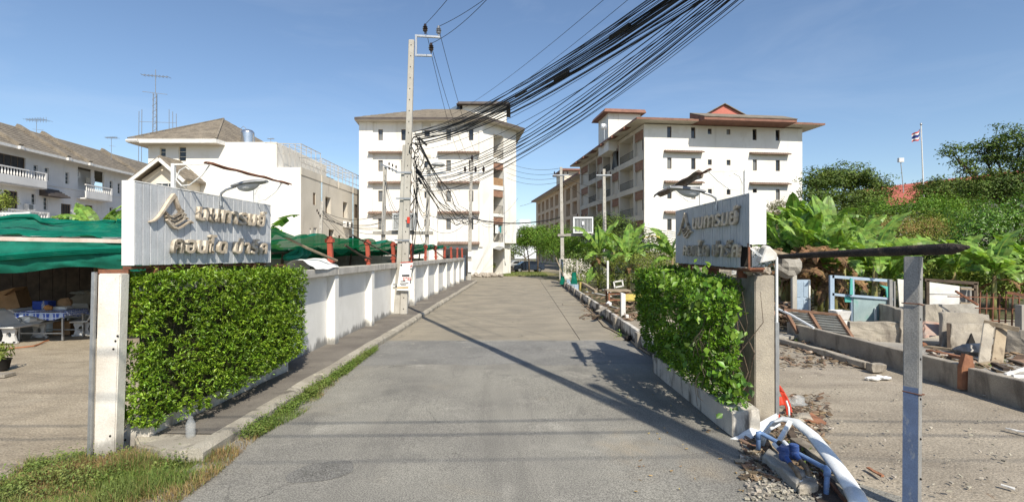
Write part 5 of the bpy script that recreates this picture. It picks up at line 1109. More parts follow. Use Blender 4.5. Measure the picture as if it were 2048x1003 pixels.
t = thing('cable_tangle', 'tangled knot of black cable loops and splice boxes on the tall pole', 'cable tangle', P(832, 300, 19.7)); b = MB()
for k in range(9):
    c = P(830+random.uniform(-4, 12), random.uniform(275, 400), 19.65); r = random.uniform(.12, .4); a0 = random.random()*6; b.tube([c+V((r*.5*math.cos(a), .1*math.sin(a*2), r*math.sin(a))) for a in np.linspace(a0, a0+random.uniform(4, 6.2), 12)], random.choice((.012, .018, .022)), 4)
b.build('loop', CABLE, t)
for k in range(5): b = MB(); c = P(833+random.uniform(-3, 14), random.uniform(275, 365), 19.6); d = V((random.uniform(.3, .6), 0, -random.uniform(.4, 1))).normalized()*random.uniform(.12, .25); b.bar(c-d, c+d, .09, .08); b.build('splice_box', CABLE, t)
b = MB(); 
for k in range(5): c0, c1 = P(829+k*2, 320+k*12, 19.6), P(824, 560-k*20, 19.62); b.tube([c0, (c0+c1)/2+V((.15*math.sin(k), -.03, 0)), c1], .012, 4)
b.build('down_lead', CABLE, t)
gs = ('street side black cable strung along the street beyond the camera', 'street cables')
for (yv, z, r, e) in ((1.25, 7.1, .024, .5), (.75, 7.0, .022, .3), (.95, 6.8, .012, .3), (.2, 6.6, .012, .2)):
    cable((-24, yv-e*.6, z+.2), (5.4, -.5+yv*.9, z+.4), .4, r, *gs); cable((5.4, -.5+yv*.9, z+.4), (34, yv+e, z+.2), .5, r, *gs)

# ------------------------------------------------------------------ vegetation
def sphere_dirs(n):
    a = rng.normal(size=(n, 3)); return unit(a)
def crown(parent, blobs, nc, per, lsize, m, spread=.5, name='crown', flat=.6, **kw):
    """Leaf clumps scattered through the given ellipsoids."""
    vol = np.array([b[3]*b[4]*b[5] for b in blobs])**.75; vol = vol/vol.sum(); P_, N_ = [], []
    for bl, w in zip(blobs, vol):
        k = max(3, int(nc*w)); d = sphere_dirs(k); d[:, 2] = np.where(d[:, 2] < -.35, -d[:, 2]*.6, d[:, 2])
        r = rng.uniform(.25, 1, k)**.45; jit = rng.uniform(.82, 1.14, k)
        c = np.array(bl[:3])+d*np.array(bl[3:6])*(r*jit)[:, None]
        npb = rng.integers(int(per*.55), int(per*1.4)+1, k)
        cc = np.repeat(c, npb, 0); dd = np.repeat(d, npb, 0); g = rng.normal(size=(len(cc), 3))*np.array([1, 1, flat])*spread
        P_.append(cc+g); N_.append(dd*.7+g/spread*.35+rng.normal(size=(len(cc), 3))*.5+np.array([0, 0, .45]))
    P_ = np.concatenate(P_); N_ = np.concatenate(N_); o = leaves(name, P_, N_, lsize*rng.uniform(.6, 1.3, len(P_)), m, parent, **kw); del o['kind']; return o
def tree(name, label, cat, base, blobs, nc, per, ls, m, tr=.16, grp=None, spread=.5, lean=0, trunks=1, flat=.6, limbs=7):
    base = V(base); t = thing(name, label, cat, base, grp); b = MB(); c = sum((V(bl[:3]) for bl in blobs), V((0, 0, 0)))/len(blobs)
    zf = min(bl[2]-bl[5]*.5 for bl in blobs); fork = V((base.x+(c.x-base.x)*.35+lean, base.y, base.z+(zf-base.z)*.85))
    for k in range(trunks):
        o = V(((k-(trunks-1)/2)*tr*3, .1*k, 0)); b.tube([base+o, base.lerp(fork, .5)+o*.8+V((.08, 0, 0)), fork+o*.5], [tr*1.25, tr, tr*.75], 8)
    b.build('trunk', BARK, t, smooth='all')
    for bl in blobs[:limbs]:
        e = V(bl[:3]); b = MB(); mid = fork.lerp(e, .5)+V((random.uniform(-.3, .3), random.uniform(-.3, .3), .25)); b.tube([fork, mid, e], [tr*.55, tr*.38, tr*.12], 5)
        for k in range(4):
            q = e+V((random.uniform(-.8, .8)*bl[3], random.uniform(-.8, .8)*bl[4], random.uniform(-.2, .8)*bl[5])); b.tube([mid.lerp(e, random.uniform(.2, 1)), q], [tr*.18, tr*.05], 4)
        b.build('limb', BARK, t)
    crown(t, blobs, nc, per, ls, m, spread, flat=flat); return t
def E(px, py, D, rx, rz, ry=None):       # an ellipsoid given by its picture centre, distance and radii in metres
    p = P(px, py, D); return (p.x, p.y, p.z, rx, ry or rx*.8, rz)
tree('spreading_tree', 'dark flat topped spreading tree right beside the right apartment block', 'tree', (33, 52, 0), [E(1690, 362, 52, 3.0, 1.7), E(1650, 372, 51, 2.4, 1.9), E(1735, 378, 52, 2.4, 1.5), E(1700, 404, 51, 3.4, 1.4), E(1635, 395, 50, 1.6, 1.6), E(1760, 392, 52, 1.2, .6), E(1725, 420, 50, 2.6, 1.0), E(1640, 420, 50, 2.0, 1.2)], 400, 46, .28, LEAFT, .28, spread=.42, flat=.42)
tree('spreading_tree', 'dark bushy tree standing round the base of the flagpole', 'tree', (44.5, 51, 0), [E(1890, 378, 51, 2.5, 1.3), E(1930, 392, 50, 2.6, 1.6), E(1868, 400, 50, 1.6, 1.4), E(1965, 395, 49, 2.0, 1.7), E(1900, 415, 48, 2.8, 1.0)], 320, 42, .26, LEAFT, .2, spread=.4, flat=.45)
tree('open_crowned_tree', 'tall open crowned tree with ragged branches against the sky at the far right', 'tree', (42.5, 42, 0), [E(1906, 308, 42, 1.0, .8), E(1925, 330, 42, 1.0, .6), E(1962, 298, 42, 1.3, .7), E(1995, 325, 42, 1.9, 1.2), E(2042, 285, 41, 2.1, 1.9), E(2010, 365, 41, 2.2, 1.3), E(2070, 340, 40, 2, 2), E(1950, 345, 42, 1.1, .7), E(1985, 380, 41, 2.4, 1.2), E(2050, 390, 40, 2.4, 1.6)], 430, 36, .24, LEAFT, .24, spread=.34, flat=.5, limbs=8)
tree('glossy_bush', 'large glossy dark leaved bush filling the right edge above the bananas', 'bush', (22.8, 24, 0), [E(1985, 440, 24, 1.5, 1.0), E(1955, 480, 23.5, 1.4, 1.3), E(2030, 460, 24, 1.5, 1.4), E(2010, 515, 23.5, 1.7, 1.2), E(1935, 505, 23, .8, .9), E(2080, 450, 24, 1.5, 1.6)], 300, 46, .14, LEAFB, .14, spread=.26, flat=.7)
mg = tree('mango_bush', 'olive bush covered in brown flower heads behind the charred log', 'bush', (21, 29, 0), [E(1720, 470, 28, 1.2, .9), E(1775, 462, 28, 1.6, .9), E(1840, 458, 29, 1.6, .9), E(1800, 495, 27, 1.9, .8), E(1880, 478, 28, 1.2, 1.0)], 230, 44, .15, LEAFO, .12, spread=.28)
crown(mg, [E(1735, 465, 27, 1.3, .7), E(1790, 462, 27, 1.7, .75), E(1850, 462, 28, 1.5, .8), E(1800, 490, 26, 1.7, .5)], 150, 42, .075, FLOWB, .16, 'flowers')
tree('pale_shrub', 'pale flowering shrub showing against the white wall of the right block', 'shrub', (17.5, 33, 0), [E(1560, 418, 33, .8, .55), E(1590, 428, 33, 1.0, .7), E(1555, 450, 32, 1.0, 1.0)], 90, 40, .13, mat('pale_leaf', (.22, .21, .10), (.16, .17, .06), 1, .6, grain=0, island=.4, transl=.2), .08, spread=.24)
tree('feathery_bush', 'pale green feathery bush below the red roof on the right', 'bush', (29, 35, 0), [E(1830, 425, 35, 1.6, .9), E(1880, 425, 34, 1.5, 1.0), E(1770, 425, 36, 1.6, .7), E(1905, 440, 33, 1.0, 1.0)], 170, 46, .16, LEAFG, .1, spread=.34, flat=1.0)
tree('dark_thicket', 'dark thicket of mixed leaves behind the banana plants on the right', 'thicket', (22, 36, 0), [E(1600, 465, 36, 2.2, 1.8), E(1680, 455, 37, 2.3, 1.6), E(1745, 440, 38, 2.0, 1.3), E(1940, 455, 38, 2.2, 2.0)], 240, 40, .2, LEAFT, .14, spread=.4)
hb = thing('green_backdrop_shrubs', 'low dense shrubs along the back of the demolition lot', 'shrubs', (20, 27, 0))
crown(hb, [E(1570, 520, 25, 1.2, 1.3), E(1620, 525, 26, 1.6, 1.4), E(1690, 520, 27, 1.7, 1.4), E(1760, 525, 26, 1.7, 1.3), E(1830, 530, 26, 1.8, 1.4), E(1900, 540, 25, 1.8, 1.3), E(1980, 555, 24, 1.8, 1.2), E(2050, 560, 24, 1.8, 1.4)], 420, 50, .17, LEAFT, .36)
crown(hb, [E(1570, 560, 24, 1.6, .9), E(1650, 565, 24.5, 1.8, .9), E(1730, 560, 24, 1.8, .9), E(1810, 560, 23, 1.8, .9), E(1890, 560, 23, 1.8, .9), E(1980, 575, 22.5, 1.8, .8), E(2060, 575, 22.5, 1.6, .8)], 330, 50, .13, LEAFO, .32, 'undergrowth')
for (px, py, D, r_) in ((1054, 492, 66, .06), (1075, 492, 66, .06)):
    pass
tree('street_tree', 'round leafy small tree on the grass island, right of the pair', 'tree', (3.3, 66, 0), [E(1072, 468, 66, 1.6, 1.3), E(1084, 486, 66, 1.8, 1.2), E(1062, 480, 66, 1.2, 1.2)], 150, 40, .22, LEAFG, .09, spread=.36)
tree('street_tree', 'round leafy small tree on the grass island beside the black car', 'tree', (2.25, 67, 0), [E(1052, 470, 67, 1.1, 1.4), E(1046, 488, 67, 1.0, .9)], 90, 40, .2, LEAFG, .09, spread=.34)
tree('feathery_tree', 'feathery green tree behind the pole left of the white transformer', 'tree', (5.2, 52, 0), [E(1120, 480, 52, 1.8, 1.6), E(1105, 505, 52, 1.4, 1.4), E(1140, 498, 50, 1.6, 1.5), E(1160, 505, 49, 1.5, 1.3)], 190, 40, .2, LEAFG, .12, spread=.42, flat=.9)
tree('dark_round_bush', 'dark round tree under the balconies behind the white transformer', 'tree', (9.7, 50, 0), [E(1225, 452, 50, 2.0, 1.1), E(1205, 470, 50, 1.6, 1.0), E(1255, 468, 49, 1.5, .9), E(1180, 475, 50, 1.2, .8)], 170, 42, .22, LEAFT, .14, spread=.4)
tree('background_tree', 'dark green tree behind the parked cars at the lane end', 'tree', (2, 92, 0), [E(1045, 488, 92, 2.2, 2.0), E(1028, 505, 92, 1.6, 1.4), E(1100, 492, 95, 3.0, 2.2)], 150, 36, .34, LEAFT, .18, spread=.6)
tree('corner_shrub', 'small clipped shrub at the foot of the stair corner, left one', 'shrub', P(986, 546, 60.5), [E(986, 534, 60.5, .22, .75)], 16, 30, .14, LEAFO, .03, spread=.14, limbs=1)
tree('corner_shrub', 'small clipped shrub at the foot of the stair corner, right one', 'shrub', P(1003, 547, 62), [E(1004, 536, 62, .22, .7)], 16, 30, .14, LEAFO, .03, spread=.14, limbs=1)
tree('yellow_shrub', 'yellowish green shrub at the far left edge under the townhouse balcony', 'shrub', P(-5, 460, 24), [E(-6, 405, 24, .5, .55), E(2, 412, 24, .35, .35)], 40, 36, .11, LEAFO, .05, spread=.2)
lb = thing('weedy_bank', 'weedy green bank of creepers behind the lane wall below the bananas', 'weeds', (7, 36, 0))
crown(lb, [E(1150, 545, 38, .9, .8), E(1165, 560, 36, 1.0, .7), E(1185, 552, 37, 1.1, .9), E(1225, 562, 35, 1.4, .8), E(1270, 560, 34, 1.4, .8), E(1310, 540, 33, 1.5, 1.2), E(1345, 530, 30, 1.2, 1.1), E(1200, 530, 39, 1.6, 1.0), E(1260, 525, 38, 2, 1.2)], 300, 44, .13, LEAFO, .3)
crown(lb, [E(1160, 525, 40, 1.2, .7), E(1310, 505, 40, 2.4, 1.1), E(1240, 500, 42, 2.4, 1.0)], 110, 40, .2, LEAFT, .36, 'creeper')

# bananas: four leaf shapes shared by every plant
def banana_leaf(seed, e0, e1, m=BANANA, torn=.3):
    rs = random.Random(seed); b = MB(); n = 18; pts = [V((0, 0, 0))]; ang = []
    for k in range(n):
        f = k/(n-1); a = rad(e0+(e1-e0)*f**1.25); ang.append(a); pts.append(pts[-1]+V((math.cos(a), 0, math.sin(a)))/n)
    ang.append(ang[-1])
    def wid(f): return 0 if f < .13 else .175*math.sin(min(1, (f-.13)/.87)**.72*math.pi)**.6
    b.tube(pts, [.016*(1-.85*k/n)+.002 for k in range(n+1)], 5)
    for side in (-1, 1):
        dr = .25
        for k in range(n):
            f0, f1 = k/n, (k+1)/n
            if f1 < .15: continue
            if rs.random() < torn: dr = rs.uniform(.05, .9)
            gap = rs.uniform(.01, .03) if rs.random() < torn else 0
            w0, w1 = wid(f0), wid(f1)
            nu = V((-math.sin(ang[k]), 0, math.cos(ang[k])))
            def ed(p, w, d): return p+V((0, side*w*math.cos(d*.9), 0))+nu*(w*(.22-.75*d))
            p0, p1 = pts[k], pts[k+1]; q0, q1 = ed(p0.lerp(p1, gap*6), w0, dr), ed(p1.lerp(p0, gap*6), w1, dr)
            m0, m1 = ed(p0, w0*.5, dr*.35), ed(p1, w1*.5, dr*.35)
            b.quad(p0, p1, m1, m0); b.quad(m0, m1, q1, q0)
    return b.mesh('banana_leaf', m, smooth=False)
BL = [banana_leaf(1, 84, 56, torn=.2), banana_leaf(2, 76, 8, torn=.5), banana_leaf(3, 62, -38, torn=.6), banana_leaf(4, 40, -72, torn=.7), banana_leaf(7, 80, 30, torn=.35)]
BD = [banana_leaf(5, 20, -88, BANDRY, .7), banana_leaf(6, -20, -89, BANDRY, .8)]
def banana(label, base, stemh, lv, dry=0, grp='banana plants', seed=1, rs_=.09):
    """lv: (leaf shape, azimuth in degrees, length in metres)"""
    rs = random.Random(seed); base = V(base); t = thing('banana_plant', label, 'banana plant', base, grp); b = MB()
    b.tube([base-Z*.1, base+Z*stemh*.5+V((.05, 0, 0)), base+Z*stemh+V((.08, 0, 0))], [rs_*1.3, rs_, rs_*.6], 8); b.build('stem', BANSTEM, t, smooth='all'); top = base+Z*stemh*.94+V((.08, 0, 0))
    for (k, az, L) in lv: put('leaf', BL[k], t, top+Z*rs.uniform(-.1, .08), (rs.uniform(-.5, .5), rs.uniform(-.16, .16), rad(az+rs.uniform(-12, 12))), L*rs.uniform(1.0, 1.28))
    for k in range(dry): put('dry_leaf', BD[k % 2], t, top-Z*rs.uniform(.05, stemh*.35), (rs.uniform(-.3, .3), 0, rs.uniform(0, 6.28)), rs.uniform(.8, 1.5))
    return t
banana('banana plant with upright leaves beside the lane wall, left one of the lane clump', P(1196, 572, 36).xy[:]+(0,), 2.5, [(0, 165, 2.2), (4, 20, 2.5), (1, 178, 2.5), (2, 200, 2.0), (3, 230, 1.7), (2, -30, 2.1), (1, 60, 2.2), (3, -70, 1.6), (4, 100, 2.2)], 5, seed=2)
banana('banana plant with a broad leaf stretching right, middle of the lane clump', P(1256, 572, 34).xy[:]+(0,), 2.4, [(4, 30, 2.4), (0, 150, 1.9), (1, 8, 2.2), (2, 0, 2.3), (3, 200, 1.6), (2, -40, 2.0), (1, 185, 2.2), (3, -60, 1.9), (0, 70, 2.1), (3, 250, 1.5)], 5, seed=3)
banana('banana plant in the shade between the two front lane bananas', P(1226, 565, 40).xy[:]+(0,), 2.6, [(0, 60, 2.0), (1, 160, 2.2), (1, 20, 2.2), (2, 200, 2.0), (2, -20, 2.0), (4, 120, 1.9)], 3, seed=4)
banana('slim banana plant with a white trunk beside the grey right sign', P(1342, 560, 27).xy[:]+(0,), 2.35, [(0, 150, 1.5), (0, 70, 1.5), (4, 20, 1.5), (1, 185, 1.9), (2, 170, 1.9), (3, 200, 1.4), (2, -20, 1.3)], 1, seed=5)
yb = P(1341, 490, 27.2); put('yellow_leaf', banana_leaf(9, 50, -30, YELLOW, .6), [o for o in bpy.data.objects if o.name == 'banana_plant.003'][0], yb, (0, 0, rad(170)), 1.6)
banana('small banana sprout low beside the leaning post at the lane wall', P(1172, 575, 33).xy[:]+(0,), .5, [(1, 40, 1.1), (4, 60, 1.2), (2, 160, .9)], 0, seed=6, rs_=.05)
RB_ = [(1604, 20.5, 2.7, 11, 6), (1640, 22, 3.3, 12, 7), (1575, 22, 2.9, 13, 7), (1668, 19.5, 2.0, 14, 3), (1700, 24, 2.9, 15, 3), (1618, 24, 3.6, 16, 7)]
LBL = ['banana plant with tall pale leaves next to the blue door', 'banana plant with an upright notched leaf over the dry brown stems', 'banana plant half hidden by the end of the grey right sign', 'low banana plant drooping over the bare window frame', 'banana plant behind the turquoise wall panel', 'tallest banana plant at the back of the dry brown clump']
for (px, D, h, sd, dry), lb_ in zip(RB_, LBL):
    r = random.Random(sd); lv = [(r.choice((0, 4)), r.uniform(20, 160), r.uniform(1.3, 1.9)), (4, r.uniform(0, 50), r.uniform(1.3, 1.8)), (1, r.uniform(160, 200), 1.8), (1, r.uniform(-30, 20), 1.9), (2, r.uniform(190, 300), 1.6), (2, r.uniform(-60, 0), 1.7), (3, r.uniform(200, 330), 1.5), (0, r.uniform(0, 360), 1.7), (4, r.uniform(180, 360), 1.6), (2, r.uniform(0, 360), 1.5), (1, r.uniform(60, 120), 1.5)]
    p = P(px, 560, D); banana(lb_, (p.x, p.y, 0), h, lv, dry*2, seed=sd)
for k in range(13):
    r = random.Random(100+k); px = (1548, 1565, 1590, 1612, 1632, 1655, 1685, 1715, 1740, 1775, 1800, 1930, 2010)[k]; D = (24, 21.5, 23.5, 21.5, 25, 21, 22, 26, 23, 22, 24, 24, 23.5)[k]; h = (2.6, 2.2, 3.6, 1.8, 3.9, 2.9, 2.2, 2.6, 1.7, 1.4, 1.6, 1.6, 1.5)[k]
    lv = [(r.choice((0, 4, 0)), r.uniform(0, 360), r.uniform(1.3, 2.1)) for _ in range(4)]+[(r.choice((1, 2)), r.choice((r.uniform(150, 215), r.uniform(-40, 30))), r.uniform(1.3, 2.0)) for _ in range(4)]+[(3, r.uniform(180, 360), r.uniform(1.1, 1.6))]
    banana('banana plant in the crowded green clump behind the ruins', (P(px, 560, D).x, D, 0), h, lv, 2 if k < 7 else 0, seed=100+k)
banana('banana plant with big torn leaves hanging over the turquoise panel', (P(1746, 560, 17.2).x, 17.2, 0), 2.35, [(2, 190, 1.6), (2, 165, 1.5), (3, 250, 1.4), (3, 285, 1.3), (1, 10, 1.9), (2, -10, 1.8), (3, -40, 1.5), (4, 60, 1.4), (2, 215, 1.9)], 1, seed=21)
banana('broad banana plant glowing green left of the rusty bars', (P(1905, 560, 21.5).x, 21.5, 0), 1.7, [(1, 170, 1.9), (2, 190, 1.8), (4, 120, 1.3), (1, 10, 1.9), (2, -5, 2.0), (3, -50, 1.5), (2, 230, 1.5)], 2, seed=22)
banana('broad banana plant spreading over the rusty bars at the right edge', (P(1985, 560, 20).x, 20, 0), 1.75, [(1, 165, 2.1), (2, 185, 2.0), (1, 15, 2.1), (2, 0, 2.0), (4, 50, 1.4), (3, 250, 1.6), (2, 215, 1.9), (3, -40, 1.5), (1, 140, 1.8)], 2, seed=23)
banana('banana plant at the extreme right edge behind the lot', (P(2060, 560, 21).x, 21, 0), 1.9, [(1, 175, 2.0), (2, 190, 2.0), (2, 160, 1.8), (4, 130, 1.5), (3, 220, 1.6), (1, 10, 1.7)], 1, seed=24)
dl = thing('dry_banana_heap', 'brown curtain of dead banana leaves hanging behind the blue door', 'dead leaves', (11.5, 20.6, 0))
for k in range(46):
    p = P(random.uniform(1560, 1665), random.uniform(495, 560), random.uniform(19.4, 22)); put('dry_leaf', random.choice(BD), dl, p, (random.uniform(-.5, .5), random.uniform(-.3, .3), random.uniform(0, 6.28)), random.uniform(.9, 1.7))
banana('banana plant with long pale leaves behind the green net stall', (P(190, 470, 18.5).x, 18.5, 0), 3.3, [(2, 170, 1.9), (4, 150, 1.5), (1, 140, 1.5), (2, 200, 1.4), (1, 30, 1.5), (4, 20, 1.3), (2, -10, 1.7), (3, 230, 1.2), (3, 300, 1.2), (2, 185, 1.6)], 0, seed=31)
banana('banana plant between the stall and the white left sign', (P(232, 470, 17.4).x, 17.4, 0), 3.2, [(4, 80, 1.2), (1, 20, 1.4), (2, 160, 1.5), (3, 200, 1.2), (2, -20, 1.4), (1, 120, 1.2)], 0, seed=32)
banana('banana plant whose single leaf shows right of the white left sign', (P(520, 470, 16).x, 16, 0), 2.8, [(1, 2, 1.5), (2, -15, 1.0), (3, -30, .9), (1, 160, 1.2)], 0, seed=33)

# grass verge and kerb weeds
def blades(name, pts, hgt, wid, m, parent=None, lean=.5, label=None):
    n = len(pts); pts = np.asarray(pts, float); h = np.asarray(hgt)[:, None]; a = rng.uniform(0, 6.283, n); d = np.stack([np.cos(a), np.sin(a), np.zeros(n)], 1); s = np.stack([-np.sin(a), np.cos(a), np.zeros(n)], 1)*wid
    L = rng.uniform(.1, 1, n)[:, None]*lean; up = np.array([[0, 0, 1.0]])
    mid = pts+up*h*.55+d*h*L*.35; tip = pts+up*h*(1-.35*L)+d*h*L*1.1
    v = np.stack([pts-s, pts+s, mid-s*.7, mid+s*.7, tip], 1).reshape(-1, 3); i = np.arange(n)[:, None]*5
    f = np.concatenate([i+np.array([[0, 1, 3]]), i+np.array([[0, 3, 2]]), i+np.array([[2, 3, 4]])], 1).reshape(-1, 3)
    o = put(name, fastmesh(name, v, f, m)); o['kind'] = 'stuff'
    if label: o['label'] = label
    return o
gp, gd = [], []
poly = [G(0, 962), G(60, 925), G(130, 905), G(205, 908), G(330, 915), G(400, 912), G(450, 898), G(520, 850), G(600, 793), G(680, 735), G(740, 700), G(752, 700), G(690, 752), G(610, 826), G(520, 872), G(440, 945), G(350, 1010), G(200, 1100), G(-200, 1100)]
def inside(x, y):
    c = False; j = len(poly)-1
    for i in range(len(poly)):
        a, b_ = poly[i], poly[j]
        if (a.y > y) != (b_.y > y) and x < (b_.x-a.x)*(y-a.y)/(b_.y-a.y)+a.x: c = not c
        j = i
    return c
tries = 0
while len(gp)+len(gd) < 30000 and tries < 600000:
    tries += 1; y = random.uniform(4.0, 13.4); x = random.uniform(-7.2, -3.2)
    if not inside(x, y): continue
    q = n3(x, y, 1.3, 9)+.5*n3(x, y, 4, 2)
    if y > 6.9 and random.random() < (y-6.9)/14: continue
    if q < -.42 and random.random() < .8: continue
    (gd if q+random.gauss(0, .35) < (.10 if y < 6.9 else -.25) else gp).append((x, y, -.03+.03*n3(x, y, 1.5)))
sz = lambda a: np.array([(.05+.12*max(0, n3(p[0], p[1], 2.2, 4)+.35))*random.uniform(.6, 1.9)*(1.0 if p[1] < 6.9 else .8) for p in a])
blades('grass', gp, sz(gp), .0035, GRASS, lean=.8, label='green grass of the verge at the bottom left corner and along the kerb')
blades('dry_grass', gd, sz(gd)*.9, .003, GRASSD, lean=1.1, label='straw coloured dry grass mixed into the verge')
P_, N_, S_ = [], [], []
for k in range(900):
    v = random.uniform(6.9, 13.2) if k < 620 else random.uniform(5.0, 7.0)
    if k < 620: c = R(-3.80+random.uniform(-.03, .24)*(1-(v-6.9)/8.5), v, random.uniform(.0, .06))
    else:
        c = V((random.uniform(-5.6, -3.9), random.uniform(5.2, 6.5), .03))
        if not inside(c.x, c.y): continue
    if n3(c.x, c.y, 1.6, 3) < (-.32 if k < 620 else -.12): continue
    for j in range(15): P_.append(c+V((random.gauss(0, .045), random.gauss(0, .05), abs(random.gauss(0, .055))))); N_.append((random.gauss(0, .5), random.gauss(-.2, .5), 1)); S_.append(random.uniform(.02, .042))
leaves('weeds', P_, N_, S_, GRASS, None, aspect=.55)['label'] = 'small leafy weeds growing out of the kerb foot'
P_, N_, S_ = [], [], []
for (px, py, n) in ((1252, 664, 60), (1262, 670, 50), (1205, 637, 14), (1242, 673, 30)):
    c = G(px, py)
    for j in range(n): P_.append(c+V((random.gauss(0, .13), random.gauss(0, .13), abs(random.gauss(0, .08))))); N_.append((random.gauss(0, .6), random.gauss(-.3, .5), 1)); S_.append(random.uniform(.05, .10))
o = leaves('weed_tuft', P_, N_, S_, LEAFG, None); o['label'] = 'bright weed tuft at the foot of the low lane wall'
gi = [(random.uniform(-1.2, 4.2), random.uniform(56.5, 66), -.05) for k in range(2600)]
b = MB(); b.prism([(-.8, 57, -.06), (2.6, 56.2, -.06), (5.2, 60, -.06), (4.6, 68, -.06), (.8, 68, -.06)], (0, 0, .1)); tag(b.build('grass_island', mat('island_soil', (.16, .17, .06), (.22, .19, .09), 1.2, .95, grain=.2, gsc=10)), kind='structure')
blades('island_grass', [g for g in gi if g[0] < 4], rng.uniform(.12, .3, len([g for g in gi if g[0] < 4])), .02, GRASS, lean=.7, label='patchy grass on the island in front of the cars')

# ------------------------------------------------------------------ left stall under the green net
st = thing('net_stall', 'open shed with an added shading roof and green netting on the left lot', 'stall', (-14, 16, 0))
def SX(f): return -22+f*12.6                     # front line runs from far left to the boundary wall
def front(f, z): return V((SX(f), 11.05+f*2.4, z))
b = MB()
for k in range(30):
    f0, f1 = k/30, (k+1)/30; a, c = front(f0, 3.06-.22*f0), front(f1, 3.06-.22*f1); o = Z*(.03*(k % 2))
    b.hexa([a+o, c+o, c+V((0, 6.4, .35))+o, a+V((0, 6.4, .35))+o, a+o+Z*.02, c+o+Z*.02, c+V((0, 6.4, .37))+o, a+V((0, 6.4, .37))+o])
b.build('tin_roof', TIN, st)  # solid roof added under the net to shade the stall
b = MB(); b.bar(front(0, 3.02)-V((0, .04, 0)), front(1, 2.80)-V((0, .04, 0)), .04, .1); b.build('eave_strip', mat('pale_eave', (.62, .52, .46), (.5, .4, .33), 3, .7), st)
b = MB()
for k in range(26):
    f0, f1 = k/26, (k+1)/26; a, c = V((SX(f0), 18.6, 0)), V((SX(f1), 18.6, 0)); b.hexa([a, c-V((.02, 0, 0)), c+V((-.02, .05, 0)), a+V((0, .05, 0)), a+Z*3.3, c+V((-.02, 0, 3.3)), c+V((-.02, .05, 3.3)), a+V((0, .05, 3.3))])
b.build('back_boards', WOODD, st)['kind'] = 'stuff'
b = MB(); b.box(-11.9, -11.84, 14.7, 18.5, .0, 2.7); b.build('side_board', mat('brown_side_board', (.26, .135, .07), (.2, .10, .055), 3, .8), st)
for f in (.18, .5):
    p = front(f, 0)+V((0, .5, 0)); b = MB(); b.tube([p, p+Z*3], .035, 6); b.build('post', GALV, st)
def wr(x, y, s): return mnoise.noise(V((x*s, y*s, 3.3)))
b = MB()
def hang(u, v):
    p = front(u, 0); zt = 2.97-.22*u; zb_ = 1.98+.10*math.sin(u*9)+.05*math.sin(u*31)+.03*u; z = zt+(zb_-zt)*v
    return p+V((.0, -.06-.10*math.sin(v*3.1)+.10*wr(u*13, v*2.5, 1.0)+.055*wr(u*40, v*5, 1)+.02*wr(u*110, v*10, 1), z-p.z))
b.grid(hang, 120, 16); b.build('front_net', NETD, st, smooth='all')
b = MB(); pts = []
for k in range(26): u = k/25; p = front(u, 0); z = 2.25+.55*max(0, u-.62)*1.6-.02*math.sin(u*20); pts.append(p+V((0, -.22, z)))
for k in range(3): b.tube([q+V((0, -.02*k, .045*k)) for q in pts], .035+.01*k, 5)
b.build('net_rope', NET, st, smooth='all')
b = MB()
def topnet(u, v):
    p = front(u, 0)+V((0, -.05+v*4.6, 0)); z = 3.10-.22*u+(v**.7)*(.78-.35*u)+.16*wr(u*11, v*3, 1)+.08*wr(u*35, v*8, 1)+.03*wr(u*90, v*20, 1); z += -.14*math.sin(v*math.pi*2)*.5
    return V((p.x, p.y, max(z, 3.02-.22*u+.05)))
b.grid(topnet, 110, 26); b.build('roof_net', NET, st, smooth='all')
b = MB()
for k in range(4):
    u0 = .1+k*.22; pts = [topnet(u0+.24*j/9, .35+.12*k+.05*math.sin(j))+Z*.09 for j in range(10)]; b.tube(pts, [.05+.04*math.sin(j*.7) for j in range(10)], 6)
b.build('net_roll', NET, st, smooth='all')
p = P(10, 427, 14); b = MB(); b.bar(p-V((1.5, 0, .05)), p+V((.5, .2, .04)), .05); tag(b.build('loose_batten', WHITEP), 'grey batten lying on the green net roof at the left edge', 'batten')

# stone benches, table and clutter
def bench(label, base, az, L=1.25):
    t = thing('stone_bench', label, 'bench', (0, 0, 0), 'white stone benches'); w = .055
    for x in (-L*.36, L*.36):
        b = MB()
        def outl(a):           # rounded leg plate with a waist
            c, s = math.cos(a), math.sin(a); q = 1/max(abs(c)/.21, abs(s)/.205); y, z = c*q, s*q; wv = 1-.28*(1-abs(z)/.205)
            return V((x-w/2, y*wv+.02, .21+z))
        b.plate_hole(outl, lambda a, r: V((x-w/2, .02+r*math.cos(a), .23+r*math.sin(a))), .075, V((w, 0, 0)))
        b.box(x-w/2, x+w/2, -.22, -.10, 0, .05); b.box(x-w/2, x+w/2, .13, .25, 0, .05); b.build('leg', BENCH, t)
    b = MB(); b.box(-L/2, L/2, -.24, .20, .42, .475); b.build('seat', BENCH, t, bevel=.012)
    b = MB(); b.hexa([(-L/2, .17, .475), (L/2, .17, .475), (L/2, .235, .475), (-L/2, .235, .475), (-L/2*.96, .34, .90), (L/2*.96, .34, .90), (L/2*.96, .39, .90), (-L/2*.96, .39, .90)]); b.build('backrest', BENCH, t, bevel=.012)
    t.location = base; t.rotation_euler = (0, 0, az); ORG[t.name] = V(base); return t
bench('white stone bench seen from its end beside the blue cloth table', G(52, 680), rad(90))
bench('white stone bench on the right of the blue cloth table', V((-13.25, 15.9, 0)), rad(-62))
bench('low white stone bench partly cut by the left edge', G(-6, 684), rad(90))
bench('white stone bench behind the table leg', G(118, 668)+V((0, .9, 0)), rad(180), .9)
BCL = bpy.data.materials.new('blue_patterned_cloth'); BCL.use_nodes = True; nt = BCL.node_tree
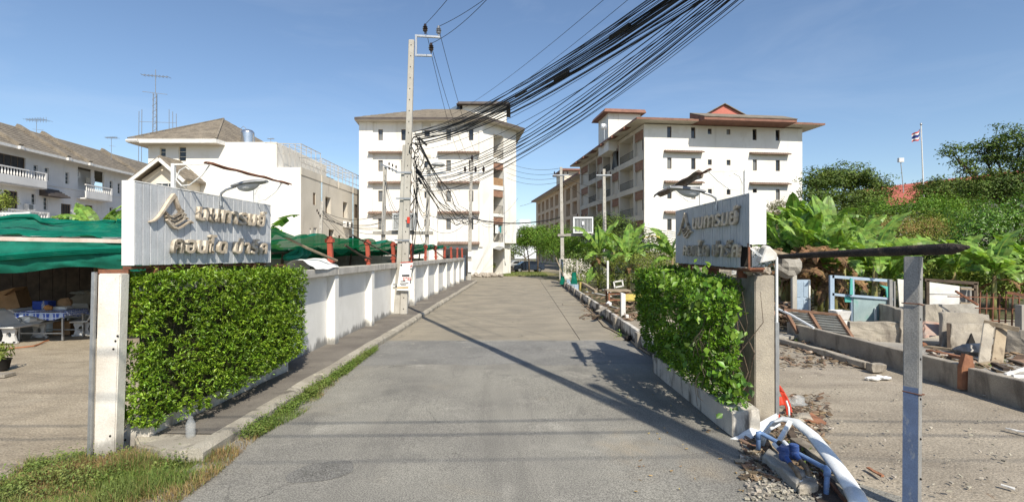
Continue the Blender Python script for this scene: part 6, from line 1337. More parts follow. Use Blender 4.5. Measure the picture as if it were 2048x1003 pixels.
tc = nd(nt, 'ShaderNodeNewGeometry'); vo = nd(nt, 'ShaderNodeTexVoronoi', feature='F1', distance='CHEBYCHEV'); vo.inputs['Scale'].default_value = 7; vo.inputs['Randomness'].default_value = 0
nt.links.new(tc.outputs['Position'], vo.inputs['Vector']); c = mixc(nt, ramp(nt, math_(nt, 'FRACT', math_(nt, 'MULTIPLY', vo.outputs['Distance'], 4.0)), .5, .62), (.035, .085, .42), (.45, .52, .68)); nt.links.new(c, nt.nodes['Principled BSDF'].inputs['Base Color']); nt.nodes['Principled BSDF'].inputs['Roughness'].default_value = .7
tb = thing('table', 'metal framed table in the shed under a blue patterned cloth', 'table', G(105, 672)); tc0 = V((-13.55, 15.1, 0))
for (x, y) in ((-.62, -.35), (.62, -.35), (-.62, .35), (.62, .35)): b = MB(); b.bar(tc0+V((x, y, 0)), tc0+V((x, y, .80)), .045); b.build('leg', GALV, tb)
for y in (-.35, .35): b = MB(); b.bar(tc0+V((-.62, y, .2)), tc0+V((.62, y, .2)), .035); b.build('stretcher', GALV, tb)
b = MB(); b.box(tc0.x-.7, tc0.x+.7, tc0.y-.42, tc0.y+.42, .80, .835); b.build('tabletop', WOODD, tb)
b = MB()
def cl(u, v):
    x, y = -.78+1.56*u, -.50+1.0*v; ox, oy = max(0, abs(x)-.7), max(0, abs(y)-.42); d = (ox+oy)*2.4; return tc0+V((max(-.72, min(.72, x)), max(-.44, min(.44, y))-.02*math.sin(x*22)*min(1, d*5), .842-d*(1+.35*math.sin(x*5))))
b.grid(cl, 40, 16); tag(b.build('tablecloth', BCL, smooth='all'), 'blue and white patterned cloth draped over the shed table', 'tablecloth')
def clutter(name, label, cat, p, build, m, smooth=False):
    b = MB(); build(b, V(p)); return tag(b.build(name, m, smooth=smooth), label, cat)
T_ = lambda x, y: tc0+V((x, y, .845))
clutter('plastic_crate', 'dark blue plastic crate on the patterned tablecloth', 'crate', T_(-.35, .12), lambda b, p: (b.box(p.x-.22, p.x+.22, p.y-.13, p.y-.12, p.z, p.z+.24), b.box(p.x-.22, p.x+.22, p.y+.12, p.y+.13, p.z, p.z+.24), b.box(p.x-.23, p.x-.22, p.y-.13, p.y+.13, p.z, p.z+.24), b.box(p.x+.22, p.x+.23, p.y-.13, p.y+.13, p.z, p.z+.24), b.box(p.x-.22, p.x+.22, p.y-.12, p.y+.12, p.z, p.z+.02)), BLUECL)
clutter('water_bottle', 'clear water bottle on the patterned tablecloth', 'bottle', T_(-.08, -.2), lambda b, p: b.lathe(p, [(.04, 0), (.045, .02), (.045, .17), (.02, .23), (.018, .27)], 10), CLEARB, True)
clutter('paper_stack', 'untidy grey stack of papers on the shed table', 'papers', T_(.25, .05), lambda b, p: [b.obox(p+V((.02*k % .03, 0, .012+.02*k)), (.2, .03*(-1)**k, 0), (-.02, .14, 0), (0, 0, .009)) for k in range(4)], PAPER)
clutter('food_bag', 'small orange bag of fruit on the shed table', 'bag', T_(.08, -.22), lambda b, p: b.blob(p+Z*.07, .12, .09, .08, 2, .3), mat('orange_bag', (.55, .25, .08), None, 5, .6), True)
clutter('wrapped_bundle', 'brown wrapped bundle behind the blue crate', 'bundle', T_(.12, .28), lambda b, p: b.blob(p+Z*.14, .2, .13, .17, 3, .35), CARTON, True)
clutter('white_bag', 'crumpled white plastic bag on the end of the left bench', 'bag', G(22, 684)+V((0, .6, .60)), lambda b, p: b.blob(p, .36, .26, .17, 5, .8, 12, 8), PAPER, True)
clutter('cardboard_box', 'tilted open cardboard box stacked at the back left of the shed', 'box', P(22, 600, 15.8), lambda b, p: (b.obox(p, (.3, .1, .1), (-.08, .3, 0), (-.08, -.02, .3)), b.obox(p+V((.32, -.2, .30)), (.16, .02, .12), (-.03, .22, 0), (0, 0, .006))), CARTON)
clutter('cardboard_box', 'cardboard box on the ground between the bench and the table', 'box', G(64, 676)+V((.3, .8, .2)), lambda b, p: b.obox(p, (.22, .05, 0), (-.05, .2, 0), (0, 0, .2)), CARTON)
clutter('draped_sheet', 'grey brown sheet heaped on the right bench in the shed', 'sheet', P(182, 596, 17.6), lambda b, p: b.blob(p, .55, .3, .32, 8, .5, 12, 8), mat('grey_brown_cloth', (.27, .235, .19), None, 4, .9), True)
clutter('white_tray', 'upturned pale tray lying on the heaped sheet', 'tray', P(162, 585, 17.4), lambda b, p: b.blob(p, .36, .2, .06, 4, .3, 12, 6), mat('pale_tray', (.5, .5, .48), (.3, .28, .24), 6, .6), True)
clutter('storage_tub', 'pale tub under the patterned cloth table', 'tub', G(97, 662)+V((0, .2, 0)), lambda b, p: b.lathe(p, [(.18, 0), (.22, .28), (.23, .30)], 14), BENCH, True)
clutter('garden_hose', 'orange brown hose snaking over the dirt by the benches', 'hose', (0, 0, 0), lambda b, p: b.tube([G(x, y, .02) for x, y in ((12, 697), (30, 695), (50, 693), (68, 691), (80, 687), (90, 682), (98, 680))], .018, 6), HOSE, True)
t = thing('potted_plant', 'spiky potted plant in a black pot at the left edge', 'potted plant', G(3, 738)); p = G(3, 738); b = MB(); b.lathe(p, [(.13, 0), (.17, .2), (.19, .22), (.17, .22), (.15, .18)], 14); b.build('pot', DARK, t, smooth=True)
P_, N_, S_ = [], [], []
for k in range(170):
    a = random.random()*6.28; r = random.uniform(0, .22); P_.append(p+V((r*math.cos(a), r*math.sin(a), .25+random.uniform(0, .28)))); N_.append((math.cos(a), math.sin(a), .5)); S_.append(random.uniform(.08, .17))
leaves('foliage', P_, N_, S_, LEAFO, t, aspect=.22)
clutter('flat_stone', 'flat pale slab lying on the dirt beside the potted plant', 'stone', G(-2, 752), lambda b, p: b.obox(p+Z*.03, (.22, .02, 0), (0, .12, 0), (0, 0, .03)), CONC_OLD)

# ------------------------------------------------------------------ posts and nets behind the wall
rpst = thing('red_post', 'short red steel post on the wall top carrying the green nets, nearest one', 'post', (0, 0, 0), 'red posts on the wall')
b = MB(); b.box(-.06, .06, -.06, .06, 0, .82); b.build('shaft', REDM, rpst, bevel=.006); b = MB(); b.box(-.10, .10, -.085, .085, .66, .76); b.build('upper_clamp', REDM, rpst); b = MB(); b.box(-.09, .09, -.08, .08, .14, .20); b.build('lower_clamp', REDM, rpst)
for k, v in enumerate(vp[2:]):
    loc = R(-5.0, v, 2.12)
    names = ['nearest one', 'second from the sign', 'just left of the tall pole', 'just right of the tall pole', 'fifth from the sign', 'sixth from the sign', 'seventh from the sign', 'eighth from the sign', 'next to last before the gate', 'last before the gate']
    o = rpst if k == 0 else copy_tree(rpst, label='red steel post on the wall top, '+names[k]); o.location = loc; o.rotation_euler = (0, random.uniform(-.05, .05), random.uniform(-.1, .1))
def net(label, v0, v1, u0, u1, z0, z1, seed, m=NET, nu=90, nv=16, amp=.12, fall=0.0):
    b = MB()
    def f(a, c):
        v = v0+(v1-v0)*a; u = u0+(u1-u0)*c; ph = (v/3.27)*2*math.pi; sag = -.10*(1-math.cos(ph))*.5
        z = z0+(z1-z0)*c+sag*(1-.3*c)+amp*wr(v*1.5+seed, c*3, 1)+.06*wr(v*4.2, c*8+seed, 1)-fall*(1-min(1, c*5))*(.5+.5*wr(v*2+seed, 0, 1))
        return R(u+.08*wr(v*2, c*4+seed, 1), v, z)
    b.grid(f, nu, nv); return tag(b.build('shade_net', m, smooth='all'), label, 'shade net', 'green shade nets behind the wall')
net('green shade net tied along the tops of the red posts', 10.4, 36, -5.0, -7.4, 2.97, 2.62, 1, amp=.09)
net('lower green shade net sagging behind the red posts', 12.0, 34, -6.4, -9.5, 2.62, 2.40, 5, NETD, amp=.12)
net('pale green net stretched low beyond the white sign', 15.5, 29, -7.5, -11, 2.52, 2.34, 9, amp=.08)
b = MB()
for k in range(3):
    c = R(-5.4-.15*k, 12.1+.5*k, 2.72); b.tube([c+V((.12*math.sin(a), .35*math.cos(a)+.1*k, -.22*abs(math.sin(a*.5))-.12)) for a in np.linspace(0, 6.28, 14)], .06, 6)
tag(b.build('bunched_net', NETD, smooth='all'), 'bunched loop of green net hanging before the first red post', 'net')
for k, (a, c, m, r) in enumerate(((P(545, 461, 11.0), P(674, 521, 13.2), WOOD, .03), (P(690, 490, 14.5), P(742, 519, 16.4), WOODD, .03), (P(705, 470, 14.5), P(790, 512, 19.5), WOODD, .02), (P(860, 492, 28), P(890, 517, 33), WOODD, .03), (P(590, 500, 16), P(545, 506, 12), WOODD, .03))):
    b = MB(); b.tube([a, a.lerp(c, .5)-Z*.03, c], r, 6); tag(b.build('bamboo_strut', m, smooth=True), ('pale bamboo pole slanting from the sign to the first red post', 'dark strut slanting between the first two red posts', 'thin dark strut running to the tall pole', 'dark strut beside the farther red posts', 'dark strut just right of the white sign')[k], 'strut')
bw = thing('block_wall', 'low grey block wall and sheds behind the green nets', 'wall', (-8, 24, 0))
for r_ in range(7):
    for k in range(12):
        x = -10.6+k*.5+(.25 if r_ % 2 else 0); b = MB(); b.box(x, x+.488, 22.0+random.uniform(0, .01), 22.15, 1.0+r_*.2, 1.19+r_*.2); b.build('block', BLOCKW, bw)
b = MB(); b.box(-10.7, -4.9, 22.16, 22.3, 0, 2.38); b.box(-16, -10.6, 25, 25.2, 0, 2.3); b.box(-9, -5.2, 30, 30.2, 0, 2.2); b.build('rear_wall', CONC_OLD, bw)
b = MB(); b.hexa([(-16, 23.5, 2.3), (-10, 23.5, 2.3), (-10, 27, 2.75), (-16, 27, 2.75), (-16, 23.5, 2.36), (-10, 23.5, 2.36), (-10, 27, 2.81), (-16, 27, 2.81)]); b.build('shed_roof', TIN, bw)
b = MB(); c = P(597, 530, 12); b.grid(lambda u, v: V((c.x-.30+.78*u, c.y-.2+1.6*v, c.z-.1+.30*math.sin(u*math.pi)**.8*(1-.4*u)+.05*wr(u*6, v*4, 1))), 16, 10); tag(b.build('white_tarp', PAPER, smooth='all'), 'white tarpaulin heaped just behind the wall beside the sign', 'tarpaulin')
b = MB(); b.bar(P(550, 533, 10.4), P(568, 531, 11.2), .12, .06); tag(b.build('rusty_plate', RUST), 'rusty plate lying on the wall top right of the sign', 'plate')
for k in range(7):
    p = P(560+k*46, 528-k*1.5, 14+k*2.6); b = MB(); b.tube([p-Z*.5, p+V((.1, 0, .35+.1*(k % 3)))], .04, 6); tag(b.build('lean_pole', WOODD), 'dark shed prop standing behind the wall coping, number %d from the sign' % (k+1) if 0 else ('dark shed prop behind the wall, nearest the sign', 'dark shed prop between sign and first red post', 'dark shed prop just before the first red post', 'dark shed prop behind the first red post', 'dark shed prop between the first two red posts', 'dark shed prop behind the second red post', 'dark shed prop beside the tall pole')[k], 'prop')
gt = thing('steel_gate', 'narrow blue grey steel gate closing the far end of the white wall', 'gate', R(-5.0, 44.2))
for k in range(5): b = MB(); rbox(b, -5.08, -5.0, 42.95+k*.5, 43.43+k*.5, .05, 2.2); b.build('panel', BLUEG, gt)
b = MB(); rbox(b, -5.1, -4.98, 42.9, 45.5, 2.2, 2.3); b.build('frame', BLUEG, gt)
b = MB(); p = P(885, 500, 56); b.box(p.x, P(935, 500, 56).x, 56.4, 56.6, 0, 3.0); tag(b.build('roller_shutter', SLAT), 'dark roller shutter under the red awning of the left block', 'shutter')
rub = thing('rubble_strip', 'pale rubble stones along the foot of the left block', 'rubble', (-3, 55, 0))
for k in range(26): p = P(random.uniform(950, 1006), random.uniform(547, 553), random.uniform(54, 57)); b = MB(); b.blob((p.x, p.y, .12), random.uniform(.2, .45), .25, random.uniform(.1, .28), k, .5, 7, 5); b.build('stone', RUBBLEM, rub)

# notice on the pole
nt_ = thing('pole_poster', 'layered paper notices taped round the tall pole', 'poster', P(808, 580, 19.55)); D_ = 19.58
def sheetp(b, pts, D): b.prism([P(x, y, D) for x, y in pts], (0, .006, 0)); return b
b = MB(); sheetp(b, [(800.5, 525.5), (826, 523.5), (822, 552), (797, 554)], D_); b.build('upper_sheet', PAPER, nt_)
b = MB(); sheetp(b, [(797.2, 552), (821.5, 552), (818, 581), (793.4, 580)], D_-.012); b.build('lower_sheet', PAPER, nt_)
b = MB(); sheetp(b, [(804.5, 526.5), (819, 526.5), (818, 548.5), (804, 549)], D_-.03); b.build('blank_sheet', mat('bright_paper', (.84, .84, .84), None, 4, .7), nt_)
def ptext(s, px, py, hpx, m, D=D_-.035):
    me = text_mesh(s, hpx*1.35/F*D, .002, 0); me.materials.clear(); me.materials.append(m); o = put('print', me, nt_, P(px, py, D)); o.rotation_euler = (rad(90), 0, rad(0)); return o
ptext('ขาย', 805.5, 560, 8, INKR); ptext('ส', 820, 534, 6, INKR, D_-.014)
b = MB(); sheetp(b, [(799.5, 566), (817, 565), (816.8, 566.6), (799.3, 567.6)], D_-.02); sheetp(b, [(801, 561.6), (811, 561), (811, 562.6), (801, 563.2)], D_-.02); sheetp(b, [(802, 569), (812, 568.4), (812, 569.6), (802, 570.2)], D_-.02); sheetp(b, [(804, 549.2), (819, 549), (819, 552), (804, 552)], D_-.034); sheetp(b, [(801, 528), (804, 528), (804, 531), (801, 531)], D_-.02); sheetp(b, [(820.5, 536.5), (824, 536.2), (823.6, 538), (820.2, 538.2)], D_-.02); b.build('black_print', INKB, nt_)
b = MB(); sheetp(b, [(794.5, 573), (817, 572.5), (816.6, 576.5), (794, 577)], D_-.02); b.build('tan_print', INKY, nt_)
b = MB(); sheetp(b, [(801, 524), (826, 522.4), (826, 523.8), (801, 525.6)], D_-.02); b.build('red_band', INKR, nt_)

# parked cars ---------------------------------------------------------
def car(label, loc, rz, paint, glassm=GLASS):
    t = thing('parked_car', label, 'car', (0, 0, 0)); L_, W_ = 4.4, 1.76
    prof = [(-2.2, .42), (-2.18, .75), (-2.05, .95), (-1.35, 1.02), (-.65, 1.42), (.35, 1.50), (1.25, 1.42), (1.85, 1.05), (2.15, .98), (2.2, .5), (2.1, .28), (-2.1, .28)]
    b = MB(); n = len(prof); vs = []
    for (sy, k) in ((-1, .80), (-1, 1), (1, 1), (1, .80)):
        for (x, z) in prof: tum = 1 if z < 1.0 else 1-.30*(z-1.0); vs.append((x*(.985 if k < 1 else 1), sy*W_/2*(k+.2 if k < 1 else 1)*tum*(1 if k == 1 else .93), z*(1 if k == 1 else 1)))
    for j in range(3): pass
    m2 = [(x, -W_/2*(1 if z < 1.0 else 1-.32*(z-1.0)*1.6), z) for x, z in prof]; m3 = [(x, -y, z) for x, y, z in m2]
    b.add(m2+m3, [tuple(range(n-1, -1, -1)), tuple(range(n, 2*n))]+[(i, (i+1) % n, n+(i+1) % n, n+i) for i in range(n)]); b.build('body', paint, t, bevel=.07, seg=2, smooth=True)
    b = MB(); b.prism([(-.95, -.79, 1.06), (-.55, -.735, 1.37), (.30, -.71, 1.44), (.30, -.80, 1.06)], (0, .01, 0)); b.prism([(.38, -.80, 1.06), (.38, -.71, 1.44), (1.15, -.72, 1.37), (1.55, -.79, 1.06)], (0, .01, 0))
    b.v = [(x, y-.055, z) for x, y, z in b.v]; b.v += [(x, -y, z) for x, y, z in b.v]; nf = len(b.f); off = len(b.v)//2; b.f += [tuple(i+off for i in reversed(f)) for f in b.f]; b.m += b.m[:]; b.build('side_glass', glassm, t)
    b = MB(); b.quad((-1.345, -.66, 1.045), (-1.345, .66, 1.045), (-.68, .58, 1.435), (-.68, -.58, 1.435)); b.quad((1.86, -.62, 1.09), (1.30, -.56, 1.435), (1.30, .56, 1.435), (1.86, .62, 1.09)); b.build('windscreen', glassm, t)
    for (x, y) in ((-1.35, -.80), (1.35, -.80), (-1.35, .80), (1.35, .80)):
        b = MB(); b.tube([(x, y-.10, .32), (x, y+.10, .32)], .32, 18); w = b.build('wheel', RUBBER, t, smooth=True); b = MB(); s = -1 if y < 0 else 1; b.tube([(x, y+s*.085, .32), (x, y+s*.108, .32)], .2, 12); o = b.build('rim', GALV, None, at=(0, 0, 0)); o.parent = w
    for y in (-.6, .6): b = MB(); b.obox((-2.17, y, .74), (.05, 0, 0), (0, .2, 0), (0, 0, .07)); b.build('headlight', LENS, t)
    b = MB(); b.obox((-2.21, 0, .48), (.01, 0, 0), (0, .24, 0), (0, 0, .055)); b.build('number_plate', PAPER, t); b = MB(); b.obox((-2.2, 0, .62), (.02, 0, 0), (0, .5, 0), (0, 0, .06)); b.build('grille', DARK, t)
    t.location = loc; t.rotation_euler = (0, 0, rz); return t
car('black sedan parked under the small trees at the lane end', (2.15, 69.6, -.05), rad(14), CARB)
car('silver white car parked behind the black one by the left block', (.4, 75.5, -.05), rad(35), CARW)

# ------------------------------------------------------------------ right lane wall and what lies behind it
rwll = thing('low_wall', 'low stained white wall with stub pilasters along the right lane edge', 'wall', R(3.15, 24))
vr = [10.85]+[13.6+3.27*k for k in range(9)]
MOULD = mat('mouldy_low_wall', (.62, .585, .52), (.52, .48, .42), 2, .9, .006, 40, stains=(((.07, .06, .05), 1.7, .47, .58, .55, .92), ((.30, .26, .2), 4, .58, .7, .4, .6)), grime=((.06, .052, .045), .30, .95))
for i in range(len(vr)-1):
    b = MB(); rbox(b, 3.12, 3.24, vr[i]+.17, vr[i+1]-.17, 0, .40); b.build('panel', MOULD, rwll, bevel=.01)
for v in vr[1:]:
    b = MB(); rbox(b, 3.02, 3.26, v-.165, v+.165, 0, .405); b.build('pilaster', CONC_OLD, rwll, bevel=.012)
b = MB(); b.tube([G(x, y, .03) for x, y in ((1147, 590), (1165, 606), (1180, 620), (1195, 636), (1208, 652), (1222, 658), (1240, 668), (1252, 672))], .022, 6); tag(b.build('lane_pipe', WOOD, smooth='all'), 'thin brown pipe lying along the foot of the low lane wall', 'pipe')
b = MB(); b.tube([G(x, y, .03) for x, y in ((1262, 681), (1275, 692), (1290, 702), (1302, 709))], .028, 6); tag(b.build('lane_pipe', WOOD, smooth='all'), 'broken pale pipe end by the planter at the lane edge', 'pipe')
bb = G(1256, 681); b = MB(); b.blob(bb+Z*.06, .12, .1, .09, 3, .6); tag(b.build('broken_lump', DARK), 'dark broken lump at the foot of the low wall', 'lump')
t = thing('fence_post', 'short white concrete post standing just inside the low lane wall', 'post', G(1243, 633)+V((.1, .2, 0))); p = G(1243, 633)+V((.1, .2, 0)); b = MB(); b.box(p.x-.09, p.x+.09, p.y-.08, p.y+.08, 0, .95); b.v = [v if v[2] < .5 else (v[0]*1, v[1], v[2]+(.0 if v[0] < p.x else -.06)) for v in b.v]; b.build('shaft', FRAMEW, t, bevel=.012)
b = MB(); p = G(1254, 638); b.box(p.x-.06, p.x+.06, p.y-.06, p.y+.06, 0, .18); tag(b.build('white_stub', FRAMEW, bevel=.02), 'tiny white stub beside the short white post', 'stub')
for k, (px, y0, y1, D, w, lb_) in enumerate(((1154.5, 520, 572, 36, .13, 'slim pale post at the left of the banana clump'), (1215.5, 521, 578, 32, .12, 'slim pale post in front of the banana clump'))):
    b = MB(); p, q = P(px, y1, D), P(px, y0, D); b.box(p.x-w/2, p.x+w/2, D-w/2, D+w/2, 0, q.z); tag(b.build('lot_post', WHITEP if k else POLEM, bevel=.01), lb_, 'post')
b = MB(); b.box(P(1161, 0, 30).x-.06, P(1161, 0, 30).x+.06, 29.9, 30.05, 0, .8); tag(b.build('yellow_stub', YELLOW), 'short yellowish stub post by the low wall', 'post')
b = MB(); b.bar(P(1165, 566, 30), P(1192, 583, 27.5), .16, .14); tag(b.build('leaning_beam', WOOD), 'pale timber beam leaning down onto the debris', 'beam')
t = thing('lane_gate', 'blue grey gate leaf standing folded at the far end of the low wall', 'gate', P(1126, 566, 43)); 
for k in range(4): b = MB(); rbox(b, 3.3+.0*k, 3.36, 41.6+k*.62, 42.2+k*.62, .05, 2.0); b.build('panel', BLUEG, t)
b = MB(); b.box(4.3, 7.2, 46.2, 46.4, 0, 2.0); tag(b.build('white_wall', WALLB), 'short stained white wall behind the blue gate leaf', 'wall')
b = MB(); b.box(10.5, 16, 43, 43.2, 0, 2.6); b.box(13, 16.3, 38, 38.2, 0, 3.4); tag(b.build('rear_wall', CONC_OLD), 'grey wall glimpsed between the lane bananas', 'wall')
for k, (px, D) in enumerate(((1136.5, 38), (1141, 35.5), (1147.5, 33.8), (1153, 32))):
    b = MB(); p = G(px, 2560/D+506); b.box(p.x-.12, p.x+.12, D-.03, D+.03, 0, .55); tag(b.build('tin_slat', BLUEDOOR), 'pale blue board propped on the low wall, ' + ('farthest of four', 'second farthest of four', 'second nearest of four', 'nearest of four')[k], 'board')
for k, (px, py, D, h) in enumerate(((1148, 556, 33, .75), (1125, 560, 38, .6))):
    b = MB(); p = P(px, py, D); b.grid(lambda u, v: p+V((.22*math.cos(u*6.28)*(1-.55*v)+.04*math.sin(u*19), .22*math.sin(u*6.28)*(1-.55*v), (v-.5)*h)), 14, 6); tag(b.build('net_bundle', NET, smooth='all'), ('bundle of green net tied on the low wall, nearer one', 'bundle of green net by the blue gate leaf, farther one')[k], 'net')
b = MB(); b.tube([P(1112, 515, 40), P(1124, 545, 39.5), P(1129, 560, 39.5)], .04, 5); tag(b.build('leaning_stick', WOOD), 'brown stick leaning by the blue gate leaf', 'stick')
# wooden table frame and yellow sheet
t = thing('work_table', 'battered brown timber table left among the lot debris', 'table', P(1235, 600, 26)); c = P(1236, 584, 25.5); c.z = 0
for (x, y) in ((-.5, -.3), (.42, -.3), (-.5, .4), (.42, .4)): b = MB(); b.bar(c+V((x, y, 0)), c+V((x, y, .62)), .08); b.build('leg', WOODR, t)
b = MB(); b.box(c.x-.62, c.x+.55, c.y-.42, c.y+.5, .62, .69); b.build('tabletop', WOOD, t); b = MB(); b.bar(c+V((-.5, -.3, .52)), c+V((.42, -.3, .52)), .04, .1); b.bar(c+V((-.5, -.3, .2)), c+V((.42, -.3, .2)), .05, .07); b.build('rail', WOODR, t)
t = thing('yellow_bench', 'yellowish painted board on low legs right of the timber table', 'bench', P(1275, 600, 24.5)); c = P(1280, 592, 24.5); c.z = 0; b = MB(); b.obox(c+V((0, 0, .38)), (.75, 0, .0), (0, .25, .12), (0, -.01, .03)); b.build('board', YELLOW, t)
for x in (-.6, .6): b = MB(); b.bar(c+V((x, 0, 0)), c+V((x, 0, .34)), .06); b.build('leg', WOODD, t)
def frame_thing(name, label, cat, c, w, h, m, th=.07, tilt=0.0):
    t = thing(name, label, cat, c); q = lambda x, z: V(c)+V((x*math.cos(tilt)-z*math.sin(tilt), 0, x*math.sin(tilt)+z*math.cos(tilt)))
    for (a, d) in ((q(-w/2, 0), q(-w/2, h)), (q(w/2, 0), q(w/2, h)), (q(-w/2, th/2), q(w/2, th/2)), (q(-w/2, h-th/2), q(w/2, h-th/2))): b = MB(); b.bar(a, d, th, th, (0, 1, 0)); b.build('stile', m, t)
    return t
frame_thing('window_frame', 'empty white window frame leaning in front of the lane bananas', 'window frame', P(1238, 574, 27.5), .46, .36, FRAMEW, .07, .18)
# scattered boards, each on its own spot
bd = [((1172, 583), (1222, 592), .12, FRAMEW, 'long white board lying across the lane side debris'), ((1205, 578), (1233, 590), .10, FRAMEW, 'short white board leaning by the timber table'), ((1252, 619), (1276, 602), .05, WOOD, 'thin brown stick in front of the yellow board'), ((1262, 626), (1290, 620), .05, WOOD, 'thin pale stick lying under the yellow board'), ((1282, 645), (1312, 648), .09, FRAMEW, 'white plank lying near the hedge end'),
      ((1286, 650), (1308, 676), .07, FRAMEW, 'white batten pointing to the low wall near the hedge'), ((1214, 610), (1236, 616), .1, CONC, 'grey concrete piece behind the low wall'), ((1280, 605), (1310, 612), .08, WOODR, 'reddish stick under the hedge end'), ((1240, 602), (1268, 607), .07, WOODD, 'dark board beneath the timber table')]
for (a, c, w, m, lb_) in bd:
    b = MB(); b.bar(G(*a, .05), G(*c, .07), w, .04); tag(b.build('loose_board', m), lb_, 'board')
b = MB(); b.bar(G(1195, 622, .42), G(1211, 614, .5), .16, .03); tag(b.build('broken_sheet', CONC_OLD), 'broken curled sheet lying on top of the low lane wall', 'sheet')
b = MB(); b.blob(G(1218, 612)+Z*.1, .14, .14, .12, 2, .5); tag(b.build('white_bag', PAPER, smooth=True), 'small crumpled white bag behind the low lane wall', 'bag')
def litter(name, label, region, n, smin, smax, m, flat=.25, z=.0, stick=.5):
    vs, fs = [], []
    for k in range(n):
        p = region(); L_ = random.uniform(smin, smax); a = random.random()*6.28; el = random.gauss(0, .18); w = L_*(random.uniform(.06, .15) if random.random() < stick else random.uniform(.3, .7)); d = V((math.cos(a)*math.cos(el), math.sin(a)*math.cos(el), math.sin(el)))*L_/2; s = V((-math.sin(a), math.cos(a), random.gauss(0, .2)))*w/2; h = V((0, 0, max(.006, w*flat)))
        c = V((p[0], p[1], z+p[2]+abs(d.z)+.01)); i = len(vs); vs += [c-d-s, c+d-s*.8, c+d+s*.8, c-d+s, c-d-s+h, c+d-s*.7+h, c+d+s*.7+h, c-d+s+h]; fs += [(i, i+3, i+2, i+1), (i+4, i+5, i+6, i+7), (i, i+1, i+5, i+4), (i+1, i+2, i+6, i+5), (i+2, i+3, i+7, i+6), (i+3, i, i+4, i+7)]
    b = MB(); b.add(vs, fs); o = b.build(name, m); o['kind'] = 'stuff'; o['label'] = label; return o
def reg(px0, px1, py0, py1, zz=0):
    def f():
        p = G(random.uniform(px0, px1), random.uniform(py0, py1)); return (p.x, p.y, zz*max(0, .5+n3(p.x, p.y, .9, 6)))
    return f
litter('litter', 'brown and pale splinters strewn over the lane side of the lot', reg(1165, 1320, 578, 640), 620, .07, .42, DEBRISM, z=.0)
litter('litter', 'heap of brown dead leaves and sticks behind the low concrete wall', reg(1550, 1620, 615, 668, .5), 1300, .06, .4, DEBRISM)
litter('litter', 'dry brown litter along the concrete kerb of the lot', reg(1552, 1760, 672, 735), 520, .03, .16, DEBRISM)
litter('rubble', 'pale rubble crumbs scattered on the demolition lot', reg(1560, 2040, 680, 990), 260, .012, .05, RUBBLEM, .6, stick=.1)
litter('rubble', 'crumbled stones along the broken edge by the water meters', reg(1490, 1640, 905, 1000), 520, .01, .05, RUBBLEM, .6, stick=.1)
litter('litter', 'brown splinters round the water meters and pillar foot', reg(1480, 1650, 850, 960), 520, .02, .14, DEBRISM)
litter('litter', 'brown splinters round the red plastic piece', reg(1565, 1660, 790, 860), 320, .02, .12, DEBRISM)
litter('litter', 'fallen dry leaves dotted over the road beside the right planter', reg(1250, 1500, 700, 990), 70, .02, .045, mat('fallen_leaf', (.40, .30, .12), (.28, .17, .08), 3, .8, island=.4), .08, stick=.2)
litter('litter', 'splinters and boards behind the concrete wall at the right', reg(1850, 2048, 690, 745), 300, .05, .3, DEBRISM)

# ------------------------------------------------------------------ demolition lot on the right
lwl = thing('concrete_wall', 'low plain concrete wall running across the demolition lot toward the right edge', 'wall', (8.2, 11.5, 0))
for k, (y0, y1) in enumerate(((5.4, 9.33), (9.52, 15.45))):
    b = MB(); b.hexa([(8.30-.01*y0*0, y0, -.05), (8.46, y0, -.05), (8.46, y1, -.05), (8.30, y1, -.05), (8.28, y0, .45), (8.44, y0, .45), (8.44, y1, .42), (8.28, y1, .42)]); b.build('length', CONC_OLD, lwl, bevel=.012)
t = thing('timber_stump', 'splintered orange brown timber stump set in the gap of the concrete wall', 'stump', (8.36, 9.42, 0)); b = MB(); b.prism([(8.24, 9.40, 0), (8.46, 9.36, 0), (8.46, 9.36, .35), (8.42, 9.37, .62), (8.30, 9.38, .66), (8.25, 9.4, .40)], (0, .09, 0)); b.build('shaft', WOODR, t)
b = MB(); pts = [(7.55, 14.4), (7.62, 12.9), (7.72, 11.2)]; b.hexa([(7.45, 14.5, 0), (7.62, 14.5, 0), (7.84, 11.15, 0), (7.67, 11.15, 0), (7.45, 14.5, .11), (7.62, 14.5, .11), (7.84, 11.15, .13), (7.67, 11.15, .13)]); tag(b.build('kerb_beam', CONC_OLD, bevel=.012), 'thin concrete kerb beam lying parallel to the low concrete wall', 'kerb beam')
b = MB(); c = G(1752, 741); b.obox(c+Z*.08, (.16, .02, 0), (0, .10, 0), (0, 0, .08)); tag(b.build('concrete_block', CONC_OLD, bevel=.01), 'broken hollow block at the near end of the kerb beam', 'block')
b = MB(); b.obox((7.5, 15.3, .05), (.7, .1, 0), (-.1, .55, 0), (0, 0, .05)); tag(b.build('concrete_slab', CONC, bevel=.01), 'flat concrete slab lying behind the right pillar', 'slab')
b = MB(); b.tube([P(1557, 618, 15.6), P(1580, 628, 15), P(1627, 655, 14)], .035, 7); tag(b.build('white_pipe', PVCW, smooth=True), 'white plastic pipe leaning over the end of the concrete wall', 'pipe')
def slabt(name, label, cat, pts, vec, m, **kw): b = MB(); b.prism(pts, vec); return tag(b.build(name, m, **kw), label, cat)
def Pg(px, D, z): return V(((px-1024)/F*D, D, z))
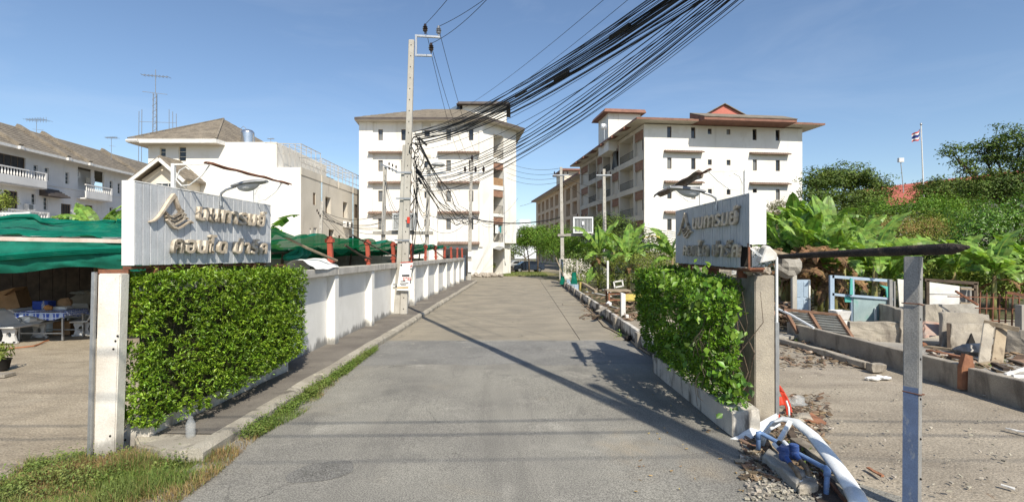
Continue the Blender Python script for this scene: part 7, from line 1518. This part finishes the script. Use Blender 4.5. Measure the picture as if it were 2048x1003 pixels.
# corrugated panel in a timber frame
t = thing('corrugated_panel', 'corrugated tin sheet in a brown timber frame leaning behind the concrete wall', 'panel', Pg(1650, 14.9, 0)); q0, q1 = Pg(1593, 14.9, .15), Pg(1703, 14.4, .05); up = V((-.12, .5, .62))
for k in range(9):
    f0, f1 = k/9, (k+.86)/9; b = MB(); a, c = q0+up*f0, q1+up*f0; d_, e_ = q1+up*f1, q0+up*f1; o = V((0, -.045, .03)); b.hexa([a, c, d_, e_, a+o*1.9, c+o*1.9, d_+o*.3, e_+o*.3]); b.build('slat', TIN, t)
for (a, c) in ((q0+up*1.02, q1+up*1.02), (q0, q0+up), (q0.lerp(q1, .47), q0.lerp(q1, .47)+up), (q1, q1+up)): b = MB(); o = V((0, -.07, .04)); b.bar(a+o, c+o, .10, .07); b.build('batten', mat('brown_batten', (.22, .125, .08), (.15, .09, .06), 5, .85), t)
CW = CONC_OLD
slabt('wall_stub', 'cream stained concrete wall stub under the turquoise panel', 'wall', [Pg(1700, 14.6, 0), Pg(1800, 14.3, 0), Pg(1800, 14.3, .58), Pg(1700, 14.6, .55)], (0, .14, 0), CW, bevel=.01)
slabt('wall_stub', 'dark concrete wall return behind the grey blue post', 'wall', [Pg(1801, 14.2, 0), Pg(1801, 14.2, .92), (11.9, 17.0, .92), (11.9, 17.0, 0)], (.14, 0, 0), CW, bevel=.01)
slabt('wall_stub', 'bare concrete wall right of the grey blue post under the white panel', 'wall', [Pg(1850, 15.0, 0), Pg(1884, 15.0, 0), Pg(1884, 15.0, 1.0), Pg(1850, 15.0, 1.0)], (0, .14, 0), CW, bevel=.01)
slabt('wall_stub', 'dark long wall top running behind the standing slab', 'wall', [Pg(1884, 15.1, 0), Pg(1960, 16.0, 0), Pg(1960, 16, .92), Pg(1884, 15.1, .98)], (0, .14, 0), CONC, bevel=.01)
slabt('standing_slab', 'big grey concrete slab with a chipped dark corner standing on edge', 'slab', [Pg(1884, 13.6, 0), Pg(1981, 13.3, 0), Pg(1980, 13.5, .88), Pg(1933, 13.6, .92), Pg(1884, 13.8, .9)], (0, .12, 0), CONC_OLD, bevel=.015)
slabt('standing_slab', 'second slab leaning on the big grey slab', 'slab', [Pg(1901, 13.15, 0), Pg(1962, 13.0, 0), Pg(1970, 13.3, .66), Pg(1903, 13.4, .66)], (0, .07, 0), CONC_OLD, bevel=.012)
b = MB(); b.bar(Pg(1897, 13.2, 0), Pg(1896, 13.45, .66), .07); tag(b.build('dark_prop', WOODD), 'dark upright timber at the side of the leaning slab', 'prop')
slabt('dark_hollow', 'dark triangular plate coloured as the shadow gap at the foot of the slabs', 'painted shadow', [Pg(1932, 13.0, .05), Pg(1956, 12.96, .05), Pg(1943, 13.2, .44)], (0, .03, 0), DARK)  # thin dark plate stands in for the shadow gap at the slabs
b = MB(); b.blob(Pg(1942, 12.6, .12), .42, .25, .16, 3, .6); tag(b.build('cloth_heap', mat('grey_cloth', (.4, .38, .35), (.2, .18, .16), 5, .9), smooth=True), 'grey rag heap at the foot of the standing slab', 'rag')
t = thing('board_pair', 'two pale weathered boards leaning side by side on a crosspiece', 'boards', Pg(1985, 11.7, 0))
for (x0, x1, nm) in ((1958, 1983, 'board'), (1984, 2010, 'board')): b = MB(); b.prism([Pg(x0-2, 11.6, 0), Pg(x1-4, 11.6, 0), Pg(x1+6, 12.15, .84), Pg(x0+10, 12.15, .84)], (0, .035, 0)); b.build(nm, CONC_OLD if x0 < 1980 else WOOD, t, bevel=.004)
b = MB(); b.bar(Pg(1967, 12.25, .86), Pg(2038, 11.8, .74), .10, .10); b.build('crosspiece', WOOD, t)
slabt('wall_stub', 'low dark wall at the right edge behind the leaning boards', 'wall', [Pg(2012, 12.7, 0), Pg(2090, 12.2, 0), Pg(2090, 12.2, .62), Pg(2012, 12.7, .6)], (0, .14, 0), CONC_OLD, bevel=.01)
slabt('reddish_slab', 'pinkish broken slab with bare edge left of the standing slab', 'slab', [Pg(1850, 13.8, .22), Pg(1882, 13.8, .30), Pg(1880, 14.2, .56), Pg(1850, 14.3, .60)], (0, .1, 0), mat('pinkish_concrete', (.42, .25, .19), (.38, .30, .25), 4, .9))
for k, (a, c, w, m, lb_) in enumerate((((1855, 700), (1930, 716), .13, WOODR, 'bundle of brown timber on the ground before the standing slab'), ((1850, 692), (1935, 703), .12, WOOD, 'grey weathered timber beside the brown bundle'), ((1952, 728), (2000, 722), .05, WOOD, 'thin stick in front of the leaning boards'), ((1988, 726), (2012, 738), .10, WOODD, 'dark charred board lying before the leaning boards'), ((2020, 720), (2050, 730), .09, WOODD, 'dark board lying at the right edge'), ((2010, 748), (2050, 736), .04, FRAMEW, 'thin white strip crossing the slab floor'), ((2024, 751), (2060, 752), .06, FRAMEW, 'white strip at the right edge of the slab floor'), ((1830, 676), (1850, 690), .1, WOODR, 'brown board end behind the grey blue post'))):
    b = MB(); b.bar(G(*a, .05), G(*c, .05), w, .06); tag(b.build('loose_timber', m), lb_, 'timber')
slabt('slab_floor', 'bare grey floor slab behind the low concrete wall', 'floor', [(8.46, 6, -.02), (16, 6, -.02), (16, 15, -.02), (8.46, 15, -.02)], (0, 0, .035), CONC)
# door, frames, panels
t = thing('blue_door', 'pale blue panelled door standing in the ruins', 'door', Pg(1606, 18.2, 0)); x0, x1 = Pg(1591, 18.2, 0).x, Pg(1620, 18.2, 0).x; b = MB(); b.box(x0, x1-.06, 18.2, 18.24, .32, 1.56); b.build('leaf', BLUEDOOR, t)
for (a, c, z0, z1) in ((.08, .42, .95, 1.48), (.08, .42, .42, .85), (.55, .88, .95, 1.48), (.55, .88, .42, .85)): b = MB(); w = x1-x0; b.box(x0+w*a, x0+w*c-.04, 18.185, 18.202, z0, z1); b.build('door_panel', BLUEDOOR, t, bevel=.008)
b = MB(); b.box(x1-.06, x1, 18.17, 18.26, .28, 1.56); b.build('edge_stile', FRAMEW, t); b = MB(); b.bar((x1-.16, 18.14, .9), (x1-.06, 18.14, .9), .03); b.build('handle', DARK, t)
b = MB(); p = Pg(1588, 18, 0); b.box(p.x-.08, p.x+.08, 17.95, 18.08, 0, 1.95); tag(b.build('lot_post', POLEM, bevel=.01), 'bare concrete post left of the pale blue door', 'post')
t = thing('bare_window_frame', 'bare grey blue timber window frame beside the turquoise panel', 'frame', Pg(1690, 16.3, .35))
for (a, c, w) in (((1663, 16.3, .45), (1663, 16.3, 1.80), .13), ((1663, 16.3, 1.76), (1782, 16.3, 1.62), .09), ((1663, 16.3, 1.20), (1712, 16.3, 1.12), .08), ((1704, 16.28, .3), (1704, 16.28, 1.66), .09)): b = MB(); b.bar(Pg(*a), Pg(*c), w, .08, (0, 1, 0)); b.build('member', BLUEDOOR, t)
tp = thing('turquoise_wall', 'turquoise and grey partition panel with broken top standing over the wall stub', 'partition', Pg(1745, 16.2, .4))
b = MB(); b.prism([Pg(1707, 16.2, .35), Pg(1780, 16.1, .35), Pg(1780, 16.1, 1.02), Pg(1707, 16.2, 1.12)], (0, .05, 0)); b.build('lower_panel', TURQG, tp)
b = MB(); b.prism([Pg(1700, 16.15, 1.13), Pg(1786, 16.05, 1.03), Pg(1786, 16.05, 1.10), Pg(1700, 16.15, 1.20)], (0, .1, 0)); b.build('sill', BLUEDOOR, tp)
b = MB(); b.prism([Pg(1690, 16.25, .95), Pg(1704, 16.25, .95), Pg(1704, 16.25, 1.12), Pg(1690, 16.25, 1.12)], (0, .04, 0)); b.prism([Pg(1700, 16.1, 1.2), Pg(1706, 16.1, 1.2), Pg(1705, 16.1, 1.7), Pg(1701, 16.1, 1.72)], (0, .04, 0)); b.prism([Pg(1760, 16.05, 1.5), Pg(1779, 16.05, 1.45), Pg(1779, 16.05, 1.1), Pg(1774, 16.05, 1.12), Pg(1772, 16.05, 1.38)], (0, .04, 0)); b.build('broken_strip', TURQ, tp)
b = MB(); b.prism([Pg(1779, 16.0, .3), Pg(1786, 16.0, .3), Pg(1785, 16.0, 1.68), Pg(1779, 16.0, 1.68)], (0, .1, 0)); b.prism([Pg(1788, 16.1, .3), Pg(1791, 16.1, .3), Pg(1791, 16.1, 1.62), Pg(1788, 16.1, 1.62)], (0, .1, 0)); b.build('end_post', POSTG, tp)
b = MB(); b.bar(Pg(1750.5, 16.1, .38), Pg(1750.5, 16.1, .78), .05); b.build('switch_pipe', PVCW, tp)
t = thing('white_basin', 'square white basin left standing by the bare window frame', 'basin', Pg(1679, 15.9, .36)); c = Pg(1679, 15.9, .45); b = MB(); vs = []
for (s, z) in ((.17, 0), (.23, .28), (.19, .28), (.14, .05)): vs += [c+V((x*s*1.05, y*s, z)) for x, y in ((-1, -1), (1, -1), (1, 1), (-1, 1))]
b.add(vs, [(3, 2, 1, 0)]+[(i*4+k, i*4+(k+1) % 4, i*4+4+(k+1) % 4, i*4+4+k) for i in range(3) for k in range(4)]+[(12, 13, 14, 15)]); b.build('bowl', FRAMEW, t, bevel=.02, seg=2)
b = MB(); b.box(Pg(1664, 15.8, 0).x, Pg(1694, 15.8, 0).x, 15.7, 16.15, .05, .44); tag(b.build('white_plinth', FRAMEW), 'white plinth under the square basin', 'plinth')
t = thing('shack_wall', 'white board wall of a ruined shack in a dark timber frame', 'wall', Pg(1890, 17, 0)); b = MB(); b.prism([Pg(1856, 17, .3), Pg(1919, 17, .3), Pg(1919, 17, 1.40), Pg(1856, 17, 1.54)], (0, .04, 0)); b.build('lower_board', FRAMEW, t)
b = MB(); b.prism([Pg(1856, 16.97, 1.16), Pg(1919, 16.97, 1.14), Pg(1919, 16.97, 1.41), Pg(1856, 16.97, 1.55)], (0, .03, 0)); b.build('upper_board', FRAMEW, t)
for (a, c, w) in (((1854, 17, 0), (1854, 17, 1.6), .1), ((1848, 17, 1.62), (1955, 17, 1.5), .1), ((1949, 17, 0), (1949, 17, 1.5), .12), ((1919, 17, 1.33), (1949, 17, 1.3), .06), ((1919, 17, .85), (1949, 17, .82), .06), ((1952, 17.1, .2), (1952, 17.1, 1.46), .06)): b = MB(); b.bar(Pg(*a), Pg(*c), w, .08, (0, 1, 0)); b.build('frame_member', WOODD if w > .06 else WOOD, t)
b = MB(); b.prism([Pg(1920, 17.3, .3), Pg(1946, 17.3, .3), Pg(1946, 17.3, 1.35), Pg(1920, 17.3, 1.38)], (0, .04, 0)); b.build('grey_sheet', POSTG, t); b = MB(); b.prism([Pg(1800, 18, .4), Pg(1836, 18, .4), Pg(1836, 18, 1.5), Pg(1795, 18, 1.6)], (0, .04, 0)); b.build('side_board', FRAMEW, t)
t = thing('rusty_bars', 'rusty welded bar grille standing before the bananas at the right', 'grille', Pg(2000, 15, 0))
for k in range(7): x = 1958+k*13; b = MB(); b.bar(Pg(x, 14.8, .35), Pg(x+2, 14.8, 1.38-.02*k), .03); b.build('upright', RUST, t)
for z in (1.35, 1.02, .66): b = MB(); b.bar(Pg(1895 if z > 1.2 else 1950, 14.8, z-.10), Pg(2048, 14.8, z-.14), .028); b.build('crossbar', RUST, t)
b = MB(); b.bar(Pg(1911, 14.6, 1.42), Pg(1955, 14.7, 1.02), .05); tag(b.build('brown_bar', RUST), 'brown bar leaning across the white shack wall', 'bar')
b = MB(); b.bar(Pg(2012, 14.6, 1.38), Pg(2060, 14.4, 1.30), .14, .08); tag(b.build('rusty_beam', RUST), 'rusty beam end at the right edge above the bars', 'beam')
b = MB(); b.box(Pg(2036, 14.4, 0).x, Pg(2048, 14.4, 0).x+.3, 14.3, 14.5, .3, 1.05); tag(b.build('dark_pier', CONC), 'dark pier standing at the right edge before the bars', 'pier')

# square post and charred log
t = thing('square_post', 'tall square blue grey post standing alone at the right front', 'post', (3.88, 4.95, 0)); a = rad(38); c = V((3.88, 4.95, 0)); A_, B2_ = V((math.cos(a), math.sin(a), 0))*.062, V((-math.sin(a), math.cos(a), 0))*.062
b = MB(); b.obox(c+V((-.012, 0, 1.22)), A_, B2_, (.012, 0, 1.25)); b.build('shaft', POSTG, t, bevel=.008, seg=2)
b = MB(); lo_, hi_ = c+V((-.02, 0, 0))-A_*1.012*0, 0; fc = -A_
b.obox(c+V((-.018, 0, .58))-A_*1.01, A_*.02, B2_*.97, (.006, 0, .64)); b.build('blue_paint_coat', mat('blue_flaked_paint', (.12, .165, .27), (.10, .135, .22), 6, .7, stains=(((.25, .27, .30), 8, .58, .66, .4, .8),)), t)  # thin plate tints the left face with its bluish shade
for k in range(6): b = MB(); p = c+V((-.01, 0, .35+.38*k))-B2_*1.03-A_*.25; b.blob(p, .009, .009, .012, k, .2, 6, 4); b.build('nail_hole', DARK, t)
b = MB(); b.tube([c+V((-.005, 0, z))+A_*x+B2_*y for z, x, y in ((1.16, -1.12, -1.1), (1.14, 1.12, -1.12), (1.16, 1.1, 1.1), (1.17, -1.1, 1.1), (1.16, -1.12, -1.1))], .006, 5); b.tube([c+V((-.01, 0, z))+A_*x+B2_*y for z, x, y in ((2.02, -1.12, -1.1), (2.0, 1.12, -1.12), (2.0, 1.1, 1.1), (2.02, -1.1, 1.1), (2.02, -1.12, -1.1))], .005, 5); b.build('tie_wire', RUST, t)
b = MB(); b.box(3.93, 3.98, 5.02, 5.06, 1.6, 2.42); tag(b.build('timber_strip', WOODD), 'dark timber strip fixed behind the top of the square post', 'strip')
b = MB(); pts = [P(1560, 513, 7.3), P(1640, 508, 6.4), P(1740, 504, 5.6), P(1835, 500, 4.95), P(1905, 496, 4.58), P(1938, 494, 4.45)]; b.tube(pts, [.033, .040, .046, .051, .053, .015], 12); b.v = [tuple(V(v)+V((0, 0, .012*mnoise.noise(V(v)*6)))) for v in b.v]
tag(b.build('charred_log', LOG, smooth='all'), 'charred black log resting on the square post and the broken sign corner', 'log')
# white casing and scraps on the pillar top
b = MB(); c = P(1538, 512, 7.55); b.prism([c+V((-.13, 0, -.11)), c+V((.12, 0, -.06)), c+V((.13, .0, .03)), c+V((.02, .02, .15)), c+V((-.04, .02, .12))], (0, .16, .03)); tag(b.build('broken_casing', mat('flaked_white_casing', (.66, .65, .62), (.5, .48, .44), 6, .6, stains=(((.12, .10, .085), 9, .6, .7, 1, .8),)), bevel=.015), 'broken flaked white casing wedged at the end of the charred log', 'casing')
b = MB(); b.bar(P(1535, 500, 8.0), P(1590, 515, 8.6), .10, .05); tag(b.build('grey_board', WOOD), 'grey splintered board lying behind the white casing', 'board')
for k, (px, py, r_) in enumerate(((1487, 546, .09), (1506, 545, .11), (1524, 547, .08))): b = MB(); b.blob(P(px, py, 7.85)+V((.1, .05, .03)), r_, r_, .06, k+5, .6); tag(b.build('pillar_rubble', RUBBLEM if k else CONC_OLD), ('rubble lump on the right pillar top, left one', 'rubble lump on the right pillar top, middle one', 'rubble lump on the right pillar top, right one')[k], 'rubble')
b = MB(); b.blob(P(1575, 533, 9), .22, .18, .2, 6, .4, 10, 8); tag(b.build('grey_sack', CONC), 'grey hard sack behind the right pillar', 'sack')

# ------------------------------------------------------------------ gutter, pipes and water meters at the pillar foot
t = thing('plastic_gutter', 'long bowed white plastic gutter arching from the pillar foot to the ground', 'gutter', (3.5, 6, 0))
gpts = [P(1522, 893, 6.55), P(1530, 868, 6.6), P(1545, 848, 6.65), P(1566, 839, 6.65), P(1592, 845, 6.5), P(1625, 872, 6.15), P(1660, 916, 5.7), P(1690, 958, 5.32), P(1707, 985, 5.1), P(1716, 1004, 4.95), P(1722, 1020, 4.8)]
gw = [.045, .055, .062, .07, .075, .082, .088, .09, .088, .07, .05]
def gutter(b, pts, ws, th=.008, k=9):
    vs = []; n = len(pts); side = V((.86, .5, 0)).normalized()
    for i, p in enumerate(pts):
        tg = (pts[min(i+1, n-1)]-pts[max(i-1, 0)]).normalized(); sd = (side-tg*side.dot(tg)).normalized(); nn = tg.cross(sd); nn = nn if nn.z > 0 or abs(nn.z) < .3 else -nn
        if nn.x < -.2 and i < 3: nn = -nn*-1
        for r in (1, 1-th/ws[i]):
            for j in range(k): a = math.pi*(j/(k-1))*1.06-.09; vs.append(p+sd*(ws[i]*r*math.cos(a))+nn*(ws[i]*r*.75*math.sin(a)))
    m = 2*k; fs = []
    for i in range(n-1):
        for j in range(k-1):
            a = i*m+j; fs += [(a, a+1, a+m+1, a+m), (a+k, a+k+m, a+k+m+1, a+k+1)]
        fs += [(i*m, i*m+m, i*m+m+k, i*m+k), (i*m+k-1, i*m+2*k-1, i*m+m+2*k-1, i*m+m+k-1)]
    for e in (0, n-1): fs += [(e*m+j, e*m+j+1, e*m+k+j+1, e*m+k+j) for j in range(k-1)]
    return b.add(vs, fs)
b = MB(); gutter(b, gpts[:9], gw[:9]); b.build('channel', PVCW, t, smooth='all'); b = MB(); gutter(b, gpts[8:], [.098, .09, .085]); b.build('end_socket', PVCW, t, smooth='all')
b = MB(); b.bar(P(1555, 885, 6.3), P(1580, 842, 6.5), .05, .035); b.build('bracket', PVCW, t)
b = MB()
def arch(u, v):
    pts = [P(1456, 884, 6.85), P(1480, 880, 6.85), P(1505, 866, 6.95), P(1528, 852, 7.1), P(1557, 836, 7.3)]; q = u*4; i = min(3, int(q)); p = pts[i].lerp(pts[i+1], q-i); return p+V((.0, (v-.5)*.12, (v-.5)*.13*(.3+.7*min(1, u*3))-.02*math.sin(v*3)))
b.grid(arch, 16, 4); o = b.build('bent_sheet', PVCW, smooth='all'); md = o.modifiers.new('thickness', 'SOLIDIFY'); md.thickness = .01; tag(o, 'bent white plastic sheet poking out over the road from the pillar foot', 'sheet')
t = thing('water_pipes', 'pale blue plastic water pipes bridging over the meter pit', 'pipes', (3.15, 6, 0)); b = MB(); b.tube([P(1516, 897, 6.4), P(1516, 868, 6.42), P(1518.5, 864.5, 6.42), P(1524, 866, 6.4), P(1560, 886, 6.15), P(1600, 908, 5.85), P(1640, 930, 5.5), P(1649, 934, 5.43), P(1653, 941, 5.4), P(1653, 950, 5.38), P(1651, 990, 5.3)], .027, 10); b.build('main_pipe', PVCB, t, smooth='all')
b = MB(); b.tube([P(1648, 933, 5.44), P(1653.5, 939, 5.4), P(1653, 951, 5.38)], .036, 10); b.build('elbow', PVCB, t, smooth='all'); b = MB(); b.tube([P(1516, 876, 6.41), P(1516, 865, 6.42), P(1522, 865, 6.41)], .034, 10); b.build('elbow', PVCB, t, smooth='all'); b = MB(); b.tube([P(1556, 884, 6.18), P(1568, 890, 6.1)], .034, 10); b.build('dark_union', DARK, t)
def meter(label, px, py, D, ex, ey, eD):
    c = P(px, py, D); t = thing('water_meter', label, 'water meter', c, 'blue water meters'); b = MB(); b.lathe(c-Z*.075, [(.035, 0), (.052, .02), (.055, .07), (.048, .085), (.054, .09), (.054, .118), (.048, .122), (.052, .126), (.052, .150), (.046, .156)], 18); b.build('body', METERB, t, smooth=True)
    d = (P(ex, ey, eD)-c); d.z = -.02; d.normalize(); b = MB(); b.tube([c-d*.13+Z*.0, c-d*.05, c+d*.05-Z*.03, c+d*.13-Z*.045], [.022, .030, .032, .026], 10); b.build('spigot', METERB, t, smooth=True)
    b = MB(); g0 = c+d*.12-Z*.045; g1 = c+d*.24-Z*.06; g2 = g1+d*.06-Z*.05; g3 = V((g2.x, g2.y, .03)); b.tube([g0, g1-d*.02, g1+d*.02-Z*.01, g2, g2-Z*.04, g3], [.026, .027, .028, .028, .027, .027], 10); b.build('elbow_pipe', BRASS, t, smooth='all')
    for f in (.2, .6): b = MB(); p = g2.lerp(g3, f); b.tube([p, p-Z*.02], .034, 10); b.build('collar', PVCW if f < .5 else BRASS, t)
    b = MB(); b.tube([c-d*.22+Z*.01, c-d*.12], .024, 10); b.build('inlet', PVCW, t); return t
meter('blue water meter on rusty elbows, the one nearer the road', 1567, 906, 5.75, 1592, 930, 5.5); meter('blue water meter on rusty elbows, the one nearer the gutter', 1587, 901, 5.85, 1612, 924, 5.6)
b = MB(); b.hexa([G(1522, 925), G(1540, 914), G(1612, 962), G(1592, 984), G(1522, 925)+Z*.11, G(1540, 914)+Z*.11, G(1612, 962)+Z*.12, G(1592, 984)+Z*.12]); tag(b.build('concrete_beam', CONC, bevel=.015), 'grey concrete beam lying under the blue water meters', 'beam')
slabt('concrete_block', 'broken concrete block with rebar at the foot of the meters', 'block', [G(1596, 990), G(1634, 988), G(1630, 968), G(1600, 968)], (0, 0, .10), CONC_OLD, bevel=.02)
b = MB(); b.tube([P(1597, 968, 5.45), P(1603, 962, 5.42), P(1620, 966, 5.4), P(1621, 985, 5.35)], .008, 5); b.tube([P(1592, 985, 5.4), P(1594, 960, 5.45), P(1600, 955, 5.45)], .008, 5); tag(b.build('rebar', RUST), 'bent rusty rebar loops sticking from the broken block', 'rebar')
for k, (a, c, w, h, m, lb_) in enumerate((((1590, 880), (1672, 935), .16, .09, CONC_OLD, 'long broken concrete strip under the white gutter'), ((1500, 893), (1560, 896), .03, .03, WOODD, 'dark stick lying under the blue pipe'), ((1494, 889), (1540, 897), .04, .03, WOODR, 'reddish stick lying in front of the pillar foot'), ((1504, 904), (1522, 896), .05, .03, WOOD, 'short pale stick beside the bent sheet'), ((1580, 858), (1600, 905), .08, .05, WOODD, 'dark timber under the gutter arch'), ((1640, 945), (1690, 1000), .03, .03, RUST, 'rusty rod beside the gutter end'), ((1735, 934), (1764, 951), .04, .02, WOODR, 'reddish stick lying alone on the lot'), ((2000, 969), (2028, 976), .05, .015, FRAMEW, 'small white strip lying at the lower right of the lot'), ((2010, 855), (2060, 866), .05, .015, FRAMEW, 'white strip lying at the right edge of the lot'))):
    b = MB(); b.bar(G(*a, h/2+.01), G(*c, h/2+.01), w, h); tag(b.build('loose_piece', m, bevel=.006 if w > .1 else 0), lb_, 'debris piece')
b = MB(); b.prism([P(1545, 868, 6.45), P(1562, 905, 6.2), P(1552, 908, 6.2), P(1530, 866, 6.5)], (0, .03, 0)); tag(b.build('stained_board', WOOD), 'stained board propped under the blue pipe beside the meters', 'board')
slabt('dark_pit', 'dark soil pit under the pipes beside the gutter', 'pit', [G(1508, 893, .012), G(1560, 880, .012), G(1668, 960, .012), G(1690, 1010, .012), G(1640, 1010, .012), G(1580, 930, .012)], (0, 0, .006), mat('damp_soil', (.045, .035, .028), (.07, .05, .04), 5, .95, .01, 30, grain=.15))
# red plastic chair back and a roof tile
t = thing('red_chair', 'broken red plastic chair lying against the pillar foot', 'chair', G(1575, 836)); b = MB(); o0 = P(1558, 836, 7.9)
def rc(u, v): px = 1556+(34-14*v**2+3*math.sin(v*3))*u; return P(px, 838-v*60, 7.9)+V((0, .12*math.sin(u*2.6)+.18*v, 0))
for (u0, u1, v0, v1) in ((.0, 1, .80, 1), (.72, 1, 0, .80), (.0, .72, .36, .62), (.0, .14, 0, .36)): b.grid(lambda u, v: rc(u0+(u1-u0)*u, v0+(v1-v0)*v), 6, 6)
o = b.build('backrest', REDPL, t, smooth='all'); md = o.modifiers.new('thickness', 'SOLIDIFY'); md.thickness = .02
b = MB(); b.tube([P(1578, 838, 7.7), P(1577, 815, 7.8), P(1572, 800, 7.85)], .015, 6); b.build('pale_leg', PVCW, t, smooth='all')
slabt('roof_tile', 'reddish brown broken tile lying beside the red chair', 'tile', [G(1596, 838, .05), G(1622, 826, .05), G(1652, 846, .02), G(1648, 849, .02)], (0, 0, .02), WOODR)
b = MB(); b.blob(G(1590, 812)+Z*.06, .18, .12, .09, 4, .9, 10, 8); tag(b.build('plastic_bag', CLEARB, smooth=True), 'crumpled clear plastic bag beside the red chair', 'bag')
b = MB(); b.blob(G(1605, 843)+Z*.05, .16, .1, .08, 9, .5); tag(b.build('stone', CONC_OLD), 'grey stone between the red chair and the gutter', 'stone')
for k, (px, py) in enumerate(((1750, 758), (1760, 755), (1772, 757), (1740, 757))): b = MB(); b.blob(G(px, py)+Z*.02, .12, .06, .03, k, .7); tag(b.build('paper_scrap', PAPER), 'pale torn scrap on the lot floor before the concrete wall', 'scrap', 'torn scraps')

# ------------------------------------------------------------------ broken, uneven edges on the ruined concrete and timber
def roughen(o, amp, cuts=5, sc=5.0):
    bm = bmesh.new(); bm.from_mesh(o.data); L = max(o.dimensions) if max(o.dimensions) > 0 else 1
    for _ in range(3):
        es = [e_ for e_ in bm.edges if e_.calc_length() > max(.10, L/14)]
        if not es or len(bm.verts) > 900: break
        bmesh.ops.subdivide_edges(bm, edges=es, cuts=1, use_grid_fill=True)
    off = V((len(o.name)*1.7, o.location.x, o.location.y))
    for v in bm.verts:
        p = v.co*sc+off; q = v.co*sc*3.2+off; v.co += V((mnoise.noise(p), mnoise.noise(p+V((9, 0, 0))), mnoise.noise(p+V((0, 9, 0)))))*amp+V((mnoise.noise(q), mnoise.noise(q+V((5, 0, 0))), mnoise.noise(q+V((0, 5, 0)))))*amp*.5
    bm.to_mesh(o.data); bm.free()
for o in list(bpy.data.objects):
    nm = o.name.split('.')[0]
    if o.type != 'MESH': continue
    if nm in ('wall_stub', 'standing_slab', 'concrete_block', 'concrete_beam', 'concrete_slab', 'reddish_slab', 'kerb_beam'): roughen(o, .028)
    elif nm in ('loose_timber', 'loose_board', 'loose_piece', 'leaning_beam'): roughen(o, .012, sc=8)
    elif nm in ('length', 'trough', 'kerb_return') or (nm in ('panel', 'pilaster') and o.parent and o.parent.name == 'low_wall'): roughen(o, .014, sc=4)
for (x0, x1, y0, y1, n) in ((1556, 1640, 640, 690, 60), (1840, 2040, 690, 740, 50), (1480, 1660, 880, 980, 50), (1160, 1300, 590, 640, 70)):
    P_, N_, S_ = [], [], []
    for k in range(n//6):
        c = G(random.uniform(x0, x1), random.uniform(y0, y1))
        for j in range(10): P_.append(c+V((random.gauss(0, .07), random.gauss(0, .07), abs(random.gauss(0, .06))))); N_.append((random.gauss(0, .6), random.gauss(-.3, .5), 1)); S_.append(random.uniform(.03, .07))
    leaves('weeds', P_, N_, S_, GRASS, None)['label'] = 'small weeds sprouting between the debris pieces'
